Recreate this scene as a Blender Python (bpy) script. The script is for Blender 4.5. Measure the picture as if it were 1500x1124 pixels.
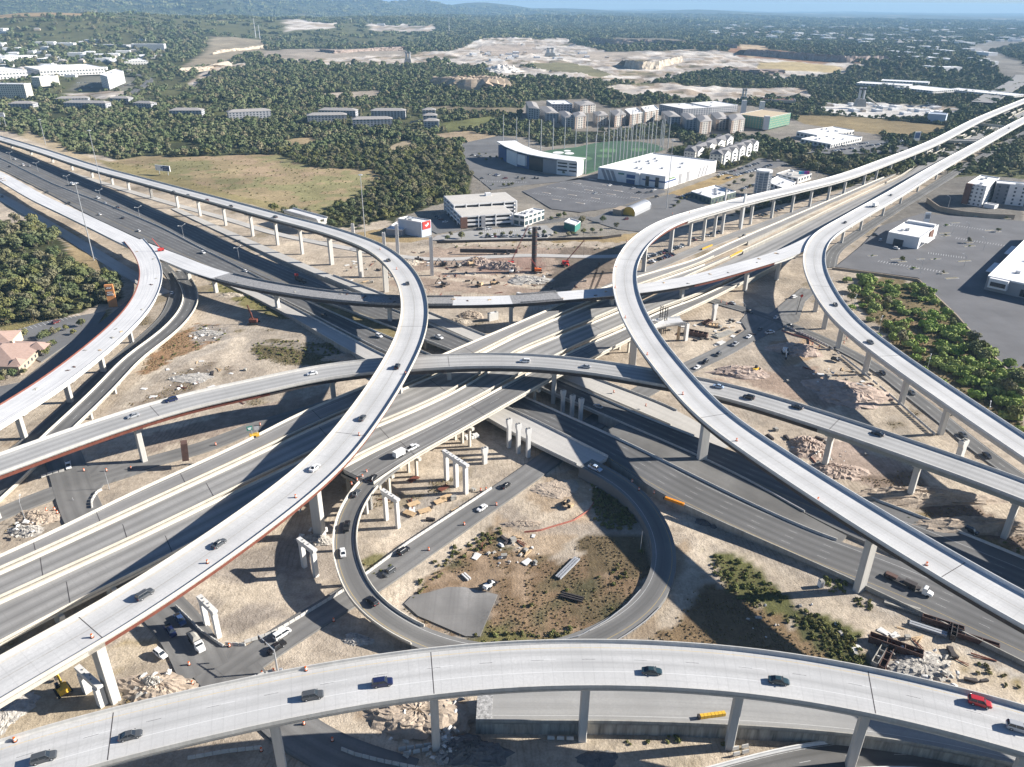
import bpy, math, random
import numpy as np
from mathutils import Vector, Matrix

# ------------------------------------------------------------------ camera, light, exposure
for o in list(bpy.data.objects):
    bpy.data.objects.remove(o)
SC = bpy.context.scene
COL = SC.collection
random.seed(7)
RNG = np.random.default_rng(11)
HC = 165.0                       # height of the drone above the ground
FPX, PW, PH = 1120.0,1500.0,1124.0
PITCH, ROLL = math.radians(26.48), math.radians(0.6)
_r0 = np.array([1.0,0,0]); _u0 = np.array([0, math.sin(PITCH), math.cos(PITCH)])
FWD = np.array([0, math.cos(PITCH), -math.sin(PITCH)])
RGT = math.cos(ROLL) * _r0 + math.sin(ROLL) * _u0
UPV = math.cos(ROLL) * _u0 - math.sin(ROLL) * _r0
cam = bpy.data.cameras.new('camera'); cam.sensor_width = 36.0; cam.lens = FPX / PW * 36.0
cam.clip_start = 1.0; cam.clip_end = 80000.0
camo = bpy.data.objects.new('camera', cam); COL.objects.link(camo)
camo.matrix_world = Matrix(((RGT[0], UPV[0], -FWD[0], 0),(RGT[1], UPV[1], -FWD[1], 0),(RGT[2], UPV[2], -FWD[2], HC),(0,0,0,1)))
SC.camera = camo

SUN_EL, SUN_AZ = math.radians(26.5), math.radians(83.0)     # azimuth clockwise from +Y: light comes from the right, a little beyond the scene
W = bpy.data.worlds.new('World'); SC.world = W; W.use_nodes = True
wn = W.node_tree.nodes; wl = W.node_tree.links
sky = wn.new('ShaderNodeTexSky'); sky.sky_type = 'NISHITA'; sky.sun_disc = False
sky.sun_elevation = SUN_EL; sky.sun_rotation = SUN_AZ
sky.air_density = 1.0; sky.dust_density = 0.3; sky.ozone_density = 1.6
bg = wn['Background']; bg.inputs['Strength'].default_value = 0.05
tint = wn.new('ShaderNodeMix'); tint.data_type = 'RGBA'; tint.blend_type = 'MULTIPLY'; tint.inputs[0].default_value = 1.0; tint.inputs[7].default_value = (0.66,0.80,1.02,1)
wl.new(sky.outputs[0], tint.inputs[6]); wl.new(tint.outputs[2], bg.inputs['Color'])
sl = bpy.data.lights.new('sun', 'SUN'); sl.energy = 5.0; sl.angle = math.radians(0.53); sl.color = (1.0,0.945,0.87)
so = bpy.data.objects.new('sun', sl); COL.objects.link(so)
sd = Vector((math.sin(SUN_AZ) * math.cos(SUN_EL), math.cos(SUN_AZ) * math.cos(SUN_EL), math.sin(SUN_EL)))
so.rotation_euler = sd.to_track_quat('Z', 'Y').to_euler(); so.location = (300,300,500)
SC.view_settings.view_transform = 'Standard'; SC.view_settings.look = 'None'
SC.view_settings.exposure = 1.14; SC.view_settings.gamma = 1.0
SC.cycles.max_bounces = 5; SC.cycles.diffuse_bounces = 2; SC.cycles.glossy_bounces = 2
SC.cycles.transmission_bounces = 3; SC.cycles.transparent_max_bounces = 6; SC.cycles.volume_bounces = 0
SC.cycles.use_denoising = True; SC.cycles.use_adaptive_sampling = True

# ------------------------------------------------------------------ helpers
def P(x, y, z=0.0):
    """the place in the world at height z that the photograph's pixel (x, y) looks at"""
    d = FWD + (x - PW / 2) / FPX * RGT - (y - PH / 2) / FPX * UPV
    t = (z - HC) / d[2]
    return np.array([d[0] * t, d[1] * t, z])

def pix(X, Y, Z):
    v = np.stack([X, Y, Z - HC], -1)
    zz = np.maximum(v @ FWD, 1e-3)
    return PW / 2 + (v @ RGT) / zz * FPX, PH / 2 - (v @ UPV) / zz * FPX

def inpoly(px, py, poly):
    q = np.asarray(poly, float); inside = np.zeros(px.shape, bool)
    x0, y0 = q[-1]
    for x1, y1 in q:
        c = ((y1 > py) != (y0 > py)) & (px < (x0 - x1) * (py - y1) / (y0 - y1 + 1e-12) + x1)
        inside ^= c; x0, y0 = x1, y1
    return inside

def tag(o, label=None, cat=None, group=None, kind=None):
    if label: o['label'] = label
    if cat: o['category'] = cat
    if group: o['group'] = group
    if kind: o['kind'] = kind
    return o

def empty(name, loc=(0,0,0), rz=0.0, label=None, cat=None, group=None):
    o = bpy.data.objects.new(name, None); COL.objects.link(o)
    o.location = [float(v) for v in loc]; o.rotation_euler = (0,0, float(rz)); o.empty_display_size = 0.5
    return tag(o, label, cat, group)

class MB:
    """collects simple shapes and links them as one mesh object"""
    def __init__(s): s.v = []; s.f = []; s.m = []; s.uv = None; s.n = 0
    def add(s, vs, fs, mi=0):
        b = s.n
        s.v.extend([tuple(float(c) for c in v) for v in vs]); s.n += len(vs)
        s.f.extend([tuple(i + b for i in f) for f in fs]); s.m.extend([mi] * len(fs)); return s
    def box(s, c, d, rz=0.0, mi=0, taper=1.0, rx=0.0, ry=0.0):
        hx, hy, hz = d[0] / 2, d[1] / 2, d[2] / 2
        M = Matrix.Rotation(rz, 3, 'Z') @ Matrix.Rotation(ry, 3, 'Y') @ Matrix.Rotation(rx, 3, 'X')
        vs = []
        for z, k in ((-hz, 1.0),(hz, taper)):
            for x, y in ((-hx, -hy),(hx, -hy),(hx, hy),(-hx, hy)):
                vs.append(M @ Vector((x * k, y * k, z)) + Vector(c))
        return s.add(vs, [(3,2,1,0),(4,5,6,7),(0,1,5,4),(1,2,6,5),(2,3,7,6),(3,0,4,7)], mi)
    def tube(s, a, b, r0, r1=None, n=8, mi=0):
        r1 = r0 if r1 is None else r1
        a = Vector(a); b = Vector(b); q = (b - a).to_track_quat('Z', 'Y')
        vs = []
        for p, r in ((a, r0),(b, r1)):
            for i in range(n):
                t = 2 * math.pi * i / n
                vs.append(p + q @ Vector((r * math.cos(t), r * math.sin(t), 0)))
        fs = [(i, (i + 1) % n, n + (i + 1) % n, n + i) for i in range(n)] + [tuple(range(n - 1,-1,-1)), tuple(range(n, 2 * n))]
        return s.add(vs, fs, mi)
    def prism(s, poly, z0, z1, mi=0, mtop=None):
        """closed prism over a plan polygon (counter-clockwise)"""
        a = sum(poly[i][0] * poly[(i + 1) % len(poly)][1] - poly[(i + 1) % len(poly)][0] * poly[i][1] for i in range(len(poly)))
        if a < 0: poly = poly[::-1]
        n = len(poly)
        vs = [(p[0], p[1], z0) for p in poly] + [(p[0], p[1], z1) for p in poly]
        s.add(vs, [(i, (i + 1) % n, n + (i + 1) % n, n + i) for i in range(n)] + [tuple(range(n - 1,-1,-1))], mi)
        return s.add([(p[0], p[1], z1) for p in poly], [tuple(range(n))], mi if mtop is None else mtop)
    def loft(s, rings, mi=0, cap=True):
        n = len(rings[0]); vs = [p for r in rings for p in r]; fs = []
        for k in range(len(rings) - 1):
            for i in range(n):
                j = (i + 1) % n
                fs.append((k * n + i, k * n + j, (k + 1) * n + j, (k + 1) * n + i))
        if cap: fs += [tuple(range(n - 1,-1,-1)), tuple(range((len(rings) - 1) * n, len(rings) * n))]
        return s.add(vs, fs, mi)
    def mesh(s, name, mats):
        me = bpy.data.meshes.new(name); me.from_pydata(s.v, [], s.f)
        for m in (mats if isinstance(mats, (list, tuple)) else [mats]): me.materials.append(m)
        if any(s.m): me.polygons.foreach_set('material_index', s.m)
        me.update(); return me
    def build(s, name, mats, parent=None):
        o = bpy.data.objects.new(name, s.mesh(name, mats)); COL.objects.link(o)
        if parent is not None: o.parent = parent
        return o

def copy_tree(o, parent=None):
    c = o.copy(); COL.objects.link(c); c.parent = parent
    for ch in o.children: copy_tree(ch, c)
    return c

# ------------------------------------------------------------------ materials
def nmat(name, rough=0.8, spec=0.3, metal=0.0):
    m = bpy.data.materials.new(name); m.use_nodes = True
    b = m.node_tree.nodes['Principled BSDF']
    b.inputs['Roughness'].default_value = rough; b.inputs['Metallic'].default_value = metal
    b.inputs['Specular IOR Level'].default_value = spec
    return m, m.node_tree.nodes, m.node_tree.links, b

def math_node(N, L, op, a, b=None, c=None):
    n = N.new('ShaderNodeMath'); n.operation = op
    for i, v in enumerate((a, b, c)):
        if v is None: continue
        if isinstance(v, (int, float)): n.inputs[i].default_value = v
        else: L.new(v, n.inputs[i])
    return n.outputs[0]

def mix(N, L, fac, a, b, mode='MIX'):
    n = N.new('ShaderNodeMix'); n.data_type = 'RGBA'; n.blend_type = mode
    for k, v in ((0, fac),(6, a),(7, b)):
        if isinstance(v, (int, float)): n.inputs[k].default_value = v
        elif isinstance(v, tuple): n.inputs[k].default_value = (*v[:3], 1)
        else: L.new(v, n.inputs[k])
    return n.outputs[2]

def noise(N, L, vec, scale, detail=3, rough=0.55):
    n = N.new('ShaderNodeTexNoise'); n.inputs['Scale'].default_value = scale
    n.inputs['Detail'].default_value = detail; n.inputs['Roughness'].default_value = rough
    if vec is not None: L.new(vec, n.inputs['Vector'])
    return n.outputs['Fac']

def remap(N, L, v, a, b, c=0.0, d=1.0):
    n = N.new('ShaderNodeMapRange'); L.new(v, n.inputs[0])
    for i, q in enumerate((a, b, c, d)): n.inputs[1 + i].default_value = q
    return n.outputs[0]

def surf(name, color, rough=0.8, var=0.18, scale=0.6, spec=0.3, metal=0.0, bump=0.0, fine=6.0, streak=False):
    """plain weathered surface: two sizes of mottling over one base colour"""
    m, N, L, b = nmat(name, rough, spec, metal)
    g = N.new('ShaderNodeNewGeometry'); vec = g.outputs['Position']
    if streak:
        mp = N.new('ShaderNodeMapping'); mp.inputs['Scale'].default_value = (1,1,0.12); L.new(vec, mp.inputs['Vector']); vec = mp.outputs[0]
    n1 = noise(N, L, vec, scale, 4); n2 = noise(N, L, vec, scale * fine, 2)
    s = math_node(N, L, 'ADD', math_node(N, L, 'MULTIPLY', n1,0.65), math_node(N, L, 'MULTIPLY', n2,0.35))
    f = remap(N, L, s, 0.3,0.7)
    lo = tuple(c * (1 - var) for c in color); hi = tuple(min(c * (1 + var), 0.95) for c in color)
    L.new(mix(N, L, f, lo, hi), b.inputs['Base Color'])
    if bump:
        bp = N.new('ShaderNodeBump'); bp.inputs['Strength'].default_value = bump; bp.inputs['Distance'].default_value = 0.15
        L.new(n2, bp.inputs['Height']); L.new(bp.outputs[0], b.inputs['Normal'])
    return m

def road(name, base, lines=(), wear=0.25, lane=3.66, shift=0.0, joint=0.0, rough=0.85, stain=0.25, band=None, tint=None):
    """pavement; u runs across and v along, both in metres. lines: (u, width, dash period or 0, paint colour)"""
    m, N, L, b = nmat(name, rough, 0.25)
    uv = N.new('ShaderNodeUVMap'); sx = N.new('ShaderNodeSeparateXYZ'); L.new(uv.outputs[0], sx.inputs[0])
    u, v = sx.outputs[0], sx.outputs[1]
    def stretched(su, sv, sc, det=3):
        cx = N.new('ShaderNodeCombineXYZ')
        L.new(math_node(N, L, 'MULTIPLY', u, su), cx.inputs[0]); L.new(math_node(N, L, 'MULTIPLY', v, sv), cx.inputs[1])
        return noise(N, L, cx.outputs[0], sc, det)
    g = N.new('ShaderNodeNewGeometry')
    n_big = noise(N, L, g.outputs['Position'], 0.05,4); n_fine = noise(N, L, g.outputs['Position'], 1.6,3)
    n_str = stretched(1.3,0.018,1.0,4); n_cross = stretched(0.05,0.55,1.0,3)
    col = mix(N, L, remap(N, L, n_big, 0.3,0.7), tuple(c * (1 - stain) for c in base), tuple(c * (1 + stain * 0.6) for c in base))
    col = mix(N, L, math_node(N, L, 'MULTIPLY', remap(N, L, n_fine, 0.35,0.65), 0.5), col, tuple(c * 0.82 for c in base))
    if tint: col = mix(N, L, math_node(N, L, 'MULTIPLY', remap(N, L, n_str, 0.45,0.7), 0.6), col, tint)
    ph = math_node(N, L, 'MULTIPLY', math_node(N, L, 'ADD', u, shift), 2 * math.pi / lane)
    w = math_node(N, L, 'ADD', math_node(N, L, 'MULTIPLY', math_node(N, L, 'COSINE', ph), 0.5), 0.5)
    w = math_node(N, L, 'MULTIPLY', w, remap(N, L, n_str, 0.25,0.65,0.35,1.0))
    if band:      # wear only between these two offsets
        w = math_node(N, L, 'MULTIPLY', w, math_node(N, L, 'MULTIPLY', remap(N, L, u, band[0] - 0.8, band[0] + 0.8), remap(N, L, u, band[1] + 0.8, band[1] - 0.8)))
    col = mix(N, L, math_node(N, L, 'MULTIPLY', w, wear), col, tuple(c * 0.32 for c in base))
    col = mix(N, L, math_node(N, L, 'MULTIPLY', remap(N, L, n_str, 0.52,0.78), 0.35), col, tuple(c * 0.55 for c in base))
    col = mix(N, L, math_node(N, L, 'MULTIPLY', remap(N, L, n_cross, 0.4,0.7), 0.16), col, tuple(c * 0.7 for c in base))
    if joint:
        fr = math_node(N, L, 'FRACT', math_node(N, L, 'DIVIDE', v, joint))
        j = math_node(N, L, 'LESS_THAN', fr, 0.25 / joint)
        col = mix(N, L, math_node(N, L, 'MULTIPLY', math_node(N, L, 'MULTIPLY', j, n_cross), 0.30), col, tuple(c * 0.5 for c in base))
    for u0, wd, dash, pc in lines:
        d = math_node(N, L, 'ABSOLUTE', math_node(N, L, 'SUBTRACT', u, u0))
        k = math_node(N, L, 'LESS_THAN', d, wd / 2)
        if dash:
            fr = math_node(N, L, 'FRACT', math_node(N, L, 'DIVIDE', v, dash))
            k = math_node(N, L, 'MULTIPLY', k, math_node(N, L, 'LESS_THAN', fr, 0.25))
        k = math_node(N, L, 'MULTIPLY', k, remap(N, L, n_fine, 0.2,0.55,0.15,0.62))
        col = mix(N, L, k, col, pc)
    L.new(col, b.inputs['Base Color'])
    bp = N.new('ShaderNodeBump'); bp.inputs['Strength'].default_value = 0.25; bp.inputs['Distance'].default_value = 0.03
    L.new(n_fine, bp.inputs['Height']); L.new(bp.outputs[0], b.inputs['Normal'])
    return m

WHITE, YEL, BLK = (0.72,0.72,0.7),(0.62,0.42,0.08),(0.03,0.03,0.03)
M = {}
M['concrete'] = surf('concrete', (0.50,0.485,0.45), var=0.16, scale=0.35, streak=True)
M['conc_cream'] = surf('cream_concrete', (0.57,0.53,0.45), var=0.14, scale=0.3, streak=True)
M['conc_white'] = surf('new_concrete', (0.64,0.63,0.60), var=0.10, scale=0.3, streak=True)
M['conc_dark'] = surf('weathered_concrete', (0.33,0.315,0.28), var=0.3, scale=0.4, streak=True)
M['conc_green'] = surf('grey_girder_concrete', (0.30,0.31,0.28), var=0.15, scale=0.3)
M['rust'] = surf('weathering_steel', (0.17,0.058,0.038), var=0.25, scale=0.5, rough=0.7, streak=True)
M['darksteel_and_shade'] = surf('dark_steel_and_shade', (0.06,0.052,0.05), var=0.3, scale=0.8, rough=0.6)  # real dark steel, and girders whose shade is put into the colour
M['galv'] = surf('galvanised_steel', (0.46,0.47,0.48), var=0.1, scale=1.0, rough=0.45, metal=0.4)
M['white'] = surf('white_paint', (0.78,0.78,0.76), var=0.06, scale=0.4, rough=0.6)
M['black'] = surf('black_rubber', (0.02,0.02,0.021), var=0.2, scale=2.0, rough=0.8)
M['rust_dull'] = surf('dull_rusty_steel', (0.105,0.062,0.05), var=0.35, scale=0.6, rough=0.75)
M['speckle'] = surf('broken_stone_layer', (0.34,0.335,0.325), var=0.75, scale=1.1, fine=2.5)
M['stain'] = surf('stained_wall', (0.30,0.28,0.24), var=0.6, scale=0.55, fine=3.0, streak=True)
M['orange'] = surf('orange_plastic', (0.75,0.16,0.03), var=0.1, scale=2.0, rough=0.5)
M['red'] = surf('red_paint', (0.55,0.05,0.04), var=0.1, scale=1.0, rough=0.5)
M['yellow'] = surf('yellow_paint', (0.70,0.42,0.05), var=0.12, scale=1.0, rough=0.5)
M['wood'] = surf('pale_timber', (0.55,0.40,0.24), var=0.25, scale=1.2)
M['trunk'] = surf('bark', (0.10,0.075,0.055), var=0.3, scale=2.0)
M['glass'] = surf('dark_glass', (0.022,0.028,0.035), var=0.2, scale=0.5, rough=0.12, spec=0.6)
M['lampglass'] = surf('lamp_glass', (0.75,0.75,0.72), var=0.05, scale=1.0, rough=0.2)
M['taillens'] = surf('red_lens', (0.45,0.02,0.02), var=0.05, scale=1.0, rough=0.3)
M['rebar'] = surf('rebar_mat', (0.27,0.265,0.26), var=0.5, scale=1.1, fine=4.0, bump=0.8)
# ------------------------------------------------------------------ ground: one sheet out to the horizon
def az_of(px): return math.atan((px - 750) / FPX * math.cos(PITCH))
HILLS = []      # (x, y, height, size across, size in depth)
for px, d, h, wa, wd in ((-60,4300,88,700,800),(60,4200,108,620,700),(170,4800,92,700,700),(300,5200,82,700,800),
                         (430,5600,70,600,700),(550,6400,62,900,900),(-40,9000,255,1500,1500),(60,9500,232,1000,1500),
                         (150,10500,265,900,1500),(240,9800,228,700,1500),(290,9300,240,420,1200),(350,10500,205,700,1500),
                         (430,11500,215,700,1500),(520,12500,185,700,1500),(600,13500,165,800,1500),(700,15000,150,1000,1600),
                         (830,16500,75,1500,1600),(1020,17500,85,900,1600),(640,8200,40,900,900),(860,9000,30,1200,900)):
    a = az_of(px); HILLS.append((d * math.sin(a), d * math.cos(a), h, wa, wd))
def hills(X, Y):
    z = np.zeros_like(X)
    for hx, hy, h, wa, wd in HILLS:
        r = math.hypot(hx, hy); ux, uy = hx / r, hy / r
        dd = (X - hx) * ux + (Y - hy) * uy; da = -(X - hx) * uy + (Y - hy) * ux
        z = np.maximum(z, h * np.exp(-(dd / wd) ** 2 - (da / wa) ** 2))
    return z
def vnoise(X, Y, s, seed):
    """smooth value noise"""
    g = np.random.default_rng(seed).random((256,256))
    x = X / s; y = Y / s; xi = np.floor(x).astype(int); yi = np.floor(y).astype(int)
    fx = x - xi; fy = y - yi; fx = fx * fx * (3 - 2 * fx); fy = fy * fy * (3 - 2 * fy)
    a = g[xi % 256, yi % 256]; b = g[(xi + 1) % 256, yi % 256]; c = g[xi % 256,(yi + 1) % 256]; d = g[(xi + 1) % 256,(yi + 1) % 256]
    return (a * (1 - fx) + b * fx) * (1 - fy) + (c * (1 - fx) + d * fx) * fy - 0.5
def gz(X, Y):
    r = np.hypot(X, Y); far = np.clip((r - 900) / 1500,0,1)
    return -0.45 + hills(X, Y) * np.clip((r - 1500) / 1500,0,1) + vnoise(X, Y, 14,1) * 0.35 + far * (vnoise(X, Y, 300,2) * 10 + vnoise(X, Y, 900,3) * 22) + np.clip((r - 5000) / 8000,0,1) * vnoise(X, Y, 1600,4) * 45

def grid_lines():
    ys = [-300,-200,-120,-60,0,30]; y = 55.0
    while y < 30000:
        ys.append(y); y += max(2.2, y * y / 184800 * 0.75)
    xs = [0.0]; x = 0.0
    while x < 24000:
        x += 2.4 if x < 300 else (4.0 if x < 520 else max(6.0,(x - 520) * 0.028)); xs.append(x)
    return np.array(sorted({-a for a in xs} | set(xs))), np.array(ys)
gx, gy = grid_lines()
GX, GY = np.meshgrid(gx, gy)
GZ = gz(GX, GY)
PXg, PYg = pix(GX.ravel(), GY.ravel(), np.zeros(GX.size))
behind = (GY.ravel() * FWD[1] + (0 - HC) * FWD[2]) < 20
RG = np.hypot(GX, GY).ravel()

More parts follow.
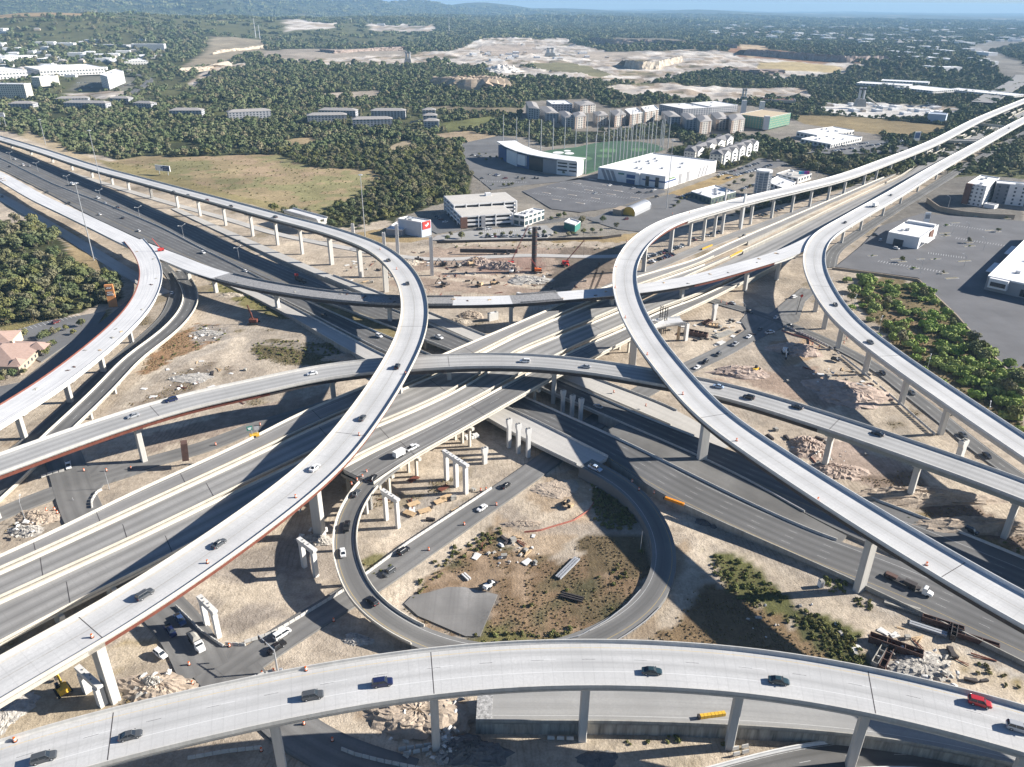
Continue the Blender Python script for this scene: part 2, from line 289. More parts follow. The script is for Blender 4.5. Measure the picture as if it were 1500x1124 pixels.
TAN, PALE, GREYD, DRY, OLIVE, BROWN, FOREST = (0.435,0.378,0.305),(0.53,0.475,0.39),(0.31,0.28,0.245),(0.27,0.21,0.115),(0.125,0.12,0.055),(0.20,0.145,0.085),(0.055,0.062,0.03)
SCRUB, CHALK, CHALKG, OCHRE, URBAN, RED = (0.11,0.115,0.055),(0.52,0.48,0.43),(0.42,0.385,0.345),(0.46,0.36,0.24),(0.22,0.21,0.19),(0.30,0.18,0.11)
MUD = (0.20,0.165,0.13)
ZONES = [   # pixel outline on level ground, colour, edge roughness in pixels
 ([(-300,262),(-300,1400),(1900,1400),(1900,200),(1500,195),(1300,262),(1000,330),(560,325),(470,340),(380,300),(150,230),(0,190),(-300,140)], TAN, 3),
 ([(0,52),(150,52),(147,60),(0,63)], (0.36,0.27,0.16), 0.6),
 ([(150,52),(560,44),(600,50),(640,60),(560,66),(420,62),(300,60),(150,58)], SCRUB, 1),
 ([(-60,62),(240,62),(245,100),(190,150),(40,152),(-60,160)], SCRUB, 1.5),
 ([(95,132),(185,132),(186,141),(90,145)], CHALKG, 1),
 ([(120,108),(205,112),(200,132),(100,130)], (0.17,0.17,0.14), 1),
 ([(215,112),(280,110),(300,138),(290,152),(215,150)], SCRUB, 2),
 ([(310,62),(390,60),(392,78),(340,92),(300,98),(270,108),(262,100),(300,82)], (0.30,0.26,0.19), 1.2),
 ([(276,118),(300,104),(322,96),(370,92),(365,99),(320,104),(296,116),(284,128)], CHALK, 0.8),
 ([(415,44),(500,45),(490,50),(420,54)], CHALK, 0.6),([(540,42),(640,43),(630,50),(545,51)], CHALKG, 0.8),
 ([(390,78),(440,70),(520,70),(600,72),(600,86),(500,94),(430,92),(380,84)], (0.34,0.30,0.25), 1.5),
 ([(430,88),(520,84),(600,80),(640,76),(660,88),(600,95),(470,95)], CHALK, 1),
 ([(600,80),(660,72),(700,58),(740,54),(830,56),(850,66),(900,76),(1000,74),(1100,80),(1200,92),(1270,98),(1230,108),(1150,112),(1060,104),(1010,108),(985,112),(960,120),(935,124),(880,116),(850,104),(780,98),(720,97),(660,95)], CHALK, 2.0),
 ([(700,66),(760,62),(800,72),(760,82),(705,80)], (0.42,0.36,0.30), 2),([(850,74),(930,76),(950,84),(880,88),(840,84)], (0.40,0.35,0.29), 2),
 ([(770,92),(840,92),(900,108),(880,114),(800,104)], (0.20,0.19,0.11), 1.5),([(865,61),(920,62),(930,70),(870,69)], (0.26,0.27,0.14), 1),
 ([(1165,92),(1230,100),(1232,106),(1170,106),(1110,104),(1110,96)], (0.44,0.36,0.20), 1.2),
 ([(1060,72),(1130,76),(1200,82),(1300,92),(1300,97),(1190,94),(1080,86)], RED, 1),([(1080,70),(1125,72),(1120,86),(1095,88)], OCHRE, 1),
 ([(870,54),(960,54),(1080,64),(1080,70),(940,64)], (0.20,0.17,0.12), 1),
 ([(715,96),(760,98),(850,108),(900,120),(885,122),(800,112),(740,112),(716,108)], CHALK, 1),([(640,118),(745,114),(745,128),(700,132),(640,124)], CHALKG, 1),
 ([(875,132),(900,126),(960,124),(1060,126),(1130,128),(1180,132),(1170,138),(1090,139),(1000,142),(920,140)], CHALK, 1.2),
 ([(1010,140),(1060,132),(1130,136),(1130,144),(1050,148)], CHALK, 1),
 ([(1190,156),(1230,148),(1300,146),(1400,150),(1410,158),(1360,168),(1320,172),(1240,166)], (0.62,0.61,0.58), 1.5),
 ([(1115,128),(1180,124),(1190,140),(1120,142)], CHALKG, 1.5),
 ([(150,238),(222,226),(290,228),(400,225),(430,236),(460,243),(540,246),(556,258),(530,282),(500,300),(470,320),(400,305),(300,275),(200,254)], (0.315,0.255,0.15), 2.5),
 ([(130,232),(230,250),(330,280),(440,305),(420,312),(300,282),(180,255)], (0.28,0.24,0.12), 2),
 ([(40,190),(120,225),(150,240),(120,236),(30,200)], (0.40,0.33,0.22), 1.5),
 ([(410,205),(455,200),(470,206),(430,214)], (0.34,0.27,0.16), 1.5),([(565,215),(600,205),(605,222),(570,224)], (0.38,0.32,0.22), 1.5),
 ([(475,136),(560,132),(555,142),(480,144)], (0.38,0.33,0.27), 1.5),([(640,180),(720,170),(730,178),(660,195)], (0.16,0.17,0.07), 2),([(640,195),(690,192),(760,205),(720,214),(650,205)], (0.36,0.29,0.2), 2),
 ([(440,155),(640,155),(770,160),(770,166),(640,164),(440,163)], (0.22,0.19,0.13), 1.2),
 ([(1155,165),(1250,168),(1361,178),(1392,182),(1368,197),(1290,196),(1180,182)], (0.25,0.20,0.11), 1.2),
 ([(975,283),(1060,255),(1090,258),(1000,290)], (0.30,0.23,0.12), 1.5),
 ([(600,325),(1000,328),(960,352),(880,354),(640,352),(500,352),(520,340)], (0.33,0.255,0.14), 2),
([(556,345),(585,318),(640,300),(690,285),(690,255),(672,212),(735,198),(770,200),(800,214),(860,208),(990,200),(1008,208),(972,236),(1065,250),(1115,232),(1150,240),(1240,262),(1170,285),(1000,335),(800,352)], (0.27,0.25,0.215), 0.8),
 ([(760,176),(770,150),(860,146),(900,158),(980,150),(1080,152),(1165,160),(1150,168),(1180,180),(1290,196),(1300,215),(1230,226),(1160,205),(1098,196),(1030,200),(975,178),(900,192),(850,192)], (0.25,0.23,0.20), 0.8),
 ([(975,283),(1060,255),(1090,258),(1000,290)], (0.33,0.25,0.13), 1.0),
 ([(1390,246),(1440,226),(1500,212),(1500,330),(1400,330),(1290,330),(1340,290)], (0.2,0.19,0.17), 1.0),
 ([(1398,246),(1440,222),(1480,206),(1600,160),(1600,268),(1500,262),(1475,258),(1440,256),(1410,258),(1380,262)], SCRUB, 1.0),([(1420,232),(1470,212),(1500,200),(1500,240),(1440,248)], FOREST, 1.0),
 ([(440,158),(520,156),(600,156),(650,160),(650,190),(600,190),(580,182),(500,186),(440,182)], SCRUB, 1.2),
 ([(1425,66),(1500,54),(1560,56),(1500,66),(1452,75),(1480,86),(1500,96),(1560,130),(1500,122),(1465,110),(1415,76)], URBAN, 0.6),
 ([(560,400),(640,362),(700,358),(880,366),(920,372),(900,420),(740,432),(590,428)], (0.37,0.295,0.235), 3),
 ([(700,372),(790,372),(800,392),(740,404),(700,396)], (0.33,0.235,0.19), 2),([(820,360),(920,362),(900,395),(850,412),(800,425),(770,422),(810,395)], MUD, 3),
 ([(205,545),(240,500),(285,472),(338,478),(340,494),(260,520),(226,540)], (0.29,0.19,0.115), 4),([(280,475),(340,478),(340,498),(285,505)], GREYD, 4),
 ([(200,590),(250,558),(330,522),(345,542),(290,572),(230,598)], (0.25,0.21,0.165), 4),([(366,502),(400,496),(510,506),(535,520),(470,535),(380,528)], (0.16,0.14,0.08), 3),
 ([(300,408),(345,420),(398,445),(425,466),(390,462),(330,436)], (0.24,0.22,0.10), 3),([(170,590),(200,555),(260,520),(350,492),(345,502),(260,535),(205,575),(190,600)], PALE, 1.5),
 ([(50,318),(100,330),(150,385),(150,400),(112,390),(90,345)], (0.36,0.28,0.16), 2),([(-120,345),(0,330),(50,320),(85,345),(108,382),(140,402),(178,412),(176,440),(140,446),(80,468),(0,482),(-120,500)], FOREST, 1.5),
 ([(0,478),(80,470),(160,455),(160,470),(80,485),(0,500)], (0.25,0.22,0.1), 2),
 ([(200,640),(330,605),(470,575),(470,590),(350,625),(220,665)], (0.30,0.25,0.205), 3),
 ([(540,860),(552,846),(580,830),(560,810),(530,812)], (0.20,0.19,0.09), 3),([(560,795),(600,735),(670,720),(690,735),(600,790)], (0.33,0.30,0.26), 4),
 ([(585,892),(640,832),(720,770),(735,792),(765,800),(830,822),(852,815),(880,800),(946,800),(952,835),(900,900),(850,936),(780,942),(690,942),(640,925)], (0.225,0.155,0.085), 4),
 ([(700,900),(760,930),(850,930),(780,944),(690,942)], (0.15,0.14,0.06), 4),([(850,790),(880,770),(950,780),(950,830),(870,850)], (0.16,0.125,0.075), 4),
 ([(720,768),(742,690),(860,690),(880,725),(860,780),(805,815),(764,800)], (0.44,0.35,0.25), 3),([(866,700),(900,706),(936,760),(930,775),(880,770)], (0.15,0.13,0.07), 3),
 ([(590,882),(625,868),(655,860),(690,862),(729,870),(702,932),(680,932),(640,915),(610,900)], (0.20,0.195,0.185), 0.8),
 ([(1030,808),(1085,815),(1165,885),(1260,930),(1240,945),(1130,900),(1060,862)], (0.13,0.135,0.055), 4),([(985,885),(1035,850),(1130,900),(1250,965),(1200,975),(1050,952),(955,938)], (0.22,0.16,0.095), 4),
 ([(1150,880),(1265,955),(1280,975),(1230,975),(1160,910)], (0.10,0.105,0.05), 3),
 ([(975,800),(1010,790),(1035,845),(960,935),(920,935)], (0.36,0.29,0.21), 3),([(1000,745),(1100,795),(1230,850),(1320,895),(1500,990),(1500,1010),(1330,915),(1220,870),(1080,810)], (0.46,0.43,0.38), 2),
 ([(1380,940),(1500,1000),(1500,1024),(1400,975)], (0.27,0.22,0.11), 3),
 ([(1250,440),(1262,400),(1345,412),(1400,458),(1470,540),(1500,545),(1500,640),(1440,600),(1350,545)], (0.20,0.16,0.09), 3),
 ([(1290,455),(1330,455),(1360,500),(1370,520),(1330,500)], (0.27,0.20,0.12), 3),([(1340,412),(1352,408),(1500,520),(1500,545),(1460,530)], (0.26,0.21,0.11), 2),
 ([(1030,560),(1080,540),(1140,535),(1200,540),(1230,580),(1200,620),(1080,580)], (0.36,0.28,0.22), 4),([(1130,500),(1180,490),(1200,520),(1150,540)], (0.40,0.30,0.2), 3),
 ([(1160,640),(1260,650),(1330,690),(1300,720),(1200,690)], (0.37,0.30,0.25), 4),([(1250,690),(1330,690),(1500,780),(1500,800),(1400,770),(1290,715)], (0.24,0.19,0.15), 4),
 ([(1270,735),(1400,765),(1500,805),(1500,820),(1380,790)], (0.25,0.20,0.11), 3),
 ([(160,940),(250,930),(280,1000),(230,1050),(170,1040)], (0.47,0.385,0.24), 3),([(30,960),(140,950),(160,1060),(0,1100),(0,1000)], (0.40,0.34,0.25), 4),
 ([(170,1010),(290,985),(290,1010),(230,1050),(180,1050)], (0.22,0.19,0.145), 3),
 ([(280,830),(490,760),(500,850),(430,900),(330,930),(270,890)], (0.35,0.31,0.265), 3),([(0,650),(40,640),(110,560),(150,570),(110,620),(60,660)], (0.44,0.36,0.27), 2),
 ([(520,1040),(690,1020),(690,1090),(560,1075)], (0.35,0.275,0.2), 3),([(860,1080),(1000,1090),(1090,1095),(1000,1124),(860,1124)], (0.37,0.32,0.23), 3),
]
Cg = np.empty((GX.size, 3)); Cg[:] = FOREST
jx = (vnoise(GX, GY, 5,21) + vnoise(GX, GY, 16,22)).ravel(); jy = (vnoise(GX, GY, 5,23) + vnoise(GX, GY, 16,24)).ravel()
far_scale = np.clip(RG / 350,0.6,8)
jfx = (vnoise(GX, GY, 40,31) + vnoise(GX, GY, 120,32)).ravel(); jfy = (vnoise(GX, GY, 40,33) + vnoise(GX, GY, 120,34)).ravel()
isfar = RG > 700
ok = ~behind
for poly, colr, j in ZONES:
    q = np.array(poly)
    sel = ok & (PXg > q[:, 0].min() - 12) & (PXg < q[:, 0].max() + 12) & (PYg > q[:, 1].min() - 12) & (PYg < q[:, 1].max() + 12)
    ii = np.nonzero(sel)[0]
    dx = np.where(isfar[ii], jfx[ii], jx[ii]) * j * 3.2; dy = np.where(isfar[ii], jfy[ii] * 0.6, jy[ii]) * j * 2.2
    hit = inpoly(PXg[ii] + dx, PYg[ii] + dy, poly)
    Cg[ii[hit]] = colr
Cg[behind] = TAN
base_ = (np.abs(Cg - np.array(TAN)).max(1) < 1e-6); d1 = (vnoise(GX, GY, 24,45) + 0.6 * vnoise(GX, GY, 9,46)).ravel()
Cg[base_ & (d1 > 0.20)] = (0.52,0.455,0.365); Cg[base_ & (d1 < -0.22)] = (0.38,0.335,0.275); Cg[base_ & (d1 < -0.45)] = (0.28,0.24,0.175)
bw = np.abs(Cg - np.array((0.225,0.155,0.085))).max(1) < 1e-6; d2 = (vnoise(GX, GY, 11,47) + 0.8 * vnoise(GX, GY, 4.5,48)).ravel()
Cg[bw] = (0.225,0.16,0.10); Cg[bw & (d2 > 0.2)] = (0.32,0.24,0.165); Cg[bw & (d2 < -0.15)] = (0.165,0.13,0.078); Cg[bw & (d2 < -0.4)] = (0.115,0.105,0.06)
fw = np.abs(Cg - np.array((0.315,0.255,0.15))).max(1) < 1e-6; d3 = (vnoise(GX, GY, 40,49) + 0.7 * vnoise(GX, GY, 13,50)).ravel()
Cg[fw & (d3 > 0.15)] = (0.25,0.235,0.12); Cg[fw & (d3 < -0.25)] = (0.36,0.275,0.18)
TRK = [[(165,600),(205,568),(270,525),(350,497),(420,505),(520,520)], [(350,497),(330,530),(290,580)], [(600,838),(680,775),(735,733),(800,690)], [(560,880),(620,832),(700,775)], [(735,735),(770,770),(850,770),(940,775)], [(740,720),(800,760),(860,740)], [(975,905),(1010,850),(1030,800)], [(1000,760),(1100,812),(1230,870),(1400,960),(1500,1020)], [(1030,770),(1140,820),(1300,905)], [(560,410),(640,395),(720,405),(800,400)], [(600,402),(700,412),(790,420)], [(1040,540),(1100,570),(1200,600),(1300,640)], [(1180,470),(1160,500),(1130,540)], [(1270,580),(1300,640),(1400,700),(1500,760)], [(1240,470),(1280,560),(1360,640),(1450,700)],
       [(170,960),(230,955),(280,985)], [(180,990),(240,975),(290,960)], [(300,860),(380,870),(450,890)], [(330,890),(400,850),(470,860)], [(0,640),(60,600),(120,555),(180,500)], [(120,640),(200,610),(300,585)], [(560,800),(640,745),(700,705)], [(600,690),(660,690),(720,660)], [(860,1100),(960,1105),(1060,1100)], [(1100,480),(1180,440),(1210,420)], [(980,540),(1040,500),(1120,450)], [(950,520),(1010,510),(1060,480)], [(400,1050),(470,1062),(560,1090)]]
P2 = np.stack([GX.ravel(), GY.ravel()], 1)
for k_, t_ in enumerate(TRK):
    w_ = np.array([P(x, y, 0)[:2] for x, y in t_]); lo_, hi_ = w_.min(0) - 8, w_.max(0) + 8; ii = np.nonzero((P2 > lo_).all(1) & (P2 < hi_).all(1))[0]; q_ = P2[ii]; dd = np.full(len(ii), 1e9)
    for a_, b_ in zip(w_[:-1], w_[1:]):
        t2 = np.clip(((q_ - a_) @ (b_ - a_)) / ((b_ - a_) @ (b_ - a_)), 0,1); dd = np.minimum(dd, np.linalg.norm(q_ - a_ - t2[:, None] * (b_ - a_), axis=1))
    dd = dd + vnoise(q_[:, 0], q_[:, 1], 6,90 + k_) * 3; f_ = np.clip((4.2 - dd) / 1.5,0,0.8)[:, None]; Cg[ii] = Cg[ii] * (1 - f_) + np.array((0.56,0.49,0.39) if k_ % 4 else (0.36,0.32,0.27)) * f_
WOODMASK = (np.abs(Cg - np.array(FOREST)).max(1) < 1e-6); SCRUBMASK = (np.abs(Cg - np.array(SCRUB)).max(1) < 1e-6)
GRASSY = (Cg[:, 0] < 0.30) & (RG < 600) & ~behind
mott = 1 + 0.22 * vnoise(GX, GY, 7,41).ravel() + 0.22 * vnoise(GX, GY, 30,42).ravel() + np.where(isfar, 0.45 * vnoise(GX, GY, 60,43).ravel(), 0)
open_ = isfar & (RG > 2600) & ((vnoise(GX, GY, 420,51) + 0.6 * vnoise(GX, GY, 130,52)).ravel() > 0.42) & (Cg[:, 1] < 0.09)
Cg[open_] = (0.26,0.22,0.14)
green_ = isfar & ((vnoise(GX, GY, 260,53) + 0.7 * vnoise(GX, GY, 70,54)).ravel() > 0.24) & (Cg[:, 1] < 0.07)
Cg[green_] = np.where((RG[green_] > 2600)[:, None], (0.06,0.07,0.034),(0.10,0.11,0.045))
chalk = (Cg.min(1) > 0.33) & (RG > 1700)
cn = (vnoise(GX, GY, 70,61) + 0.8 * vnoise(GX, GY, 26,62)).ravel()
Cg[chalk & (cn > 0.25)] = (0.62,0.59,0.54); Cg[chalk & (cn < -0.12)] = (0.36,0.30,0.235); Cg[chalk & (cn < -0.42)] = (0.18,0.16,0.10)
Cg *= np.clip(mott, 0.5,1.5)[:, None]
GZ = GZ + np.where(chalk, (vnoise(GX, GY, 45,63) * 9 + vnoise(GX, GY, 18,64) * 4).ravel(), 0).reshape(GX.shape)

ny, nx = GX.shape
me = bpy.data.meshes.new('ground')
co = np.stack([GX, GY, GZ], -1).reshape(-1,3)
idx = np.arange(ny * nx).reshape(ny, nx)
quads = np.stack([idx[:-1, :-1], idx[:-1,1:], idx[1:, 1:], idx[1:, :-1]], -1).reshape(-1,4)
me.vertices.add(len(co)); me.vertices.foreach_set('co', co.ravel().astype(np.float32))
me.loops.add(quads.size); me.loops.foreach_set('vertex_index', quads.ravel().astype(np.int32))
me.polygons.add(len(quads)); me.polygons.foreach_set('loop_start', np.arange(0, quads.size, 4, dtype=np.int32))
me.update(calc_edges=True)
ca = me.color_attributes.new('soil', 'FLOAT_COLOR', 'POINT')
ca.data.foreach_set('color', np.concatenate([Cg, np.ones((len(Cg), 1))], 1).astype(np.float32).ravel())
me.polygons.foreach_set('use_smooth', np.ones(len(quads), bool))

m, N, L, b = nmat('earth', 0.95,0.1)
at = N.new('ShaderNodeVertexColor'); at.layer_name = 'soil'
g = N.new('ShaderNodeNewGeometry'); pos = g.outputs['Position']
n1 = noise(N, L, pos, 0.35,6,0.65); n2 = noise(N, L, pos, 1.7,4,0.7); n3 = noise(N, L, pos, 0.045,5,0.6)
c = at.outputs[0]
c = mix(N, L, 1.0, c, mix(N, L, remap(N, L, n1,0.28,0.72),(0.74,0.725,0.71),(1.16,1.16,1.16)), 'MULTIPLY')
c = mix(N, L, 1.0, c, mix(N, L, remap(N, L, n2,0.3,0.7),(0.80,0.79,0.78),(1.15,1.15,1.15)), 'MULTIPLY')
c = mix(N, L, 1.0, c, mix(N, L, remap(N, L, n3,0.35,0.68),(0.86,0.84,0.82),(1.1,1.08,1.06)), 'MULTIPLY')
wv = N.new('ShaderNodeTexWave'); wv.inputs['Scale'].default_value = 0.17; wv.inputs['Distortion'].default_value = 9.0; wv.inputs['Detail'].default_value = 3.0; wv.inputs['Detail Scale'].default_value = 0.35; L.new(pos, wv.inputs['Vector'])
rut = math_node(N, L, 'MULTIPLY', remap(N, L, wv.outputs['Fac'], 0.72,0.95), remap(N, L, noise(N, L, pos, 0.03,3), 0.45,0.62))
c = mix(N, L, math_node(N, L, 'MULTIPLY', rut, 0.4), c, mix(N, L, 1.0, c, (0.55,0.53,0.5), 'MULTIPLY'))
L.new(c, b.inputs['Base Color'])
bp = N.new('ShaderNodeBump'); bp.inputs['Strength'].default_value = 0.7; bp.inputs['Distance'].default_value = 0.6
L.new(math_node(N, L, 'ADD', n1, math_node(N, L, 'MULTIPLY', n2,0.5)), bp.inputs['Height']); L.new(bp.outputs[0], b.inputs['Normal'])
me.materials.append(m); M['earth'] = m
ground = bpy.data.objects.new('ground', me); COL.objects.link(ground)
tag(ground, 'tan dirt, dry grass and far wooded country spread under the interchange', 'ground', kind='structure')
# ------------------------------------------------------------------ ribbons: roads, decks, barriers
def catmull(pts, step=4.0):
    p = np.asarray(pts, float); p = np.vstack([2 * p[0] - p[1], p, 2 * p[-1] - p[-2]]); out = []
    for i in range(1, len(p) - 2):
        a, b, c, d = p[i - 1:i + 3]; n = max(2, int(np.linalg.norm(c - b) / step))
        ta = np.linalg.norm(b - a) ** .5 + 1e-6; tb = np.linalg.norm(c - b) ** .5 + 1e-6; tc = np.linalg.norm(d - c) ** .5 + 1e-6
        t = np.linspace(0,1, n, endpoint=False)[:, None]
        m1 = (b - a) / ta - (c - a) / (ta + tb) + (c - b) / tb; m2 = (c - b) / tb - (d - b) / (tb + tc) + (d - c) / tc
        m1 = m1 * tb; m2 = m2 * tb
        out.append((2 * t ** 3 - 3 * t ** 2 + 1) * b + (t ** 3 - 2 * t ** 2 + t) * m1 + (-2 * t ** 3 + 3 * t ** 2) * c + (t ** 3 - t ** 2) * m2)
    out.append(p[-2:-1]); return np.vstack(out)
def resample(q, step):
    d = np.r_[0, np.cumsum(np.linalg.norm(np.diff(q, axis=0), axis=1))]
    n = max(2, int(d[-1] / step) + 1); s = np.linspace(0, d[-1], n)
    return np.stack([np.interp(s, d, q[:, k]) for k in range(3)], 1)
def smooth(q, k):
    for _ in range(k):
        r = q.copy(); r[1:-1] = 0.25 * q[:-2] + 0.5 * q[1:-1] + 0.25 * q[2:]; q = r
    return q

class Path:
    """centre line C, normals Nn pointing left of travel, half width H and distance S"""
    def __init__(s, C, H):
        s.C = C; T = np.gradient(C[:, :2], axis=0); T /= np.linalg.norm(T, axis=1)[:, None] + 1e-9
        s.T = T; s.Nn = np.stack([-T[:, 1], T[:, 0]], 1)
        s.S = np.r_[0, np.cumsum(np.linalg.norm(np.diff(C, axis=0), axis=1))]
        s.H = np.full(len(C), float(H)) if np.isscalar(H) else np.asarray(H, float)
    def sub(s, i0, i1):
        p = Path.__new__(Path)
        for k in ('C', 'T', 'Nn', 'S', 'H'): setattr(p, k, getattr(s, k)[i0:i1])
        return p
    def near(s, xy): return int(np.argmin(np.hypot(s.C[:, 0] - xy[0], s.C[:, 1] - xy[1])))
def px_path(pts, width, step=4.0, sm=14, ext=(0,0)):
    """pts: (pixel x, pixel y, height)"""
    q = catmull([P(*p) for p in pts], 3.0); q = resample(q, step)
    q = smooth(q, sm)
    for e, k in zip(ext, (0,1)):      # carry on straight past the edge of the photograph
        if e: d = (q[0] - q[3]) if k == 0 else (q[-1] - q[-4]); d = d / np.linalg.norm(d); d[2] = 0; r = np.arange(step, e, step)[:, None] * d; q = np.vstack([q[0] + r[::-1], q]) if k == 0 else np.vstack([q, q[-1] + r])
    return Path(q, width / 2)

def sweep(path, prof, name, mat, parent=None, closed=True, vspan=None):
    """prof: points (side * H + offset, z) given as (side, offset, z) run along the path; u = metres across, v = metres along"""
    n = len(path.C); k = len(prof); V = np.empty((n, k, 3)); U = np.empty((n, k, 2))
    for j, (sd_, off, z) in enumerate(prof):
        lat = sd_ * path.H + off
        V[:, j, :2] = path.C[:, :2] + path.Nn * lat[:, None]; V[:, j, 2] = path.C[:, 2] + z
        U[:, j, 0] = lat; U[:, j, 1] = path.S
    me = bpy.data.meshes.new(name); jj = k if closed else k - 1; fs = []
    for i in range(n - 1):
        for j in range(jj):
            j2 = (j + 1) % k; fs.append((i * k + j, i * k + j2,(i + 1) * k + j2,(i + 1) * k + j))
    if closed: fs += [tuple(range(k - 1,-1,-1)), tuple((n - 1) * k + j for j in range(k))]
    me.from_pydata(V.reshape(-1,3).tolist(), [], fs)
    uvl = me.uv_layers.new(name='UVMap'); Uf = U.reshape(-1,2)
    li = np.empty(len(me.loops), np.int32); me.loops.foreach_get('vertex_index', li)
    uvl.data.foreach_set('uv', Uf[li].astype(np.float32).ravel())
    me.materials.append(mat); me.update()
    o = bpy.data.objects.new(name, me); COL.objects.link(o)
    if parent is not None: o.parent = parent
    return o
def slab(top=0.0, bot=-0.3, inset=0.0): return [(1,-inset, top),(1,-inset, bot),(-1, inset, bot),(-1, inset, top)]
def barrier_prof(side, h=1.05, w=0.42, inset=0.0, base=-0.35):
    if side > 0: return [(1,-inset, h),(1,-inset, base),(1,-inset - w - 0.12, base),(1,-inset - w - 0.12,0.06),(1,-inset - w + 0.1,0.45),(1,-inset - w + 0.16, h)]
    return [(-1, inset + w - 0.16, h),(-1, inset + w - 0.1,0.45),(-1, inset + w + 0.12,0.06),(-1, inset + w + 0.12, base),(-1, inset, base),(-1, inset, h)]
def girder_prof(o0, o1, depth, top=-0.32): return [(0, o1, top),(0, o1 * 1.0 - 0.25 * np.sign(o1 - o0), -depth),(0, o0 + 0.25 * np.sign(o1 - o0), -depth),(0, o0, top)]

def pier(path, i, parent, w, t, mat, capw=None, capt=2.4, caph=2.2, gdepth=2.6, off=0.0, skew=0.0, base=-0.6, two=0.0):
    """a column with a hammerhead cap under the girders"""
    c = path.C[i]; ang = math.atan2(path.T[i, 1], path.T[i, 0]) + skew
    n = path.Nn[i]; top = c[2] - gdepth
    x, y = c[0] + n[0] * off, c[1] + n[1] * off
    capw = capw or path.H[i] * 1.25; M3 = Matrix.Rotation(ang, 3, 'Z')
    def wp(a, b, z): v = M3 @ Vector((a, b, 0)); return (x + v.x, y + v.y, z)
    mb = MB()
    zc = top - caph
    for o2 in ((-two, two) if two else (0.0,)):
        rings = []
        for z, k in ((base, 1.0),(zc - 0.05,1.0)) if two else ((base, 1.0),(max(base + 0.3, zc - 2.6), 1.0),(zc - 0.05,1.12)):
            ch = 0.16
            hw, ht = w / 2 * k, t / 2
            rings.append([wp(-ht + ch, o2 - hw, z), wp(ht - ch, o2 - hw, z), wp(ht, o2 - hw + ch, z), wp(ht, o2 + hw - ch, z), wp(ht - ch, o2 + hw, z), wp(-ht + ch, o2 + hw, z), wp(-ht, o2 + hw - ch, z), wp(-ht, o2 - hw + ch, z)])
        mb.loft(rings)
    o = mb.build('pier', mat, parent)
    cb = MB(); h0 = w * 0.58 if not two else two + w * 0.6; h1 = capw / 2; t0 = capt / 2
    cb.loft([[wp(-t0,-h0, zc), wp(t0,-h0, zc), wp(t0, h0, zc), wp(-t0, h0, zc)], [wp(-t0,-h1, zc + caph * 0.45), wp(t0,-h1, zc + caph * 0.45), wp(t0, h1, zc + caph * 0.45), wp(-t0, h1, zc + caph * 0.45)],
             [wp(-t0,-h1, top), wp(t0,-h1, top), wp(t0, h1, top), wp(-t0, h1, top)]])
    cb.build('pier_cap', mat, o)
    return o

def overpass(name, label, path, deck_mat, bar_mat, gir, piers, cat='overpass', gdepth=2.4, bh=1.05, cols=None, sides=(1,-1), group=None, bar_mats=None):
    """gir: list of (from station, to station, left material, right material); piers: list of (xy, width, thickness, kwargs)"""
    i0 = len(path.C) // 2
    r = empty(name, (0,0,0), 0, label, cat, group)
    sweep(path, slab(0.0,-0.3), 'deck', deck_mat, r)
    for s_ in sides: sweep(path, barrier_prof(s_, bh), 'barrier', (bar_mats or {}).get(s_, bar_mat), r)
    H = path.H.mean()
    for a, b, ml, mr in gir:
        i1 = max(0, int(np.searchsorted(path.S, a)) - 1); i2 = min(len(path.C), int(np.searchsorted(path.S, b)) + 1)
        if i2 - i1 < 2: continue
        p = path.sub(i1, i2)
        sweep(p, [(1,-0.75,-0.31),(1,-1.1,-gdepth),(1,-1.1 - H * 0.42,-gdepth),(1,-0.75 - H * 0.45,-0.31)], 'girder', ml, r)
        sweep(p, [(-1,0.75 + H * 0.45,-0.31),(-1,1.1 + H * 0.42,-gdepth),(-1,1.1,-gdepth),(-1,0.75,-0.31)], 'girder', mr, r)
    for xy, w, t, kw in piers:
        pier(path, path.near(xy), r, w, t, kw.pop('mat', M['concrete']), gdepth=gdepth + 0.03, **kw)
    return r
def pbase(pts, w, t, **kw): return [(P(x, y, 0)[:2], w, t, dict(kw)) for x, y in pts]

# ------------------------------------------------------------------ elevated connector ramps
R_new = road('new_ramp_deck', (0.52,0.515,0.50), [(5.25,0.15,0, YEL),(1.6,0.16,12.2, BLK),(1.75,0.14,24.4, WHITE),(-2.1,0.16,0, WHITE)], wear=0.3, shift=-0.1, joint=2.4, stain=0.14, band=(-2,5))
R_brt = road('bright_ramp_deck', (0.56,0.555,0.54), [(0.0,0.18,0,(0.25,0.21,0.15)),(-5.4,0.14,0, WHITE),(5.4,0.14,0, YEL)], wear=0.28, lane=7.4, shift=0.0, joint=4.8, stain=0.16, band=(-3.4,3.4))
R_old = road('grey_ramp_deck', (0.42,0.415,0.40), [(-4.6,0.14,0, WHITE),(4.8,0.14,0, WHITE)], wear=0.45, joint=4.8, stain=0.15, band=(-4,4))
R_raw = road('unfinished_deck', (0.66,0.655,0.64), [], wear=0.05, joint=6.0, stain=0.14, tint=(0.40,0.40,0.42))

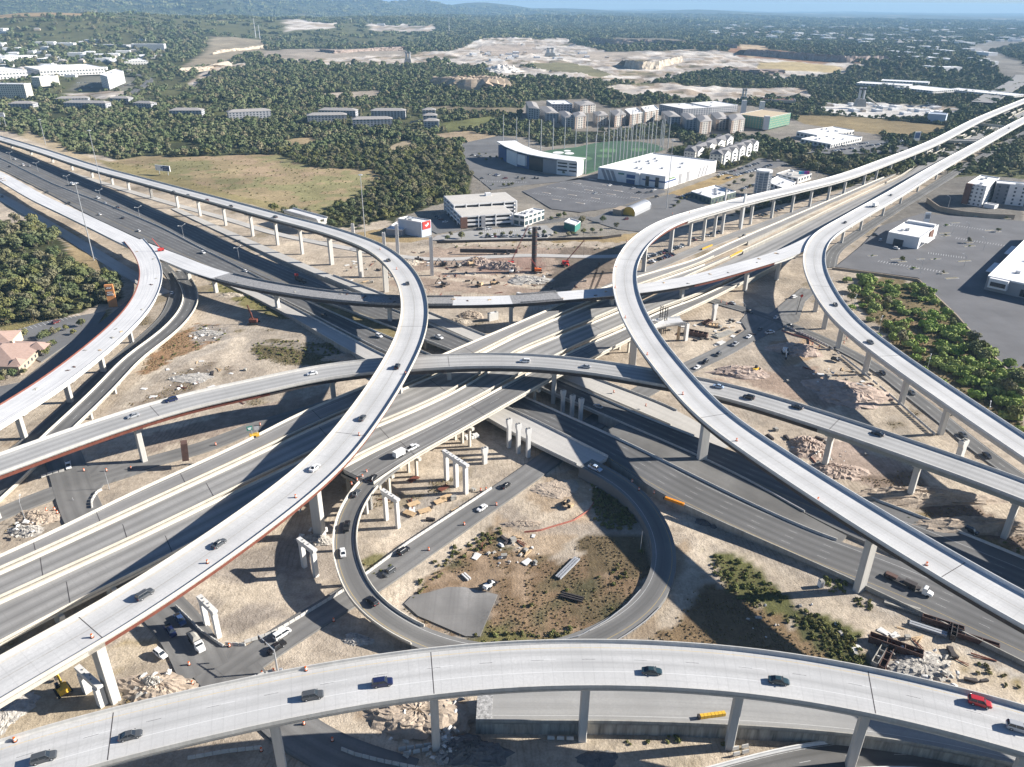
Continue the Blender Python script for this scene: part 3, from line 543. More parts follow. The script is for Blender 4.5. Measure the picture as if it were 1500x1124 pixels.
pA = px_path([(-110,1062,24.5),(0,995,24.5),(135,921,24.5),(266,838,24.5),(400,743,24.5),(477,679,24.5),(530,615,24.5),(575,547,24.5),(603,488,24.5),(607,441,24.5),(592,401,24.5),(562,371,24.5),(538,358,24.3),(477,337,23.5),(416,321,22),(368,308,20.5),(313,293,18),(267,281,16),(200,263,13),(133,245,10.5),(66,223,8.5),(0,203,7),(-80,180,5),(-180,155,3)], 13.8, ext=(160,200))
def sta(path, px, py, z): return path.S[path.near(P(px, py, z)[:2])]
sA1, sA2 = sta(pA, 140,920,24.5), sta(pA, 600,500,24.5)
overpass('flyover_ramp', 'tall ramp with a rust red girder sweeping from lower left to the far left', pA, R_brt, M['conc_cream'],
         [(0, sA1, M['conc_cream'], M['conc_cream']),(sA1, sA2, M['rust'], M['rust']),(sA2,9e9, M['darksteel_and_shade'], M['conc_cream'])],  # past the bend the near girder's shadow is painted in as near-black
         pbase([(168,1039),(481,781)], 3.8,2.4) + pbase([(592,606)], 3.0,2.2) + pbase([(546,429),(511,407.5),(470,390)], 3.0,2.0) +
         pbase([(428,376),(397,360),(357,349),(317,332),(281,318),(251,306),(221,291),(197,294),(176,280),(150,272),(120,262),(92,250),(60,240),(30,228),(2,218)], 2.2,1.6))
pB = px_path([(1640,968,25),(1500,896,25),(1397,837,25),(1260,754,25),(1140,677,24.8),(1047,612,24.5),(988,549,24.5),(944,491,24.5),(919,438,24.5),(915,398,24.5),(923,375,24.5),(941,352,24.3),(980,327,23.5),(1047,306,22.5),(1100,292,21.3),(1165,277,20.5),(1233,260,18.5),(1300,236,15.5),(1367,209.5,13.5),(1435,175,12),(1500,148,11),(1580,116,9),(1680,82,8)], 13.8, ext=(160,300))
overpass('flyover_ramp', 'tall pale ramp curving down the right side from the far right freeway', pB, R_brt, M['conc_white'],
         [(0, sta(pB, 940,353,24.5), M['darksteel_and_shade'], M['darksteel_and_shade']),(sta(pB, 940,353,24.5), sta(pB, 1018,325,23), M['rust'], M['rust']),(sta(pB, 1018,325,23), 9e9, M['concrete'], M['concrete'])],  # first stretch: shade on the girders is put into their dark colour
         pbase([(1241,874),(1015,683)], 3.6,2.2, off=0.0) + pbase([(924,534)], 3.4,2.2) + pbase([(948,399),(1000,374)], 2.8,1.8) + pbase([(1018,362),(1040,355),(1055,349),(1072,346),(1092,334),(1110,331),(1140,322),(1168,313),(1190,303),(1204,293),(1227,284),(1252,271),(1270,262),(1287,252),(1304,243),(1320,236),(1338,228),(1356,219),(1374,210)], 2.2,1.6))
pC = px_path([(1700,790,17),(1600,722,17),(1500,656,17),(1358,560,17),(1300,519,17),(1238,469,17),(1203,419,17),(1192,382,17),(1203,350,17),(1250,319,16),(1310,285,14),(1367,250,12),(1435,212,11),(1500,176,10),(1590,132,9),(1690,90,8)], 13.8, ext=(160,300))
overpass('flyover_ramp', 'lower bright ramp at the right bending past the green shrubs', pC, R_brt, M['conc_white'], [(0,9e9, M['concrete'], M['concrete'])],
         pbase([(1345,637),(1289,590),(1247,549),(1213,511),(1196,479),(1192,456)], 2.3,2.0) + pbase([(1225,378),(1247,358),(1276,340)], 1.8,1.6, capw=11) + pbase([(1308,318),(1334,300),(1360,283),(1386,264),(1412,248),(1440,232),(1470,214)], 1.8,1.6, capw=11))
pD = px_path([(-130,727,19.5),(0,681,19.5),(133,633,19.5),(267,591,19.5),(400,562,19.5),(450,550,19.5),(530,539,19.5),(615,533,19.5),(700,529,19.5),(780,530,19.5),(860,537.5,19.5),(950,552,19.5),(1040,569,19.5),(1100,584,19.5),(1215,620,19.5),(1350,666,19.3),(1500,720,19),(1640,778,18.5)], 14.0, ext=(160,160))
overpass('flyover_ramp', 'long grey ramp arching left to right across the middle of the interchange', pD, R_old, M['concrete'],
         [(0, sta(pD, 395,562,19.5), M['rust'], M['rust']),(sta(pD, 395,562,19.5), sta(pD, 1208,620,19.5), M['darksteel_and_shade'], M['darksteel_and_shade']),(sta(pD, 1208,620,19.5), 9e9, M['conc_green'], M['conc_green'])],
         pbase([(16,767),(229,684),(480,590),(1200,682),(1327,739),(1466,802)], 2.6,2.0) + pbase([(656,577),(808,598)], 2.2,2.0))
pN = px_path([(-220,1205,25),(-100,1162,25),(0,1124,25),(176,1075,25),(293,1047,25),(400,1024,25),(503,1004,25),(630,986,25),(740,976,25),(873,972.5,25),(1007,977,25),(1140,990,25),(1287,1016,25),(1420,1048,25),(1500,1070,25),(1620,1108,25),(1720,1142,25)], 14.2, ext=(160,160))
overpass('flyover_ramp', 'wide near ramp with a dashed lane line crossing the bottom of the photo', pN, R_new, M['concrete'], [(0,9e9, M['concrete'], M['concrete'])],
         pbase([(410,1150),(638,1120),(850,1108),(1062,1116),(1250,1150),(1470,1195),(180,1205)], 2.3,2.0), gdepth=2.0)
pE = px_path([(-160,186,6),(-80,222,7),(0,258,8),(55,289,8.5),(104,312,9),(150,334,9.5),(198,357,10),(250,377,11),(300,397,12),(367,415,13),(420,424.5,14),(477,433,15),(570,440.5,16.5),(650,441,17),(755,439,17.5),(820,433.5,17.5),(900,427,17.5),(940,422.5,17.5),(1010,411,17.5),(1085,391,17.3),(1145,373,17),(1180,358,16.8),(1225,333,16)], 13.4)
rE = empty('unfinished_ramp', (0,0,0), 0, 'unfinished ramp of white slabs and bare rebar crossing behind the tall ramps', 'overpass')
eb = [0] + [sta(pE, *q) for q in ((335,405,12.5),(671,441,17),(757,439,17.5),(830,433,17.5),(900,427,17.5))] + [9e9]
for k, (a, b_) in enumerate(zip(eb[:-1], eb[1:])):
    i1 = max(0, int(np.searchsorted(pE.S, a)) - 1); i2 = min(len(pE.C), int(np.searchsorted(pE.S, b_)))
    sweep(pE.sub(i1, i2), slab(0,-0.3), 'deck', [R_raw, M['rebar'], R_raw, M['rebar'], R_raw, R_raw][k], rE)
m, N, L, b = nmat('grey_blue_form_deck', 0.6,0.3); b.inputs['Base Color'].default_value = (0.25,0.27,0.31,1); M['form'] = m
e1, e2 = sta(pE, 1010,411,17.5), sta(pE, 1127,380,17)
for a, b_, ml in ((0, sta(pE, 300,397,12), M['concrete']),(sta(pE, 300,397,12), e1, M['darksteel_and_shade']),(e1, e2, M['rust']),(e2,9e9, M['conc_white'])):
    i1 = max(0, int(np.searchsorted(pE.S, a)) - 1); i2 = min(len(pE.C), int(np.searchsorted(pE.S, b_)) + 1); p = pE.sub(i1, i2)
    sweep(p, [(1,-0.75,-0.31),(1,-1.1,-2.4),(1,-4,-2.4),(1,-3.8,-0.31)], 'girder', ml, rE); sweep(p, [(-1,3.8,-0.31),(-1,4,-2.4),(-1,1.1,-2.4),(-1,0.75,-0.31)], 'girder', ml, rE)
for xy, w, t, kw in pbase([(398,457),(569,486),(752,484),(892,468),(1029,466),(1107,430),(1164,415),(277,412),(330,425)], 2.4,2.0):
    pier(pE, pE.near(xy), rE, w, t, M['concrete'], gdepth=2.43)
for s_ in (1,-1):          # the upright bar cages along both edges of the rebar stretches
    for a, b_ in ((eb[1], eb[2]),(eb[3], eb[4])):
        i1, i2 = int(np.searchsorted(pE.S, a)), int(np.searchsorted(pE.S, b_)); p = pE.sub(i1, i2)
        sweep(p, [(s_, -0.1 * s_, 0.95),(s_, -0.1 * s_, -0.3),(s_, -0.45 * s_, -0.3),(s_, -0.45 * s_, 0.95)][::s_], 'rebar_cage', M['rebar'], rE)
pF = px_path([(196,352,10.2),(211,370,10.6),(221,394,11),(219,418,11.5),(206,446,12),(184,472,12.3),(137,514,13),(62,570,14.5),(0,608,15),(-110,676,16)], 13.4, ext=(0,160))
overpass('unfinished_ramp', 'white unfinished ramp branching left and down beside the orange sign', pF, R_raw, M['conc_white'], [(0,9e9, M['conc_white'], M['rust'])],
         pbase([(160,542),(116,589),(41,645)], 2.4,2.0) + pbase([(188,400),(226,440),(192,500)], 2.2,1.8), bh=0.5, bar_mats={-1: M['rust'], 1: M['conc_white']})

# ------------------------------------------------------------------ wide straight carriageways given by their two edges
def edge_path(up, lo, zf, step=5.0, k=10, inset=0.35, axis=None):
    """up / lo: pixel polylines of the two edges; zf: (pixel x, height) table"""
    zx = [a for a, _ in zf]; zz = [b for _, b in zf]
    def ln(e):
        xs = np.array([p[0] for p in e], float); ys = np.array([p[1] for p in e], float)
        X = np.linspace(xs[0], xs[-1], 160); Y = np.interp(X, xs, ys)
        return np.array([P(x, y, np.interp(x, zx, zz)) for x, y in zip(X, Y)])
    A, B = ln(up), ln(lo)
    ax = axis if axis is not None else (A[-1] - A[0])[:2] / np.linalg.norm((A[-1] - A[0])[:2]); pr = np.array([-ax[1], ax[0]])
    def tr(q): s = q[:, :2] @ ax; o = np.argsort(s); return s[o], (q[:, :2] @ pr)[o], q[o, 2]
    sa, pa, za = tr(A); sb, pb, zb = tr(B)
    s = np.arange(max(sa[0], sb[0]), min(sa[-1], sb[-1]), step)
    def sm1(v):
        v = v.copy()
        for _ in range(k): v[1:-1] = 0.25 * v[:-2] + 0.5 * v[1:-1] + 0.25 * v[2:]
        return v
    a = sm1(np.interp(s, sa, pa)); b = sm1(np.interp(s, sb, pb)); z = sm1((np.interp(s, sa, za) + np.interp(s, sb, zb)) / 2)
    C = np.stack([s * ax[0] + (a + b) / 2 * pr[0], s * ax[1] + (a + b) / 2 * pr[1], z], 1)
    return Path(C, np.maximum(np.abs(a - b) / 2 - inset, 0.4))

axG = P(1320,252,0)[:2] - P(0,812,8)[:2]; axG = axG / np.linalg.norm(axG)
axH = P(1231,794,1)[:2] - P(0,231,0)[:2]; axH = axH / np.linalg.norm(axH)
zG = [(-120,9),(100,9.3),(300,10.5),(420,11),(800,11),(880,9.8),(960,7.6),(1020,5.2),(1100,2.8),(1200,1.2),(1320,0.5),(1600,0.5)]
g1u = [(-90,852),(0,812),(86,774),(176,728),(284,680),(372,640),(428,608),(482,586),(540,563),(600,540),(656,515),(742,479),(860,428),(940,402),(1020,379),(1050,363),(1160,316),(1320,248),(1367,217),(1500,157),(1560,130)]
g12 = [(-90,877),(0,838),(30,825),(192,750),(296,702),(368,669),(454,627),(510,603),(580,573),(650,544),(710,515),(762,488),(860,446),(940,418),(1020,390),(1080,366)]
g23 = [(-90,922),(0,880),(128,822),(220,780),(300,740),(374,705),(452,667),(520,636),(588,609),(650,582),(708,549),(748,519),(820,490),(870,470),(934,443),(1022,400),(1080,374),(1160,336),(1220,306),(1320,259),(1367,227),(1500,163),(1560,136)]
g34 = [(-90,995),(0,948),(109,887),(213,838),(330,775),(450,712),(520,673),(560,652),(591,640),(687,592),(730,568),(760,552),(822,520),(860,502),(910,482),(966,454),(1017,437),(1080,408),(1140,376),(1200,343),(1260,306),(1330,272),(1367,243),(1500,170),(1560,142)]
g4l = [(600,676),(630,660),(712,614),(798,564),(874,526),(920,503),(960,480),(992,465),(1048,438),(1100,411),(1150,385)]
def cut(e, x0=-1e9, x1=1e9): return [p for p in e if x0 <= p[0] <= x1]
def lanes(n, half, dash=True, first=YEL, second=WHITE):
    out = [(half - 1.4,0.16,0, first),(-half + 1.4,0.16,0, second)]
    return out + [(half - 1.4 - 3.66 * (i + 1), 0.14,12.2, WHITE) for i in range(n)]
R_g1 = road('bleached_asphalt', (0.29,0.28,0.265), [(2.9,0.14,0, WHITE),(-2.9,0.14,0, YEL)], wear=0.22, stain=0.2, band=(-4,4))
R_g2 = road('worn_concrete_lanes', (0.345,0.335,0.315), [], wear=0.62, lane=4.7, shift=0.3, stain=0.2, band=(-6.5,6.5), joint=4.6)
R_g4 = road('grey_exit_lanes', (0.22,0.215,0.205), [(0.4,0.14,24.4, WHITE),(4.2,0.14,0, WHITE),(-4.0,0.14,0, WHITE)], wear=0.5, stain=0.2, band=(-4,4))
R_hi = road('freeway_asphalt', (0.155,0.153,0.15), [(7.2,0.15,0, WHITE),(-7.2,0.15,0, YEL),(3.6,0.09,12.2, WHITE),(0,0.09,12.2, WHITE),(-3.6,0.09,12.2, WHITE)], wear=0.5, shift=1.8, stain=0.25, band=(-7,7))
R_side = road('side_road_asphalt', (0.16,0.157,0.15), [(0.0,0.14,12.2, WHITE),(3.3,0.12,0, WHITE),(-3.3,0.12,0, WHITE)], wear=0.45, shift=1.83, stain=0.3)
R_plain = road('plain_asphalt', (0.215,0.21,0.20), [], wear=0.4, shift=1.83, stain=0.35)
R_pale = road('pale_concrete_road', (0.50,0.48,0.445), [], wear=0.12, stain=0.15, joint=4.6)
R_loop = road('loop_asphalt', (0.20,0.195,0.185), [(2.6,0.14,0, WHITE),(-2.6,0.14,0, YEL)], wear=0.6, lane=7.0, stain=0.2, band=(-2.6,2.6))

def viaduct_px(p, a, b):
    xs = pix(p.C[:, 0], p.C[:, 1], p.C[:, 2])[0]; ii = np.nonzero((xs >= a) & (xs <= b))[0]; return p.sub(ii[0], ii[-1] + 1)
def viaduct(name, label, up, lo, mat, bar, zt, bents, axis, gd=1.7, deckbar=((1,2e3),(-1,2e3)), skirt_z=3.2, bh=0.95):
    """deck on girders where it is high, earth wall sides where it is low"""
    p = edge_path(up, lo, zt, axis=axis, inset=1.35); r = empty(name, (0,0,0), 0, label, 'freeway bridge')
    sweep(p, slab(0,-0.28), 'deck', mat, r)
    for s_, x1 in deckbar: sweep(viaduct_px(p, -400, x1), barrier_prof(s_, bh, 0.28), 'barrier', bar, r)
    hi = p.C[:, 2] > skirt_z; runs = []; i = 0
    while i < len(hi):
        j = i
        while j < len(hi) and hi[j] == hi[i]: j += 1
        runs.append((i, min(j + 1, len(hi)), bool(hi[i]))); i = j
    for i, j, h in runs:
        if j - i < 3: continue
        q = p.sub(i, j)
        if h: sweep(q, [(1,-0.6,-0.29),(1,-0.8,-gd),(-1,0.8,-gd),(-1,0.6,-0.29)], 'girder', bar, r)
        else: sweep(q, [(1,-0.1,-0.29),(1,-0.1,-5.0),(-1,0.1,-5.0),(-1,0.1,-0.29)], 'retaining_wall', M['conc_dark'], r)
    for px, py, z in bents:
        k = p.near(P(px, py, z)[:2])
        if p.C[k, 2] < skirt_z: continue
        ang = math.atan2(p.T[k, 1], p.T[k, 0]); n = p.Nn[k]; H = p.H[k]; c = p.C[k]
        cb = MB(); cb.box((c[0], c[1], c[2] - gd - 0.65),(1.4,2 * H + 0.6,1.25), ang); cp = cb.build('bent_cap', bar, r)
        for t in ([-0.7,0,0.7] if H > 6 else [-0.55,0.55]):
            mb = MB(); x, y = c[0] + n[0] * t * H, c[1] + n[1] * t * H
            mb.box((x, y, (c[2] - gd - 1.3 - 0.6) / 2),(1.0,1.0, c[2] - gd - 1.3 + 0.6), ang); mb.build('column', bar, r)
    return p, r
bx = [(60,12.0),(150,9),(235,9),(330,9),(420,9),(505,9),(590,9),(680,9),(770,9),(860,9),(930,9)]
def bents(e, dy): return [(x, np.interp(x, [a for a, _ in e], [b for _, b in e]) + dy, 10) for x, _ in bx]
pG1, _ = viaduct('freeway_viaduct', 'uppermost narrow deck of the diagonal freeway, beside the message board', g1u, cut(g12, x1=1050) + [(1160,326),(1320,252.5),(1367,221),(1500,159)], R_g1, M['conc_cream'], zG, bents(g1u, 14), axG, deckbar=((1,2e3),(-1,1040)))
pG2, _ = viaduct('freeway_viaduct', 'second deck from the top of the diagonal freeway, three worn lanes', [(x, y) for x, y in g12[:-2]] + [(1020,391),(1080,368),(1160,330),(1320,255),(1367,224),(1500,161),(1560,134)], g23, R_g2, M['conc_cream'], zG, bents(g12,20), axG, deckbar=((1,1040),(-1,2e3)))
pG3, _ = viaduct('freeway_viaduct', 'third deck of the diagonal freeway, half under the tall red girder ramp', g23, g34, R_g2, M['conc_cream'], zG, bents(g23,22), axG, deckbar=((1,1000),(-1,2e3)))
pG4, _ = viaduct('freeway_viaduct', 'lowest deck of the diagonal freeway leading off into the loop', [(500,684),(536,664)] + cut(g34,560,1150), [(500,688),(512,702),(530,719),(548,713),(572,695)] + g4l, R_g4, M['conc_cream'], [(500,10.3),(640,10.8)] + zG[4:], bents(cut(g34,591), 18), axG)

pL = px_path([(706,598,10.9),(668,622,10.8),(630,645,10.6),(585,672,10.3),(545,703,10.2),(516,741,9.5),(503,787,8.5),(513,842,7.1),(534,880,5.4),(577,914,3.6),(637,943,1.8),(720,960,0.7),(800,957,0.4),(866,936,0.4),(922,906,0.5),(959,870,0.8),(974,830,1.2),(971,788,1.8),(952,749,2.8),(922,715,3.8),(890,694,4.4),(858,678,4.6)], 7.9, step=3.0, sm=10)
iL0 = pL.near(P(538,712,10.1)[:2]); iL1 = pL.near(P(630,941,2)[:2])
rL = overpass('loop_ramp', 'looping exit ramp on short columns curling round the brown grass island', pL.sub(iL0, iL1), R_loop, M['conc_cream'], [(0,9e9, M['conc_cream'], M['conc_cream'])],
              pbase([(617,690),(575,715),(548,752),(530,800),(540,850),(548,915)], 1.3,1.3, capw=5.5, caph=1.2), gdepth=1.5, bh=0.85)
sweep(pL.sub(pL.near(P(572,682,10.3)[:2]), iL0 + 2), slab(-.03,-.9,.3), 'deck', R_loop, rL)
o = sweep(pL.sub(iL1 - 1, len(pL.C)), [(1,0.0,0.0),(1,0.6,-4.5),(-1,-0.6,-4.5),(-1,0.0,0.0)], 'loop_road', R_loop); tag(o, 'dark asphalt loop road curving round the island back up to the freeway', 'road', kind='structure')

zH = [(-200,0.15),(330,0.2),(450,2),(560,4.5),(905,4.5),(980,3.5),(1060,2.2),(1160,1.2),(1260,0.5),(1700,0.3)]
hNu = [(-120,168),(0,215),(124,262),(180,288),(224,308),(300,336),(370,371),(485,416),(557,445),(628,474),(688,500),(860,574),(960,618),(1014,638),(1100,672),(1256,722),(1340,754),(1420,784),(1500,818),(1640,876)]
hNl = [(-120,184),(0,231),(80,270),(164,302),(240,334),(300,366),(340,385),(400,413),(462,440),(530,464),(580,483),(626,500),(672,518),(760,556),(860,599),(946,636),(1008,662),(1100,706),(1209,771),(1330,820),(1500,893),(1640,955)]
hSu = [(-120,184.5),(0,231.5),(80,270.5),(164,302.5),(240,334.5),(300,366.5),(340,385.5),(400,416),(462,446),(576,496),(690,546),(864,624),(914,646),(980,680),(1060,720),(1160,766),(1231,797),(1330,822),(1500,895),(1640,957)]
hSl = [(-120,202),(0,248),(60,278),(140,320),(200,348),(240,364),(300,388),(366,420),(410,438),(472,470),(542,507),(640,549),(750,597),(800,622),(860,650),(896,672),(972,728),(1004,742),(1080,778),(1140,803),(1239,846),(1352,900),(1448,946),(1560,1000),(1640,1040)]
hPu = [(255,378),(290,392),(366,421),(410,439),(472,472),(566,522),(650,557),(772,609),(889,668),(905,676)]
hPl = [(255,396),(300,404),(360,430),(430,466),(500,508),(560,540),(640,580),(718,614),(740,632),(857,688),(880,700)]
hQu = [(250,300),(300,322),(400,365),(470,396),(540,422),(630,458),(708,490),(800,526),(886,560),(986,598),(1012,610)]
hQl = [(250,306),(300,330),(400,376),(485,411),(545,437),(628,472),(686,498),(860,572),(960,614),(1008,632)]
def freeway(name, label, up, lo, mat, bars, kind=None, skirt=((-1e9,640),(880,1e9)), inset=0.3, dz=0.0, bh=0.85, bar_mat=None, zt=None):
    if up[-1][0] > 1600: up, lo = [e + [(e[-1][0] + 500, e[-1][1] + 500 * (e[-1][1] - e[-2][1]) / (e[-1][0] - e[-2][0]))] for e in (up, lo)]
    p = edge_path(up, lo, [(a, b + dz) for a, b in (zt or zH)], axis=axH, inset=inset)
    r = empty(name, (0,0,0), 0, label, 'freeway')
    o = sweep(p, slab(0,-0.25), 'pavement', mat, r)
    xs = pix(p.C[:, 0], p.C[:, 1], p.C[:, 2])[0]
    for a, b_ in skirt:
        ii = np.nonzero((xs >= a) & (xs <= b_))[0]
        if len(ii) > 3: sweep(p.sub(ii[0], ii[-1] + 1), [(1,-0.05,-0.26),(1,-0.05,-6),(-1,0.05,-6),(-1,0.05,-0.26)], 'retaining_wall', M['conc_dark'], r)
    ii = np.nonzero((xs > 630) & (xs < 890))[0]
    if len(ii) > 3: sweep(p.sub(ii[0], ii[-1] + 1), [(1,-0.5,-0.26),(1,-0.7,-1.5),(-1,0.7,-1.5),(-1,0.5,-0.26)], 'girder', M['concrete'], r)
    for s_, a, b_ in bars:
        ii = np.nonzero((xs >= a) & (xs <= b_))[0]
        if len(ii) > 3: sweep(p.sub(ii[0], ii[-1] + 1), barrier_prof(s_, bh, 0.4), 'barrier', bar_mat or M['concrete'], r)
    return p
pHN = freeway('freeway', 'far carriageway of the low freeway running from upper left to lower right', hNu, hNl, R_hi, [(1,480,1020),(-1,440,1205),(1,1240,1700)])
pHS = freeway('freeway', 'near carriageway of the low freeway with the orange crash cushion at its shoulder', hSu, hSl, R_hi, [(1,410,1232),(-1,410,640),(1,-120,400)])
pHP = freeway('freeway', 'low collector road and bridge joining the near carriageway under the diagonal freeway', hPu, hPl, R_pale, [(1,250,900),(-1,640,870)])
pHQ = freeway('freeway', 'closed pale concrete roadway with traffic barrels beyond the far carriageway', hQu + [(1040,630),(1076,655)], hQl + [(1030,649),(1062,664)], R_pale, [(1,480,990),(-1,480,1000)], zt=[(-200,.15),(330,.2),(450,2),(560,4.5),(880,4.5),(950,3.0),(1010,1.2),(1060,.3),(1700,.2)])
def median(name, label, up, lo, mat, cat, dz=-0.12):
    if up[-1][0] > 1600: up, lo = [e + [(e[-1][0] + 500, e[-1][1] + 500 * (e[-1][1] - e[-2][1]) / (e[-1][0] - e[-2][0]))] for e in (up, lo)]
    p = edge_path(up, lo, [(a, b + dz) for a, b in zH], axis=axH, inset=0.0)
    o = sweep(p, [(1,0,0),(1,0,-5),(-1,0,-5),(-1,0,0)], name, mat); tag(o, label, cat, kind='structure'); return p
R_gore = road('patched_gore_asphalt', (0.17,0.165,0.155), [], wear=0.1, stain=0.45)
m_grass = surf('dry_verge_grass', (0.21,0.17,0.08), var=0.5, scale=0.25, fine=5.0, bump=0.8)
median('verge', 'dry grass wedge between the two freeway carriageways', cut(hNl, 440,626), [(462,447),(576,497),(626,519)], m_grass, 'verge', -0.3)
median('gore', 'cracked dark asphalt wedge between the carriageways at the foot of the tall pier', [(885,610),(946,637),(1008,663),(1100,707),(1209,772),(1250,789)], [(885,633),(914,647),(980,681),(1060,721),(1160,767),(1231,797),(1250,800)], R_gore, 'road', -0.1)

# ------------------------------------------------------------------ roads on the ground
def ground_road(name, label, pts, width, mat, z=0.06, skirt=True, sm=10):
    p = px_path([(x, y, z) for x, y in pts], width, 4.0, sm)
    o = sweep(p, [(1,0,0),(1,0.25,-0.9),(-1,-0.25,-0.9),(-1,0,0)], name, mat); tag(o, label, 'road', kind='structure'); return p
pK = ground_road('road', 'asphalt service road passing under the loop and the low freeway', [(330,992),(372,962),(430,922),(500,880),(560,843),(605,811),(705,742),(780,690),(830,652),(880,612),(935,577),(1002,541),(1052,518),(1080,503),(1108,484),(1140,462),(1165,441),(1185,424)], 10.0, R_plain)
pR1 = ground_road('road', 'frontage road along the foot of the right hand ramp piers', [(1020,432),(1046,441),(1100,456),(1160,478),(1210,499),(1260,524),(1300,549),(1330,574),(1372,606),(1410,638),(1447,667),(1500,704),(1600,775)], 8.0, R_side, z=0.10)
pI1 = ground_road('road', 'service road at the left running under the long grey ramp', [(-60,780),(0,752),(80,720),(180,688),(230,673),(300,655),(380,622),(460,600),(520,578),(570,556)], 9.0, R_plain, z=0.05)
pI2 = ground_road('road', 'cross street passing beneath the diagonal freeway decks', [(80,640),(93,668),(103,700),(120,750),(150,800),(195,850),(240,890),(275,930),(300,985)], 13.0, R_plain, z=0.09)
pM = px_path([(262,398,0.5),(276,420,1.5),(280,440,2.5),(268,464,4),(240,492,5.2),(196,524,6),(155,568,6.5),(106,615,6.5),(70,648,5.5),(30,690,3),(-20,735,1)], 9.0)
overpass('curved_ramp', 'low curved ramp tucked beneath the white unfinished ramp', pM, R_side, M['conc_cream'], [(0,9e9, M['conc_cream'], M['conc_cream'])], pbase([(186,575),(140,615),(100,650)], 1.4,1.4, capw=6, caph=1.0), gdepth=1.6, bh=0.9)
ground_road('road', 'narrow shaded road curving at the foot of the white unfinished ramp', [(235,385),(256,410),(256,436),(242,466),(214,492),(170,530),(120,578),(60,632),(-30,700)], 7.0, R_side, z=0.04)
ground_road('road', 'frontage road beside the far right ramp piers with parked cars', [(870,432),(930,404),(985,380),(1060,350),(1140,321),(1230,286),(1320,240),(1400,200),(1500,150)], 9.0, R_g1, z=0.05)
ground_road('road', 'frontage road on the far side of the right hand ramp', [(1215,392),(1222,368),(1250,347),(1300,314),(1360,277),(1420,240),(1500,195),(1580,150)], 9.0, R_side, z=0.05)
ground_road('road', 'pale frontage road at far left below the unfinished ramp', [(-60,262),(0,288),(60,322),(120,358),(160,383),(205,410),(240,430)], 9.0, R_pale, z=0.05)
ground_road('road', 'frontage road behind the far left ramp piers', [(-100,190),(0,222),(150,268),(240,295),(330,320),(400,341),(470,356),(560,372),(640,380),(760,374),(880,376),(960,372)], 7.0, R_pale, z=0.04)
ground_road('road', 'asphalt road at bottom left passing under the near ramp', [(350,985),(372,1010),(405,1050),(450,1085),(510,1114),(600,1140)], 11.0, R_plain, z=0.07)
ground_road('road', 'road behind the wooded field winding to the hotels', [(195,152),(192,142),(200,132),(215,123),(218,116),(205,110),(188,108)], 16.0, R_side, z=0.6, sm=2)
ground_road('road', 'street running from the crossroads past the garage to the furniture store', [(640,352),(720,330),(800,325),(860,318),(905,330),(960,340)], 8.0, R_side, z=0.05)
ground_road('road', 'far freeway curving away at the upper right', [(1440,150),(1500,108),(1470,88),(1430,72),(1440,64),(1500,58)], 40.0, R_g1, z=1.5, sm=2)
def sheet(name, label, poly, mat, z, cat, thick=0.5, kind='structure'):
    mb = MB(); w = [tuple(P(x, y, z)[:2]) for x, y in poly]; mb.prism(w, z - thick, z)
    o = mb.build(name, mat); uv = o.data.uv_layers.new(name='UVMap')
    for lp in o.data.loops: v = o.data.vertices[lp.vertex_index].co; uv.data[lp.index].uv = (v.x, v.y)
    tag(o, label, cat, kind=kind); return o
R_lot = road('parking_asphalt', (0.15,0.148,0.15), [], wear=0.0, stain=0.25)
R_lot2 = road('pale_parking', (0.17,0.168,0.165), [], wear=0.0, stain=0.25)
pT = px_path([(x, y, 3.6) for x, y in ((560,1030),(692,1034),(770,1034),(880,1034),(1000,1037),(1140,1044),(1290,1058),(1400,1078),(1500,1100),(1640,1140))], 10.5, ext=(0,160))
rT = empty('walled_road', (0,0,0), 0, 'pale road held up by a stained retaining wall below the near ramp', 'road')
sweep(pT.sub(pT.near(P(692,1034,3.6)[:2]), len(pT.C)), slab(0,-0.3), 'pavement', road('grey_pavement', (0.36,0.355,0.34), [(-3,.12,0, WHITE)], wear=0.2, stain=0.2), rT); _i = pT.near(P(745,1034,3.6)[:2]); _j = pT.near(P(693,1034,3.6)[:2]); sweep(pT.sub(_j, _i), slab(0.12,0.01,0.3), 'stone_layer', M['speckle'], rT)
q = pT.sub(pT.near(P(692,1034,3.6)[:2]), len(pT.C))
sweep(q, [(1,0.0,-0.31),(1,0,-4.5),(-1,0,-4.5),(-1,0.0,-0.31)], 'retaining_wall', M['stain'], rT)
sweep(q, barrier_prof(-1,0.9,0.5), 'barrier', M['conc_dark'], rT)
pU = px_path([(1010,1160,0.1),(1100,1134,0.1),(1200,1109,0.1),(1290,1102,0.1),(1390,1108,0.1),(1500,1135,0.1),(1620,1180,0.1)], 8.5, ext=(60,120))
rU = empty('curved_road', (0,0,0), 0, 'dark curved road between white barriers at the bottom right corner', 'road')
sweep(pU, [(1,0,0),(1,0.2,-0.8),(-1,-0.2,-0.8),(-1,0,0)], 'pavement', R_side, rU)
for s_ in (1,-1): sweep(pU, barrier_prof(s_, 0.85,0.5), 'barrier', M['conc_white'], rU)
def joint(path, pts, z=24.5, par=None):
    """dark expansion joints across a deck"""
    for x, y in pts:
        i = path.near(P(x, y, z)[:2]); c = path.C[i]; mb = MB(); mb.box((c[0], c[1], c[2] + .005),(.2,2 * path.H[i] - 1.1,.03), math.atan2(path.T[i, 1], path.T[i, 0])); mb.build('expansion_joint', M['darksteel_and_shade'], par)
RAMPS = [o for o in COL.objects if o.get('category') in ('overpass', 'freeway bridge')]
def ramp(k): return next(o for o in RAMPS if k in o['label'])
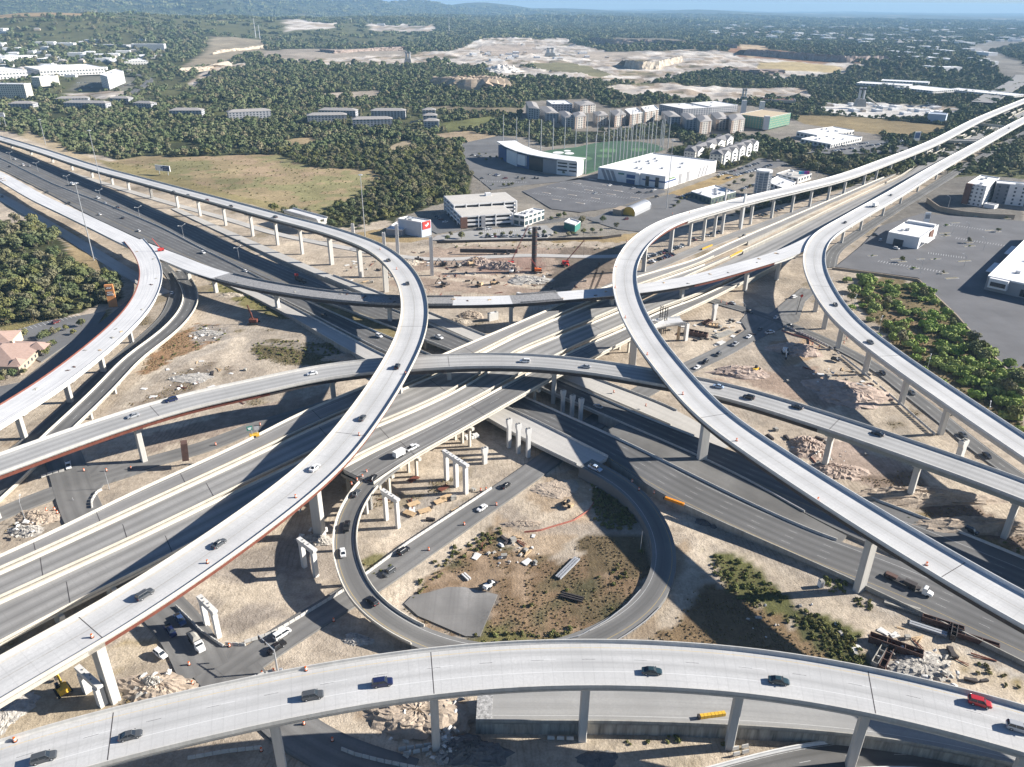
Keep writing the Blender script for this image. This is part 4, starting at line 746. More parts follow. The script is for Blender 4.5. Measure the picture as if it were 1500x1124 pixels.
joint(pN, [(630,986),(1287,1016),(176,1075)], 25, ramp('near ramp')); joint(pA, [(133,922),(512,640),(604,480)], 24.5, ramp('red girder')); joint(pB, [(1047,612),(1400,838),(922,380)], 24.5, ramp('tall pale')); joint(pD, [(656,531),(1218,621),(222,604)], 19.5, ramp('arching')); joint(pC, [(1203,419),(1300,519)], 17, ramp('lower bright'))
for p_, k_, q_ in ((pG1, 'uppermost narrow', (40,150,270,470,690)),(pG2, 'second deck', (70,190,310,470,640,820)),(pG3, 'third deck', (110,235,560,700,880)),(pG4, 'lowest deck', (600,700,860))):
    xs_ = pix(p_.C[:, 0], p_.C[:, 1], p_.C[:, 2])[0]
    for x in q_: i = int(np.argmin(np.abs(xs_ - x))); c = p_.C[i]; mb = MB(); mb.box((c[0], c[1], c[2] + .005),(.22,2 * p_.H[i] - .9,.03), math.atan2(p_.T[i, 1], p_.T[i, 0]) - .25); mb.build('expansion_joint', M['darksteel_and_shade'], ramp(k_))
sheet('asphalt_patch', 'fan shaped patch of old asphalt inside the loop', [(592,884),(604,872),(628,868),(655,860),(680,860),(729,871),(703,932),(682,932),(640,914),(612,902)], road('old_asphalt', (0.26,0.25,0.235), [], wear=0.25, lane=9, stain=0.5, joint=7), -0.12, 'pavement')
sheet('junction', 'asphalt junction at the lower left where the cross street meets the service road', [(255,905),(290,925),(330,946),(372,946),(412,945),(385,975),(345,1008),(300,1012),(268,975)], R_plain, 0.03, 'road')
sheet('junction', 'asphalt junction at the left under the long grey ramp', [(82,712),(88,690),(170,676),(215,690),(152,710),(136,730),(130,768),(108,770)], R_plain, 0.03, 'road')
sheet('junction', 'asphalt junction at the right between the tall piers', [(1085,470),(1100,452),(1130,462),(1160,440),(1180,440),(1170,470),(1150,478),(1105,500)], R_plain, 0.03, 'road')
# ------------------------------------------------------------------ vegetation
def leafmat(name, c0, c1, c2):
    m, N, L, b = nmat(name, 0.9,0.08)
    oi = N.new('ShaderNodeObjectInfo'); g = N.new('ShaderNodeNewGeometry')
    n1 = noise(N, L, g.outputs['Position'], 0.45,3)
    c = mix(N, L, remap(N, L, n1,0.32,0.68), c0, c1)
    c = mix(N, L, math_node(N, L, 'MULTIPLY', math_node(N, L, 'POWER', oi.outputs['Random'], 1.5), 0.75), c, c2)
    n2 = noise(N, L, g.outputs['Position'], 0.016,3); c = mix(N, L, remap(N, L, n2,0.42,0.66,0,0.6), c, c2)
    L.new(c, b.inputs['Base Color']); return m
M['leaf'] = leafmat('oak_leaves', (0.075,0.10,0.042),(0.145,0.17,0.07),(0.21,0.195,0.10))
M['leaf_far'] = leafmat('juniper_leaves', (0.07,0.10,0.046),(0.13,0.165,0.075),(0.18,0.185,0.10))
M['leaf_grey'] = leafmat('dusty_leaves', (0.095,0.10,0.058),(0.17,0.168,0.095),(0.25,0.22,0.135))
M['leaf_lime'] = leafmat('mesquite_leaves', (0.17,0.26,0.05),(0.29,0.40,0.10),(0.33,0.36,0.14))
M['leaf_weed'] = leafmat('weed_leaves', (0.14,0.135,0.055),(0.26,0.215,0.10),(0.16,0.19,0.06))

M['leaf_olive'] = leafmat('olive_leaves', (0.085,0.10,0.035),(0.16,0.17,0.06),(0.21,0.20,0.085))
def crown_mesh(name, mats, seed, nleaf=260, R=3.6, H=5.5, leaf=0.75, lobes=7, trunk=True, z0=1.2):
    r = np.random.default_rng(seed); mb = MB()
    if trunk:
        mb.tube((0,0,-0.8),(0.1,0.05, z0 + H * 0.35), 0.28,0.14,6,1)
        for k in range(4):
            a = k * 1.6 + r.random(); mb.tube((0.05,0.03, z0 + H * 0.15),(math.cos(a) * R * 0.55, math.sin(a) * R * 0.55, z0 + H * 0.5), 0.12,0.04,5,1)
    lob = []
    for k in range(lobes):
        a = 2 * math.pi * k / lobes + r.random() * 0.9; d = R * (0.30 + 0.38 * r.random()) if k else 0.0
        rr = R * (0.38 + 0.24 * r.random()); lob.append((d * math.cos(a), d * math.sin(a), z0 + H * (0.35 + 0.38 * r.random()) + (0.15 * H if not k else 0), rr, rr * (0.75 + 0.3 * r.random()) * H / (1.7 * R)))
    w = np.array([l[3] ** 2 for l in lob]); w /= w.sum()
    for _ in range(nleaf):
        l = lob[r.choice(len(lob), p=w)]
        th = r.random() * 2 * math.pi; cz = r.random() * 1.5 - 0.5; cz = min(cz, 0.999); s = math.sqrt(max(0,1 - cz * cz)); q = 0.72 + 0.38 * r.random()
        p = Vector((l[0] + l[3] * q * s * math.cos(th), l[1] + l[3] * q * s * math.sin(th), l[2] + l[4] * q * cz))
        nrm = Vector((s * math.cos(th), s * math.sin(th), cz)) + Vector(r.normal(0,0.36,3)); nrm.normalize()
        t = nrm.cross(Vector(r.normal(0,1,3))); t.normalize(); u = nrm.cross(t); sz = leaf * (0.55 + 0.8 * r.random())
        k1, k2 = 0.6 + 0.5 * r.random(), 0.6 + 0.5 * r.random()
        mb.add([p - t * sz * k1, p - u * sz * 0.8, p + t * sz, p + u * sz * k2], [(0,1,2,3)], 0)
    return mb.mesh(name, mats)
OAK = [crown_mesh('oak_tree', [M[('leaf', 'leaf_far', 'leaf_grey', 'leaf', 'leaf_olive')[i]], M['trunk']], 100 + i, 430,3.5 + 0.4 * (i % 2), 4.8 + (i % 3) * 0.9,0.56,(7,9,6,10,8)[i]) for i in range(5)]
BUSH = [crown_mesh('shrub', [M['leaf_lime'], M['trunk']], 200 + i, 420,2.5,2.8,0.42,10, True, 0.0) for i in range(3)]
WEED = [crown_mesh('weed', [M['leaf_weed'], M['trunk']], 220 + i, 90,1.0,1.1,0.32,5, False, -0.1) for i in range(3)]
FARM = [crown_mesh('tree_crown', [M['leaf_far'], M['trunk']], 300 + i, 120,3.9,4.6,1.15,6, False, 0.2) for i in range(3)] + [crown_mesh('tree_crown', [M['leaf_grey'], M['trunk']], 310,120,3.5,4.2,1.0,6, False, 0.2)]

FARW = [crown_mesh('canopy', [M['leaf_far'] if i else M['leaf'], M['trunk']], 320 + i, 90,3.9,1.7,1.0,8, False, 0.0) for i in range(2)]
GRIDC = Cg.reshape(ny, nx, 3)
WOOD = np.zeros(GX.size, bool); WOOD[WOODMASK] = True; WOOD = WOOD.reshape(ny, nx)
SCRB = SCRUBMASK.reshape(ny, nx)
def lookup(mask, X, Y):
    i = np.clip(np.searchsorted(gy, Y), 0, ny - 1); j = np.clip(np.searchsorted(gx, X), 0, nx - 1); return mask[i, j]
def jgrid(x0, x1, y0, y1, s, seed):
    r = np.random.default_rng(seed); xs = np.arange(x0, x1, s); ys = np.arange(y0, y1, s)
    A, B = np.meshgrid(xs, ys); A = A + (r.random(A.shape) - 0.5) * s * 0.95; B = B + (r.random(B.shape) - 0.5) * s * 0.95
    return A.ravel(), B.ravel()
def instancer(name, pts, scl, meshes, label, cat):
    """one object: foliage meshes instanced on points by geometry nodes"""
    col = bpy.data.collections.new(name + '_kinds')
    for k, me_ in enumerate(meshes):
        ob = bpy.data.objects.new('%s_kind' % name, me_); col.objects.link(ob)
    me_ = bpy.data.meshes.new(name); me_.vertices.add(len(pts)); me_.vertices.foreach_set('co', np.asarray(pts, np.float32).ravel())
    a = me_.attributes.new('size', 'FLOAT', 'POINT'); a.data.foreach_set('value', np.asarray(scl, np.float32)); me_.update()
    o = bpy.data.objects.new(name, me_); COL.objects.link(o)
    ng = bpy.data.node_groups.new(name, 'GeometryNodeTree')
    ng.interface.new_socket('Geometry', in_out='INPUT', socket_type='NodeSocketGeometry'); ng.interface.new_socket('Geometry', in_out='OUTPUT', socket_type='NodeSocketGeometry')
    n = ng.nodes; l = ng.links
    gi = n.new('NodeGroupInput'); go = n.new('NodeGroupOutput'); mp = n.new('GeometryNodeMeshToPoints'); ip = n.new('GeometryNodeInstanceOnPoints'); ci = n.new('GeometryNodeCollectionInfo')
    ci.inputs['Collection'].default_value = col; ci.inputs['Separate Children'].default_value = True; ci.inputs['Reset Children'].default_value = True
    ip.inputs['Pick Instance'].default_value = True
    rv = n.new('FunctionNodeRandomValue'); rv.data_type = 'FLOAT_VECTOR'; rv.inputs[0].default_value = (-0.12,-0.12,0); rv.inputs[1].default_value = (0.12,0.12,6.28)
    na = n.new('GeometryNodeInputNamedAttribute'); na.data_type = 'FLOAT'; na.inputs['Name'].default_value = 'size'
    l.new(gi.outputs[0], mp.inputs['Mesh']); l.new(mp.outputs[0], ip.inputs['Points']); l.new(ci.outputs[0], ip.inputs['Instance'])
    l.new(rv.outputs[0], ip.inputs['Rotation']); l.new(na.outputs[0], ip.inputs['Scale']); l.new(ip.outputs[0], go.inputs[0])
    md = o.modifiers.new('scatter', 'NODES'); md.node_group = ng
    tag(o, label, cat, kind='stuff'); return o

near_pts, far_pts, far_scl = [], [], []
for r0, r1, s, sc in ((0,950,5.7,0.86),(950,1500,8.5,1.15),(1500,2400,13,1.6),(2400,4000,24,2.6),(4000,8000,44,4.8),(8000,14000,95,9.0)):
    w_ = r1 * 0.80
    X, Y = jgrid(-w_, w_, r0 * 0.6, r1, s, int(r1)); rr = np.hypot(X, Y)
    k = (rr >= r0) & (rr < r1); X, Y = X[k], Y[k]
    px_, py_ = pix(X, Y, np.zeros_like(X)); k = (px_ > -110) & (px_ < 1610) & (py_ < 1200); X, Y, px_, py_ = X[k], Y[k], px_[k], py_[k]
    wd = lookup(WOOD, X, Y); sb = lookup(SCRB, X, Y)
    rnd = np.random.default_rng(int(r1) + 5).random(len(X)); gap = vnoise(X, Y, 28,71) + 0.6 * vnoise(X, Y, 90,72)
    k = (wd & (gap > -0.33) & (rnd < 0.95)) | (sb & (rnd < 0.42) & (gap > -0.2))
    X, Y, px_, py_ = X[k], Y[k], px_[k], py_[k]
    Z = gz(X, Y) - 0.3; size = sc * (0.42 + 0.95 * np.random.default_rng(int(r1) + 9).random(len(X)) ** 1.2) * (1 + 0.5 * vnoise(X, Y, 45,75))
    far_pts.append(np.stack([X, Y, Z], 1)); far_scl.append(size)
PT = np.concatenate(far_pts); SZ = np.concatenate(far_scl)
pxx, pyy = pix(PT[:, 0], PT[:, 1], PT[:, 2] + 3); inview = (pxx > 5) & (pxx < 1495) & (pyy > 0) & (pyy < 1124)
order = np.argsort(np.hypot(PT[:, 0], PT[:, 1]) + np.where(inview, 0,1e6)); sel = order[:300]
def plant(meshes, p, size, name, label, cat, group, k):
    o = bpy.data.objects.new(name, meshes[k % len(meshes)]); COL.objects.link(o); o.location = [float(v) for v in p]
    o.rotation_euler = (0,0, random.random() * 6.28); s = float(size); o.scale = (s, s, s * (0.9 + 0.25 * random.random())); return tag(o, label, cat, group)
for k, i in enumerate(sel):
    left = pxx[i] < 200 and pyy[i] > 300
    if left: plant(OAK, PT[i], SZ[i], 'oak_tree', 'dark oak in the dense grove at the left edge beside the white unfinished ramp', 'tree', 'oaks in the left grove', k)
    elif pxx[i] > 1050: plant(OAK, PT[i], SZ[i], 'oak_tree', 'dark oak in the belts of trees beyond and beside the right hand ramps', 'tree', 'oaks at the right', k)
    else: plant(OAK, PT[i], SZ[i], 'oak_tree', 'oak on the near edge of the wood beyond the brown field', 'tree', 'oaks along the wood edge', k)
rest = np.setdiff1d(np.arange(len(PT)), sel); near_rest = rest[np.hypot(PT[rest, 0], PT[rest, 1]) < 1000]; far_rest = np.setdiff1d(rest, near_rest); vfar = far_rest[np.hypot(PT[far_rest, 0], PT[far_rest, 1]) > 4000]; far_rest = np.setdiff1d(far_rest, vfar)
instancer('horizon_woodland', PT[vfar], SZ[vfar], FARW, 'low blue green woods near the horizon', 'woodland')
instancer('woodland', PT[near_rest], SZ[near_rest], OAK, 'dense oak wood beyond the brown field and around it', 'woodland')
instancer('distant_woodland', PT[far_rest], SZ[far_rest], FARM, 'far-off dark green woods and scrub running to the horizon', 'woodland')
SHR = [(1240,412,1.1),(1262,408,1.2),(1280,412,.9),(1250,428,1.5),(1268,433,1.4),(1247,440,1.2),(1290,420,.8),(1303,415,1),(1312,424,1),(1328,422,1.1),(1341,428,1.1),(1337,418,.8),(1300,436,1.0),(1310,446,1.2),(1296,452,.9),(1318,452,1),(1327,460,1.1),(1340,458,1.1),(1352,466,1.3),(1366,462,1.3),(1378,470,1.1),(1362,478,1.4),(1375,484,1.4),(1392,478,1.2),(1404,486,1.2),(1387,494,1.3),(1400,500,1.4),(1415,492,1.2),(1425,500,1.0),(1300,480,1.2),(1312,488,1.4),(1325,494,1.5),(1318,504,1.3),(1333,508,1.5),(1346,516,1.2),(1308,498,1.1),(1340,526,1.1),(1377,508,1.3),(1390,514,1.4),(1402,520,1.2),(1412,512,1.4),(1425,520,1.5),(1440,512,1.4),(1436,528,1.5),(1450,522,1.5),(1456,536,1.3),(1368,535,1.2),(1387,529,1),(1400,540,1.4),(1418,545,1.5),(1430,556,1.3),(1446,552,1.1),(1462,560,1.4),(1478,552,1.2),(1490,566,1.4),(1470,578,1.3),(1450,574,1.1),(1488,588,1.2),(1410,562,1.0),(1498,610,1.2),(1352,544,.9),(1275,470,.9),(1284,494,.8),(1246,452,1.0),(1380,560,.8),(1432,540,1.2),(1480,536,1.2),(1355,440,.9),(1345,436,.8)]
_r = random.Random(4); HOL = [(1255,445),(1248,405),(1345,414),(1400,466),(1470,545),(1500,550),(1500,640),(1450,598),(1395,555),(1320,500)]
while len(SHR) < 190:
    x, y = _r.uniform(1236,1500), _r.uniform(402,640)
    if inpoly(np.array([x]), np.array([y]), HOL)[0] and vnoise(np.array([x]), np.array([y]), 26,81)[0] > -0.16: SHR.append((x, y, _r.uniform(.7,1.5)))
for k, (x, y, s) in enumerate(SHR):
    p = P(x, y, 0); p[2] = -0.4; s *= 1.15; dark = k % 9 == 5 or (x > 1405 and 495 < y < 535 and k % 2)
    plant(OAK if dark else BUSH, p, s * (0.62 if dark else 1.0), 'shrub', 'dark bushy tree among the light green shrubs below the tan wall' if dark else 'light green feathery shrub in the hollow below the tan retaining wall', 'shrub', 'dark trees in the shrub hollow' if dark else 'shrubs in the hollow', k)
LOT = [(676,350,.8),(655,352,.6),(660,346,.5),(704,345,.5),(714,347,.45),(724,346,.5),(736,346,.55),(748,346,.5),(757,347,.45),(775,345,.5),(786,345,.55),(797,344,.5),(852,330,.9),(818,320,.7),(826,318,.6),(808,322,.5),(883,326,.7),(903,334,.6),(840,345,.6),(855,343,.7),(868,340,.6),(880,340,.4),(832,346,.5),(813,344,.5),(935,300,.3),(826,256,.6),(831,255,.5),(836,256,.5),(750,272,.6),(745,273,.5),(738,273,.5),(722,272,.3),(765,265,.4),(770,240,.5),(735,235,.5),(728,232,.5),(712,236,.5),(718,233,.5),(712,226,.35),(702,228,.5),
       (993,300,.6),(997,294,.5),(1005,292,.4),(987,304,.5),(1040,310,.7),(1075,270,.6),(1088,268,.7),(1100,262,.7),(1068,274,.5),(1098,275,.5),(1086,282,.5),(1052,262,.5),(1062,297,.6),(120,478,.7),(108,490,.5),(70,494,.7),(62,499,.6),(78,491,.6),(86,487,.5),(96,484,.5),(35,495,.8),(28,498,.6),(72,512,.5),(60,516,.5),(67,520,.6),(80,506,.5),(20,552,.6),(8,556,.7),(35,548,.5),(0,560,.6)]
for k, (x, y, s) in enumerate(LOT):
    p = P(x, y, 0); p[2] = -0.3
    lab = 'small round tree planted beside the parking lots in the middle distance' if y < 400 else 'clipped tree or bush beside the tiled roof house at the left edge'
    plant(OAK, p, s, 'oak_tree', lab, 'tree', 'trees in the parking lots' if y < 400 else 'bushes by the house', k)
wp = []
for poly, s, pr in (([(700,895),(760,925),(850,925),(930,870),(945,800),(880,800),(820,830),(730,860),(700,860)], 2.2,0.10),([(866,702),(900,706),(936,758),(930,776),(872,772)], 1.3,0.85),([(1030,808),(1085,815),(1165,885),(1260,930),(1245,945),(1130,905),(1060,865)], 1.5,0.5),([(1175,890),(1265,955),(1268,975),(1235,975),(1180,925)], 1.3,0.95),
                    ([(690,925),(760,922),(850,925),(820,940),(700,942)], 1.4,0.45),([(620,840),(660,800),(735,770),(740,785),(660,830),(600,885)], 1.6,0.5),([(366,502),(400,496),(510,506),(535,520),(470,533),(380,526)], 1.8,0.4),([(1270,735),(1400,765),(1500,805),(1500,820),(1380,790)], 1.6,0.35),([(1205,845),(1240,850),(1240,868),(1210,866)], 1.2,0.7),([(1245,872),(1280,875),(1275,892),(1250,888)], 1.2,0.6),
                    ([(540,860),(575,830),(560,815),(532,822)], 1.5,0.3),([(885,1075),(1000,1072),(1090,1078),(1090,1092),(900,1090)], 1.5,0.35),([(1180,1075),(1500,1110),(1500,1128),(1300,1083)], 1.5,0.35),([(300,408),(345,420),(398,445),(425,464),(390,460),(330,434)], 2.2,0.2),([(1255,440),(1345,412),(1400,458),(1470,540),(1500,545),(1500,640),(1440,600),(1350,545)], 2.5,0.35),
                    ([(1385,942),(1500,1002),(1500,1020),(1400,972)], 1.6,0.3),([(640,355),(900,358),(900,366),(640,364)], 3.0,0.2),([(205,545),(285,476),(335,480),(335,492),(226,540)], 2.4,0.25),([(150,240),(290,230),(430,238),(556,258),(470,318),(300,275)], 5,0.25)):
    w_ = np.array([P(x, y, 0)[:2] for x, y in poly]); X, Y = jgrid(w_[:, 0].min(), w_[:, 0].max(), w_[:, 1].min(), w_[:, 1].max(), s, len(wp) + 3)
    a_, b_ = pix(X, Y, np.zeros_like(X)); k = inpoly(a_, b_, poly) & (np.random.default_rng(3).random(len(X)) < pr + 0.6 * vnoise(X, Y, 6,77)); wp.append(np.stack([X[k], Y[k], gz(X[k], Y[k]) + 0.05], 1))
wp = np.concatenate(wp); M['leaf_dry'] = leafmat('dry_grass_blades', (0.23,0.165,0.095),(0.38,0.29,0.18),(0.26,0.225,0.11))
TUFT = [crown_mesh('tuft', [M['leaf_dry'], M['trunk']], 240 + i, 26,0.5,0.5,0.2,3, False, -0.12) for i in range(3)]
X, Y = jgrid(-330,330,90,420,1.25,9); a_, b_ = pix(X, Y, np.zeros_like(X)); k = lookup(GRASSY.reshape(ny, nx), X, Y) & ~inpoly(a_, b_, [(586,886),(602,868),(655,856),(733,870),(706,936),(640,918)]) & (a_ > -40) & (a_ < 1540) & (b_ < 1150) & (vnoise(X, Y, 5,78) + .5 * vnoise(X, Y, 2,79) > -.12); X, Y = X[k], Y[k]
instancer('dry_grass', np.stack([X, Y, gz(X, Y)], 1), 0.4 + 0.55 * np.random.default_rng(6).random(len(X)), TUFT, 'dry grass tufts on the waste ground', 'grass'); print('tufts', len(X))
instancer('weeds', wp, 0.3 + 0.6 * np.random.default_rng(4).random(len(wp)), WEED, 'patchy weeds and scrub on the waste ground between the roads', 'weeds')
# ------------------------------------------------------------------ buildings
def winmat(name, wall, glass=(0.05,0.065,0.085), pu=4.0, pv=3.3, wu=0.5, wv=0.5, band=None, var=0.12):
    """wall with rows of window openings; u along the wall, v up it, in metres"""
    m, N, L, b = nmat(name, 0.7,0.3)
    uv = N.new('ShaderNodeUVMap'); sx = N.new('ShaderNodeSeparateXYZ'); L.new(uv.outputs[0], sx.inputs[0])
    fu = math_node(N, L, 'FRACT', math_node(N, L, 'DIVIDE', sx.outputs[0], pu)); fv = math_node(N, L, 'FRACT', math_node(N, L, 'DIVIDE', sx.outputs[1], pv))
    ku = math_node(N, L, 'LESS_THAN', math_node(N, L, 'ABSOLUTE', math_node(N, L, 'SUBTRACT', fu, 0.5)), wu / 2)
    kv = math_node(N, L, 'LESS_THAN', math_node(N, L, 'ABSOLUTE', math_node(N, L, 'SUBTRACT', fv, 0.5)), wv / 2)
    g = N.new('ShaderNodeNewGeometry'); n1 = noise(N, L, g.outputs['Position'], 0.3,3)
    w = mix(N, L, remap(N, L, n1,0.3,0.7), tuple(c * (1 - var) for c in wall), wall)
    if band: w = mix(N, L, math_node(N, L, 'LESS_THAN', math_node(N, L, 'FRACT', math_node(N, L, 'DIVIDE', sx.outputs[0], band[0])), band[1]), w, band[2])
    k = math_node(N, L, 'MULTIPLY', ku, kv)
    L.new(mix(N, L, k, w, glass), b.inputs['Base Color']); L.new(remap(N, L, k, 0,1,0.75,0.2), b.inputs['Roughness'])
    return m
M['roof_white'] = surf('white_membrane_roof', (0.74,0.73,0.71), var=0.10, scale=0.06)
M['roof_tan'] = surf('parking_roof', (0.52,0.49,0.44), var=0.10, scale=0.1)
M['roof_grey'] = surf('grey_shingles', (0.19,0.185,0.185), var=0.25, scale=0.5)
M['roof_pale'] = surf('pale_shingles', (0.33,0.31,0.29), var=0.2, scale=0.5)
M['roof_pink'] = surf('pink_roof_tiles', (0.36,0.255,0.21), var=0.15, scale=0.6)
M['wall_white'] = surf('white_wall', (0.74,0.73,0.71), var=0.06, scale=0.2)
M['wall_beige'] = surf('beige_wall', (0.55,0.46,0.35), var=0.12, scale=0.3)
M['wall_tan'] = surf('tan_block_wall', (0.36,0.29,0.215), var=0.18, scale=0.3)
M['brick'] = surf('brown_brick', (0.16,0.085,0.06), var=0.15, scale=0.5)
M['wall_grey'] = surf('grey_wall', (0.30,0.30,0.31), var=0.08, scale=0.3)
M['wall_blue'] = surf('blue_panel', (0.055,0.10,0.22), var=0.08, scale=0.3)
M['wall_paleblue'] = surf('pale_blue_wall', (0.42,0.48,0.56), var=0.06, scale=0.3)
M['teal'] = surf('teal_panel', (0.05,0.20,0.16), var=0.1, scale=0.3)
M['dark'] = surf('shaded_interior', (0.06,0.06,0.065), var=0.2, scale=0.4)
M['turf'] = surf('golf_turf', (0.055,0.115,0.062), var=0.2, scale=0.05)
M['turf2'] = surf('pale_turf', (0.12,0.22,0.10), var=0.2, scale=0.1)
M['w_hotel'] = winmat('hotel_wall', (0.68,0.64,0.56), pu=4.2, pv=3.4, wu=0.42, wv=0.42)
M['w_white'] = winmat('white_hotel_wall', (0.72,0.71,0.69), pu=4.0, pv=3.4, wu=0.4, wv=0.45)
M['w_apt'] = winmat('apartment_wall', (0.52,0.49,0.44), pu=5.5, pv=3.2, wu=0.45, wv=0.55, band=(17.0,0.3,(0.34,0.25,0.19)))
M['w_apt2'] = winmat('grey_apartment_wall', (0.42,0.42,0.43), pu=5.0, pv=3.0, wu=0.5, wv=0.55)
M['w_shop'] = winmat('shop_wall', (0.66,0.64,0.60), pu=7.0, pv=7.0, wu=0.55, wv=0.4)
M['w_stack'] = winmat('striped_hotel_wall', (0.70,0.69,0.68), pu=6.5, pv=3.5, wu=0.25, wv=0.5, band=(26.0,0.42,(0.16,0.17,0.19)))
M['w_build'] = winmat('sheathed_wall', (0.10,0.26,0.19),(0.45,0.36,0.22), pu=5.0, pv=3.4, wu=0.4, wv=0.5)

def hpx(x, y, ytop):
    """height of something standing at base pixel (x, y) whose top is seen at ytop"""
    b = P(x, y, 0); lo, hi = 0.0,160.0
    for _ in range(40):
        mid = (lo + hi) / 2; t = pix(np.array([b[0]]), np.array([b[1]]), np.array([mid]))[1][0]
        if t > ytop: lo = mid
        else: hi = mid
    return lo
def wall_ring(poly, z0, z1, name, mat, parent):
    """outer walls over a plan polygon with u, v in metres"""
    vs, fs, uv = [], [], []; u = 0.0; n = len(poly)
    for i in range(n):
        a, b = poly[i], poly[(i + 1) % n]; d = math.hypot(b[0] - a[0], b[1] - a[1]); k = len(vs)
        vs += [(a[0], a[1], z0),(b[0], b[1], z0),(b[0], b[1], z1),(a[0], a[1], z1)]; fs.append((k, k + 1, k + 2, k + 3)); uv += [(0,0),(d, 0),(d, z1 - z0),(0, z1 - z0)]
    me = bpy.data.meshes.new(name); me.from_pydata(vs, [], fs); l = me.uv_layers.new(name='UVMap')
    for i, q in enumerate(uv): l.data[i].uv = q
    me.materials.append(mat); me.update(); o = bpy.data.objects.new(name, me); COL.objects.link(o); o.parent = parent; return o
def ccw(p):
    a = sum(p[i][0] * p[(i + 1) % len(p)][1] - p[(i + 1) % len(p)][0] * p[i][1] for i in range(len(p)))
    return p if a > 0 else p[::-1]
def quad_px(left, corner, right):
    """plan of a block from the base pixels of its three near corners, relative to the corner"""
    c = P(*corner)[:2]; l = P(*left)[:2] - c; r = P(*right)[:2] - c
    return c, [(0,0), tuple(r), tuple(r + l), tuple(l)]
def quad_front(a, b, depth):
    A, B = P(*a)[:2], P(*b)[:2]; u = (B - A) / np.linalg.norm(B - A); n = np.array([-u[1], u[0]]); n = n if n @ A > 0 else -n
    return A, [(0,0), tuple(B - A), tuple(B - A + n * depth), tuple(n * depth)]
def grow(poly, k):
    c = np.mean(np.array(poly), 0); return [tuple(c + (np.array(p) - c) * (1 + k / max(np.linalg.norm(np.array(p) - c), 0.1))) for p in poly]
def block(name, label, cat, org, poly, h, wall, roof, group=None, parapet=0.7, units=0, hip=0.0, eave=0.6, z=-0.5):
    poly = ccw(poly); r = empty(name, (org[0], org[1], 0), 0, label, cat, group)
    wall_ring(poly, z, h, 'wall', wall, r)
    if hip:
        g_ = ccw(grow(poly, eave)); q = np.array(g_); e = [np.linalg.norm(q[(i + 1) % 4] - q[i]) for i in range(4)]
        if e[0] < e[1]: q = np.roll(q, -1,0); e = e[1:] + e[:1]
        m0 = (q[0] + q[3]) / 2; m1 = (q[1] + q[2]) / 2; d = (m1 - m0) / np.linalg.norm(m1 - m0); k = min(e[1] / 2, e[0] / 2 * 0.9)
        r0, r1 = m0 + d * k, m1 - d * k; vs = [(*p, h) for p in q] + [(*r0, h + hip),(*r1, h + hip)]
        mb = MB(); mb.add(vs, [(0,1,5,4),(1,2,5),(2,3,4,5),(3,0,4),(3,2,1,0)]); mb.build('roof', roof, r)
    else:
        mb = MB(); mb.prism(ccw(grow(poly, -0.35)), h - 0.9, h - 0.15); mb.build('roof', roof, r)
        outer = ccw(grow(poly, 0.02)); inner = ccw(grow(poly, -0.45)); mb = MB(); n = len(poly)
        for i in range(n):
            j = (i + 1) % n; a, b, c, d = outer[i], outer[j], inner[j], inner[i]
            mb.add([(*a, h),(*b, h),(*c, h),(*d, h),(*a, h + parapet),(*b, h + parapet),(*c, h + parapet),(*d, h + parapet)], [(4,5,6,7),(0,1,5,4),(2,3,7,6),(0,3,2,1)])
        mb.build('parapet', roof if wall.name.startswith(('apart', 'grey_apa')) else M['wall_white'], r)
        rr = np.random.default_rng(int(abs(org[0]) * 7 + org[1])); q = np.array(poly)
        for _ in range(units):
            a, b_ = 0.15 + 0.7 * rr.random(), 0.15 + 0.7 * rr.random(); p = q[0] + (q[1] - q[0]) * a + (q[3] - q[0]) * b_
            mb = MB(); mb.box((p[0], p[1], h + 0.55),(2.2 + rr.random() * 1.5,1.8 + rr.random(), 1.4), rr.random() * 0.2 + math.atan2(*(q[1] - q[0])[::-1])); mb.build('roof_unit', M['galv'], r)
    return r
def B1(name, label, cat, l, c, r_, ytop, wall, roof, **k): o, p = quad_px(l, c, r_); return block(name, label, cat, o, p, hpx(*c, ytop), wall, roof, **k)
def B2(name, label, cat, a, b, depth, ytop, wall, roof, **k): o, p = quad_front(a, b, depth); return block(name, label, cat, o, p, hpx(*a, ytop), wall, roof, **k)

